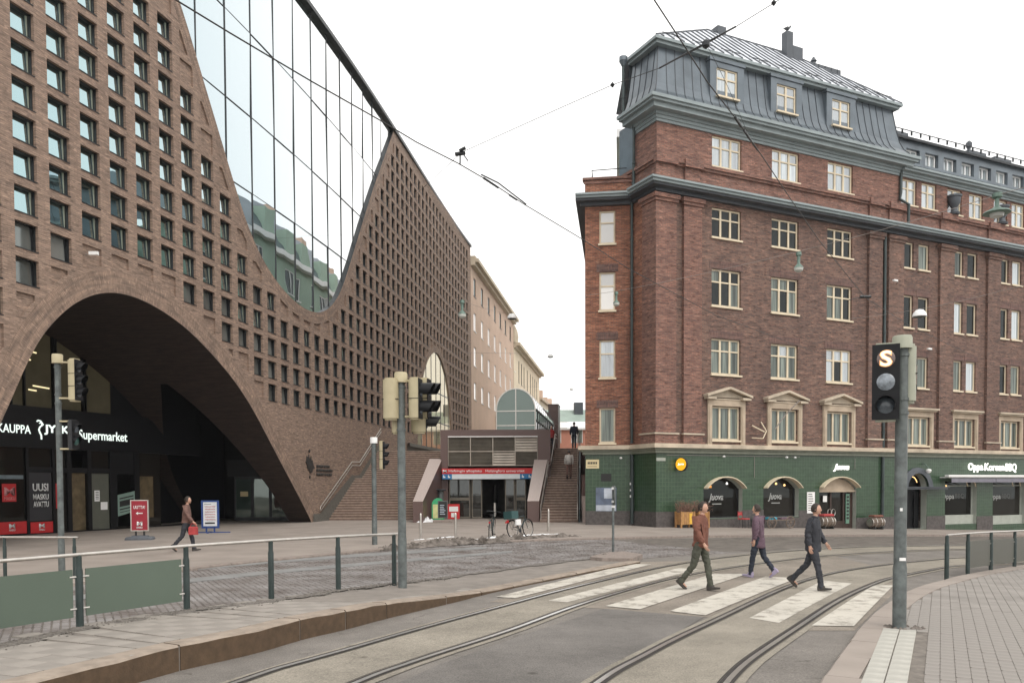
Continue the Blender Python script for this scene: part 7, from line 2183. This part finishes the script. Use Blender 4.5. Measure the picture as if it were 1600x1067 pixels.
w2 = [w2[0] + (w2[0] - w2[1]) * 5] + w2 + [zp(1420, 508, 7.0), zp(1520, 556, 7.0)]
t2 = wire('contact_wire', 'tram contact wire running from the top centre down to the right pavement', w2, .0075)
m = MB(); a, b_ = zp(1146, 180, 7.0) - t2.location, zp(1172, 218, 7.0) - t2.location
m.tube(a.lerp(b_, .1), a.lerp(b_, .45), .018, n=8); m.tube(a.lerp(b_, .6), b_, .016, n=8); m.tube(b_, b_ + (b_ - a) * .5, .012, n=6); m.build('section_insulator', M['dark_metal'], t2)
m = MB(); c = zp(1352, 465, 7.0) - t2.location; m.tube(c + Vector((-.14, 0, .02)), c + Vector((.14, 0, .02)), .04, n=8); m.path([c + Vector((-.14, 0, 0)), c + Vector((-.45, -.1, -.08))], .012, 5); m.build('wire_hanger', M['dark_metal'], t2)
# span wire holding both
fx_s = 13.15
fx = Vector(LM(fx_s, -.05, 16.0))
w3 = [zp(1213, 3, 7.6), zp(1150, 42, 7.4), zp(1103, 70, 7.25), zp(1030, 107, 7.25), zp(957, 133, 7.25), zp(880, 167, 7.25), zp(722, 238, 7.3)]
w3 = [w3[0] + (w3[0] - w3[1]) * 8] + w3
e3 = Vector(LM(30.2, -.05, 19.2))
w3 += sag(w3[-1], e3, .15, 8)[1:]
t3 = wire('span_wire', 'thin span wire crossing the sky between the library and the upper right', w3, .0042)
m = MB(); c = zp(1103, 70, 7.25) - t3.location; m.lathe([(.01, -.05), (.045, -.02), (.045, .03), (.01, .06)], 8, c); c2 = zp(957, 133, 7.25) - t3.location; m.lathe([(.01, -.03), (.03, 0), (.01, .03)], 8, c2)
m.path([zp(1030, 107, 7.25) - t3.location, zp(1150, 42, 7.4) - t3.location], .011, 5); c4 = zp(1209, 5, 7.6) - t3.location; m.lathe([(.01, -.03), (.03, 0), (.01, .03)], 8, c4); m.build('insulator', M['dark_metal'], t3)
t4 = wire('span_wire', 'thin stay wire dropping from the fitting on the roof line to the contact wire', sag(zp(1105, 72, 7.25), zp(1170, 214, 7.05), -.05, 6), .003)
def hanging_lamp(label, top, s, kind, group='street lamps hung on wires'):
    t = thing('hanging_lamp', label, 'street lamp', top, 0, group)
    if kind == 'bell':
        m = MB(); m.lathe([(.02, .12 * s), (.09 * s, .10 * s), (.10 * s, -.02 * s), (.06 * s, -.06 * s), (.05 * s, -.30 * s), (.09 * s, -.36 * s), (.16 * s, -.44 * s), (.17 * s, -.47 * s)], 14); m.build('housing', M['copper'], t, True)
        m = MB(); m.lathe([(.165 * s, -.472 * s), (.15 * s, -.56 * s), (.08 * s, -.62 * s), (.004, -.63 * s)], 14); m.build('bowl', plain('pale_bowl', (.5, .52, .48), .3), t, True)
    elif kind == 'disc':
        m = MB(); m.lathe([(.02, .12 * s), (.12 * s, .1 * s), (.12 * s, 0), (.05 * s, -.04 * s), (.055 * s, -.22 * s), (.12 * s, -.28 * s), (.30 * s, -.36 * s), (.33 * s, -.40 * s), (.31 * s, -.41 * s)], 18); m.build('housing', M['copper'], t, True)
        m = MB(); m.lathe([(.17 * s, -.412 * s), (.15 * s, -.49 * s), (.004, -.5 * s)], 14); m.build('bowl', plain('pale_bowl2', (.45, .46, .44), .3), t, True)
    else:
        m = MB(); m.lathe([(.004, .16 * s), (.10 * s, .13 * s), (.17 * s, .05 * s), (.19 * s, -.04 * s), (.18 * s, -.05 * s)], 16); m.build('shade', M['white'], t, True)
        m = MB(); m.lathe([(.17 * s, -.052 * s), (.1 * s, -.08 * s), (.004, -.09 * s)], 14); m.build('bowl', M['galv'], t, True)
    return t
la, lb, lc = yp(963, 455, 31), yp(1248, 393, 25), yp(1558, 305, 18.5)
wr4 = [la] + sag(la, lb, .05, 4)[1:] + sag(lb, lc, .05, 4)[1:] + [lc + (lc - lb) * 1.5]
wr4 = [Vector(FA_W) for FA_W in [yp(914, 462, 44.0)]] + wr4
wire('span_wire', 'pale wire carrying three green street lamps across the brick facade', wr4, .007, M['wire_pale'])
hanging_lamp('verdigris bell lamp hung in front of the set-back brick face', la - Vector((0, 0, .1)), .72, 'bell'); hanging_lamp('verdigris bell lamp hung between the middle windows of the brick building', lb - Vector((0, 0, .1)), .82, 'bell'); hanging_lamp('broad verdigris disc lamp hung at the upper right over the wing', lc - Vector((0, 0, .05)), 0.86, 'disc')
ga, gb2, gc = yp(1325, 498, 33), yp(1437, 483, 29), yp(1575, 452, 24)
wire('span_wire', 'thin pale wire carrying the white shade lamp before the wing', [ga] + sag(ga, gb2, .03, 4)[1:] + sag(gb2, gc, .03, 4)[1:] + [gc + (gc - gb2) * 2], .007, M['wire_pale'])
hanging_lamp('white half-round lamp hung in front of the wing windows', gb2 - Vector((0, 0, .2)), 1.25, 'shade')
hanging_lamp('small white half-round lamp far off in the sky above the street', yp(860, 557, 80), 1.5, 'shade'); hanging_lamp('smallest white lamp, farthest down the street in the sky', yp(893, 608, 120), 1.6, 'shade')
for (u, v, Y_) in ((860, 557, 80), (893, 608, 120)):
    c = yp(u, v, Y_) + Vector((0, 0, .24)); wire('span_wire', 'faint wire above a far street lamp' if Y_ == 80 else 'faintest wire above the farthest street lamp', sag(c + Vector((-9 if Y_ == 80 else -8, 0, .2)), c + Vector((9.5, 0, .2)), .15, 6), .012, M['wire_pale'])
hanging_lamp('green lantern hung before the far end of the library lattice', yp(722, 473, 34), 1.0, 'bell'); hanging_lamp('white globe-like lamp hung before the stucco building', yp(800, 496, 52), 1.6, 'shade')
wire('span_wire', 'thin wire with the green lantern and white lamp between library and stucco building', [Vector(LM(33, -.05, 12.6))] + sag(Vector(LM(33, -.05, 12.6)), yp(722, 470, 34), .05, 4)[1:] + sag(yp(722, 470, 34), yp(800, 490, 52), .1, 5)[1:] + [yp(806, 492, 90)], .007, M['wire_pale'])
lw = thing('wall_floodlight', 'small white lamp on the library wall above the big arch', 'lamp', Vector(LM(3.0, -.35, on_z := 10.55)))
MB().box(-.16, -.06, -.05, .16, .06, .07).build('housing', M['white'], lw); MB().tube((0, 0, 0), Vector(LM(3.0, 0, on_z)) - lw.location, .02, n=5).build('bracket', M['wire_pale'], lw)
# arms and small fittings on the wing
for k, (x, z, lab) in enumerate(((19.8, 10.1, 'small white lamp arm on the wing beside the narrow windows'), (16.9, 13.75, 'tiny white floodlight high on the wing near the downpipe'))):
    q = OB + Fd * x; t = thing('wall_lamp', lab, 'lamp', Vector((q.x, q.y, z)), RA)
    m = MB(); m.path([(0, 0, 0), (-.4, -.5, -.05), (-1.1, -.9, -.1)], .03, 5); m.build('arm', M['wire_pale'], t); MB().box(-1.3, -.98, -.16, -1.0, -.85, -.06).build('housing', M['white'], t)
# birds on the chimneys
def bird(label, p, s, ang):
    t = thing('bird', label, 'bird', p, ang, 'birds on the chimneys')
    m = MB(); X = [(-.20, .12, .012), (-.10, .13, .05), (0, .15, .075), (.09, .20, .06), (.13, .25, .042), (.16, .29, .045), (.19, .29, .03), (.23, .28, .006)]
    P = []; n = 8
    for x, z, r in X: P += [(x * s, r * s * .9 * cos(2 * pi * i / n), (z + r * sin(2 * pi * i / n)) * s) for i in range(n)]
    fs = [(k * n + i, k * n + (i + 1) % n, (k + 1) * n + (i + 1) % n, (k + 1) * n + i) for k in range(len(X) - 1) for i in range(n)] + [tuple(range(n - 1, -1, -1)), tuple(range((len(X) - 1) * n, len(X) * n))]
    m.faces(P, fs); m.tube((-.01 * s, .025 * s, 0), (0, .025 * s, .09 * s), .008 * s, n=5); m.tube((-.01 * s, -.025 * s, 0), (0, -.025 * s, .09 * s), .008 * s, n=5)
    m.build('body', M['soffit'], t, True); m = MB()
    for y in (-1, 1): m.faces([(.07 * s, y * .066 * s, .2 * s), (.0, y * .08 * s, .13 * s), (-.24 * s, y * .03 * s, .11 * s), (-.05 * s, y * .05 * s, .22 * s)], [(0, 1, 2, 3)])
    m.build('wing', M['dark_metal'], t)
q = OB + Fd * 11.74 + Gd * 3.41; bird('gull perched on the tallest chimney of the brick building', Vector((q.x, q.y, 28.55)), 1.5, .6)
# ================================================================ PEOPLE
def skin_mesh(V, E, R, lev=2, name='body'):
    me = bpy.data.meshes.new('tmp'); me.from_pydata([tuple(v) for v in V], E, [])
    o = bpy.data.objects.new('tmp', me); COL.objects.link(o)
    o.modifiers.new('skin', 'SKIN'); sv = me.skin_vertices[0].data
    for i, r in enumerate(R):
        sv[i].radius = (r if not isinstance(r, tuple) else r[0], r if not isinstance(r, tuple) else r[1]); sv[i].use_root = (i == 0)
    ss = o.modifiers.new('sub', 'SUBSURF'); ss.levels = lev; ss.render_levels = lev
    dg = bpy.context.evaluated_depsgraph_get(); dg.update()
    out = bpy.data.meshes.new_from_object(o.evaluated_get(dg))
    bpy.data.objects.remove(o); bpy.data.meshes.remove(me)
    out.name = name
    out.polygons.foreach_set('use_smooth', [True] * len(out.polygons))
    return out
from mathutils import noise as _mn
def folds(me, seed):
    """creases in the cloth"""
    me.update()
    for v in me.vertices:
        q = Vector((v.co.x * 9, v.co.y * 9, v.co.z * 16 + v.co.x * 8)); n = _mn.noise(q + Vector((seed * 7, 0, 0)))
        v.co += v.normal * (.013 * (1 - 2 * abs(n)) + .006 * _mn.noise(q * 2.7) - .004)
    me.update(); return me
def person(label, loc, ang, h=1.74, top='dark_cloth', bottom='dark_cloth', shoe='shoe', hairmat='hair', stride=24, phase=1, arms=18, coat=.0, backpack=None, bag=None, hat=None, head_turn=0.):
    """walks along local +x"""
    t = thing('person', label, 'person', loc, ang)
    k = h / 1.74
    hipz, shz = .92, 1.43
    def leg(side, hip, knee):
        hp = Vector((0, side * .095, hipz)); a = radians(hip); kn = hp + Vector((sin(a), 0, -cos(a))) * .44
        b_ = a - radians(knee); an = kn + Vector((sin(b_), 0, -cos(b_))) * .43
        return hp, kn, an, b_
    L = leg(1, stride * phase, 6 if phase > 0 else 26); Rr = leg(-1, -stride * phase * .85, 26 if phase > 0 else 6)
    zmin = min(L[2].z, Rr[2].z) - .085
    dz = -zmin
    def arm(side, sw):
        s = Vector((0, side * .185, shz)); a = radians(sw); el = s + Vector((sin(a) * .29, side * .05, -cos(a) * .29)); b_ = a + radians(22)
        wr = el + Vector((sin(b_) * .25, side * -.005, -cos(b_) * .25)); return s, el, wr, b_
    Al = arm(1, -arms * phase); Ar = arm(-1, arms * phase)
    up = Vector((0, 0, dz)); lean = Vector((.03, 0, 0))
    sc = lambda v: (v + up) * k
    # the body: one continuous surface from head to feet with hands
    V, E, R = [], [], []
    def add(v, r, prev=None):
        V.append(sc(Vector(v))); R.append(r * k); 
        if prev is not None: E.append((prev, len(V) - 1))
        return len(V) - 1
    pel = add((0, 0, .95), .10); w = add((.01, 0, 1.12), .095, pel); ch = add((.02, 0, 1.33), .10, w); nk = add((.035, 0, 1.47), .052, ch); n2 = add((.045, 0, 1.535), .05, nk)
    add((.05, 0, 1.58), .045, n2)
    for lg in (L, Rr):
        a = add(lg[0], .075, pel); b_ = add((lg[0] + lg[1]) / 2, .068, a); c = add(lg[1], .052, b_); d = add(lg[1].lerp(lg[2], .4), .048, c); e = add(lg[2] + Vector((0, 0, -.02)), .028, d)
        add(lg[2] + Vector((cos(lg[3]) * .10 + sin(lg[3]) * -.06, 0, sin(lg[3]) * .10 - .062)), .014, e)
    for sd_s, am in ((1, Al), (-1, Ar)):
        a = add(am[0] + Vector((0, -sd_s * .02, -.03)), .036, ch); b_ = add(am[1], .034, a); c = add(am[2], .027, b_)
        dv = Vector((sin(am[3]), 0, -cos(am[3]))); pl_ = add(am[2] + dv * .055, .027, c)
        for f, (off, ln) in enumerate(((-.026, .07), (-.009, .082), (.009, .078), (.026, .062))):
            q1 = add(am[2] + dv * .085 + Vector((off, 0, 0)) , .0095, pl_); q2 = add(am[2] + dv * (.085 + ln * .5) + Vector((off * 1.1 + .004, -sd_s * .008, 0)), .0085, q1); add(am[2] + dv * (.085 + ln) + Vector((off * 1.1 + .014, -sd_s * .022, 0)), .0075, q2)
        q1 = add(am[2] + dv * .03 + Vector((.032, -sd_s * .008, 0)), .0105, c); add(am[2] + dv * .07 + Vector((.052, -sd_s * .016, 0)), .009, q1)
    body = skin_mesh(V, E, R, 1)
    # face details joined to the same mesh
    bm = bmesh.new(); bm.from_mesh(body)
    hc_ = sc(Vector((.058, 0, 1.645)))
    def blob(c, r, seg=8):
        r_ = bmesh.ops.create_uvsphere(bm, u_segments=seg, v_segments=6, radius=1, matrix=Matrix.Translation(c) @ Matrix.Diagonal((r[0] * k, r[1] * k, r[2] * k, 1)))
        return r_['verts']
    hv = bmesh.ops.create_uvsphere(bm, u_segments=18, v_segments=14, radius=1, matrix=Matrix())['verts']
    for v in hv:
        x, y, z = v.co
        f = 1 - .30 * max(0, -z) ** 1.3                       # narrows to the chin
        fx = (1 - .10 * max(0, -z)) if x > 0 else (1.08 - .35 * max(0, -z - .2))
        v.co = hc_ + Vector((x * .094 * fx, y * .077 * f, z * .118 - .004)) * k
    blob(hc_ + Vector((.094, 0, -.018)) * k, (.016, .011, .022), 6); blob(hc_ + Vector((.078, 0, -.088)) * k, (.014, .02, .016), 6)
    for s_ in (-1, 1): blob(hc_ + Vector((-.005, s_ * .077, -.008)) * k, (.017, .009, .028))
    nb = len(bm.faces)
    for s_ in (-1, 1): blob(hc_ + Vector((.083, s_ * .03, .014)) * k, (.008, .012, .006))
    blob(hc_ + Vector((.086, 0, -.058)) * k, (.006, .02, .004))
    bm.faces.ensure_lookup_table()
    for f in bm.faces[nb:]: f.material_index = 1
    for f in bm.faces: f.smooth = True
    bm.to_mesh(body); bm.free()
    body.materials.clear(); body.materials.append(M['skin']); body.materials.append(M['hair'])
    link_obj('body', body, t)
    # clothes
    V, E, R = [], [], []
    p = add((0, 0, .93), .115); add((0, 0, 1.03), .10, p)
    for lg in (L, Rr):
        a = add(lg[0] + Vector((0, 0, -.02)), .098, p); b_ = add((lg[0] + lg[1]) / 2, .086, a); c = add(lg[1], .068, b_); d = add(lg[1].lerp(lg[2], .5), .062, c); e_ = add(lg[2], .056, d); add(lg[2] + Vector((0, 0, -.065)), .060, e_)
    m_ = folds(skin_mesh(V, E, R, 3, 'trousers'), 1.); m_.materials.clear(); m_.materials.append(M[bottom]); link_obj('trousers', m_, t)
    V, E, R = [], [], []
    w = add((.01, 0, 1.10), (.15)); h1 = add((0, 0, .95 - coat), .172, w); add((0, 0, .88 - coat), .172, h1)
    ch = add((.02, 0, 1.30), .168, w); nk = add((.03, 0, 1.455), .085, ch); add((.042, 0, 1.52), .066, nk)
    for am in (Al, Ar):
        a = add(am[0] + Vector((0, 0, -.02)), .085, ch); b_ = add(am[0].lerp(am[1], .55), .074, a); b2 = add(am[1], .068, b_); add(am[2], .050, b2)
    m_ = folds(skin_mesh(V, E, R, 3, 'jacket'), 2.); m_.materials.clear(); m_.materials.append(M[top]); link_obj('jacket', m_, t)
    for lg in (L, Rr):
        mb = MB(Matrix.Translation(sc(lg[2])) @ Matrix.Rotation(-(lg[3]) * 1.0, 4, 'Y') @ Matrix.Scale(k, 4))
        prof = [(-.075, -.045), (-.085, 0), (-.075, .045), (.04, .05), (.15, .045), (.19, .02), (.19, -.02), (.15, -.045), (.04, -.05)]
        n = len(prof); P = []
        for z, s_, tx in ((-.085, 1, 0), (-.05, 1.04, 0), (-.005, .95, -.01), (.03, .72, -.03), (.06, .62, -.03)):
            for x, y in prof: P.append(((x * s_ if x < .05 else x * (s_ if z < -.02 else .42)) + tx * .3, y * min(1, s_ + .1), z - (0 if x < .1 else max(0, z + .055) * .5)))
        fs = [tuple(range(n - 1, -1, -1)), tuple(range(4 * n, 5 * n))] + [(r * n + i, r * n + (i + 1) % n, (r + 1) * n + (i + 1) % n, (r + 1) * n + i) for r in range(4) for i in range(n)]
        mb.faces(P, fs); mb.build('shoe', M[shoe], t, True)
    # hair
    mb = MB(Matrix.Translation(hc_) @ Matrix.Scale(k, 4)); P = []; n = 14; rows = 7
    for r in range(rows + 1):
        f = r / rows * radians(118)
        for i in range(n):
            a = 2 * pi * i / n; ext_ = 1.0; ff = f
            if cos(a) > .25: ff = min(f, radians(46))
            P.append((-.006 + .106 * sin(ff) * cos(a), .088 * sin(ff) * sin(a), .004 + .126 * cos(ff)))
    mb.faces(P, [(r * n + i, (r + 1) * n + i, (r + 1) * n + (i + 1) % n, r * n + (i + 1) % n) for r in range(rows) for i in range(n)])
    mb.build('hair', M[hat or hairmat], t, True)
    if backpack:
        mb = MB(Matrix.Scale(k, 4)); z = 1.22 + dz; prof = [(-.15, -.14), (-.15, .14), (-.22, .16), (-.30, .12), (-.32, 0), (-.30, -.12), (-.22, -.16)]; n = len(prof); P = []
        for zz, s_ in ((z - .24, .85), (z - .2, 1), (z + .15, 1), (z + .23, .8), (z + .25, .5)): P += [(-.15 + (x + .15) * s_, y * s_, zz) for x, y in prof]
        mb.faces(P, [tuple(range(n)), tuple(range(5 * n - 1, 4 * n - 1, -1))] + [(r * n + i, (r + 1) * n + i, (r + 1) * n + (i + 1) % n, r * n + (i + 1) % n) for r in range(4) for i in range(n)])
        bo = mb.build('backpack', M[backpack], None, True)
        bo.location = loc; bo.rotation_euler = (0, 0, ang); tag(bo, 'pale backpack on the person climbing the narrow steps', 'backpack')
    if bag:
        q = sc(Ar[2]) + Vector((.02, -.03, -.12)) * k; mb = MB(Matrix.Translation(q) @ Matrix.Scale(k, 4)); mb.cbox(-.14, -.05, -.30, .14, .05, -.04, .03); mb.path([(-.1, 0, -.06), (-.06, 0, .05), (.06, 0, .05), (.1, 0, -.06)], .012, 5)
        bo = mb.build('carrier_bag', M[bag], None, True); bo.location = loc; bo.rotation_euler = (0, 0, ang); tag(bo, 'red carrier bag held by the person in front of the arch', 'bag')
    return t
def walk(u0, v0): p = gp(u0, v0, .016); return p
hx = radians(-38)
person('person in a rust jacket and olive trousers walking over the crossing', walk(1094, 921), hx, 1.76, 'rust_cloth', 'olive_cloth', 'shoe', stride=15, phase=1, arms=10, coat=.05)
person('person all in dark clothes walking at the right end of the crossing', walk(1270, 921), hx + .1, 1.74, 'dark_cloth', 'dark_cloth', 'shoe', stride=18, phase=-1, arms=12, coat=.12)
person('person in a purplish coat with pale shoes on the far side of the crossing', walk(1185, 901), hx + pi, 1.66, 'purple_cloth', 'navy_cloth', 'pale_shoe', stride=14, phase=1, arms=9, coat=.2)
person('person in a tan jacket walking past the boards in front of the arch', gpp(292, 861), radians(8), 1.72, 'brown_cloth', 'dark_cloth', 'shoe', stride=17, phase=1, bag='red_cloth')
person('person in a navy jacket at the top of the narrow steps', Vector((yp(897, 690, 57.0).x, 57.0, ZT + .0)), radians(82), 1.78, 'navy_cloth', 'navy_cloth', 'shoe', stride=10, phase=1, arms=8)
pst = flight_profile(46.45)[15]
person('person with a pale backpack climbing the narrow steps', Vector((yp(889, 740, pst[0] + .15).x, pst[0] + .15, pst[1])), radians(84), 1.72, 'white_cloth', 'brown_cloth', 'shoe', stride=16, phase=-1, arms=10, backpack='white_cloth')
person('person in red by the glass canopy, half hidden by the parapet', Vector((yp(861, 690, 59.5).x, 59.5, ZT)), radians(-70), 1.7, 'red_cloth', 'navy_cloth', 'shoe', stride=10, phase=1)
# ================================================================ thin winter haze over the street
hz = bpy.data.materials.new('haze'); hz.use_nodes = True
t = hz.node_tree; t.nodes.remove(t.nodes['Principled BSDF'])
pv = t.nodes.new('ShaderNodeVolumePrincipled'); pv.inputs['Color'].default_value = (.96, .97, 1, 1); pv.inputs['Density'].default_value = .00022; pv.inputs['Anisotropy'].default_value = .2
t.links.new(pv.outputs[0], t.nodes['Material Output'].inputs['Volume'])
o = MB().box(-310, -90, -12, 310, 410, 34).build('haze', hz); o['kind'] = 'stuff'
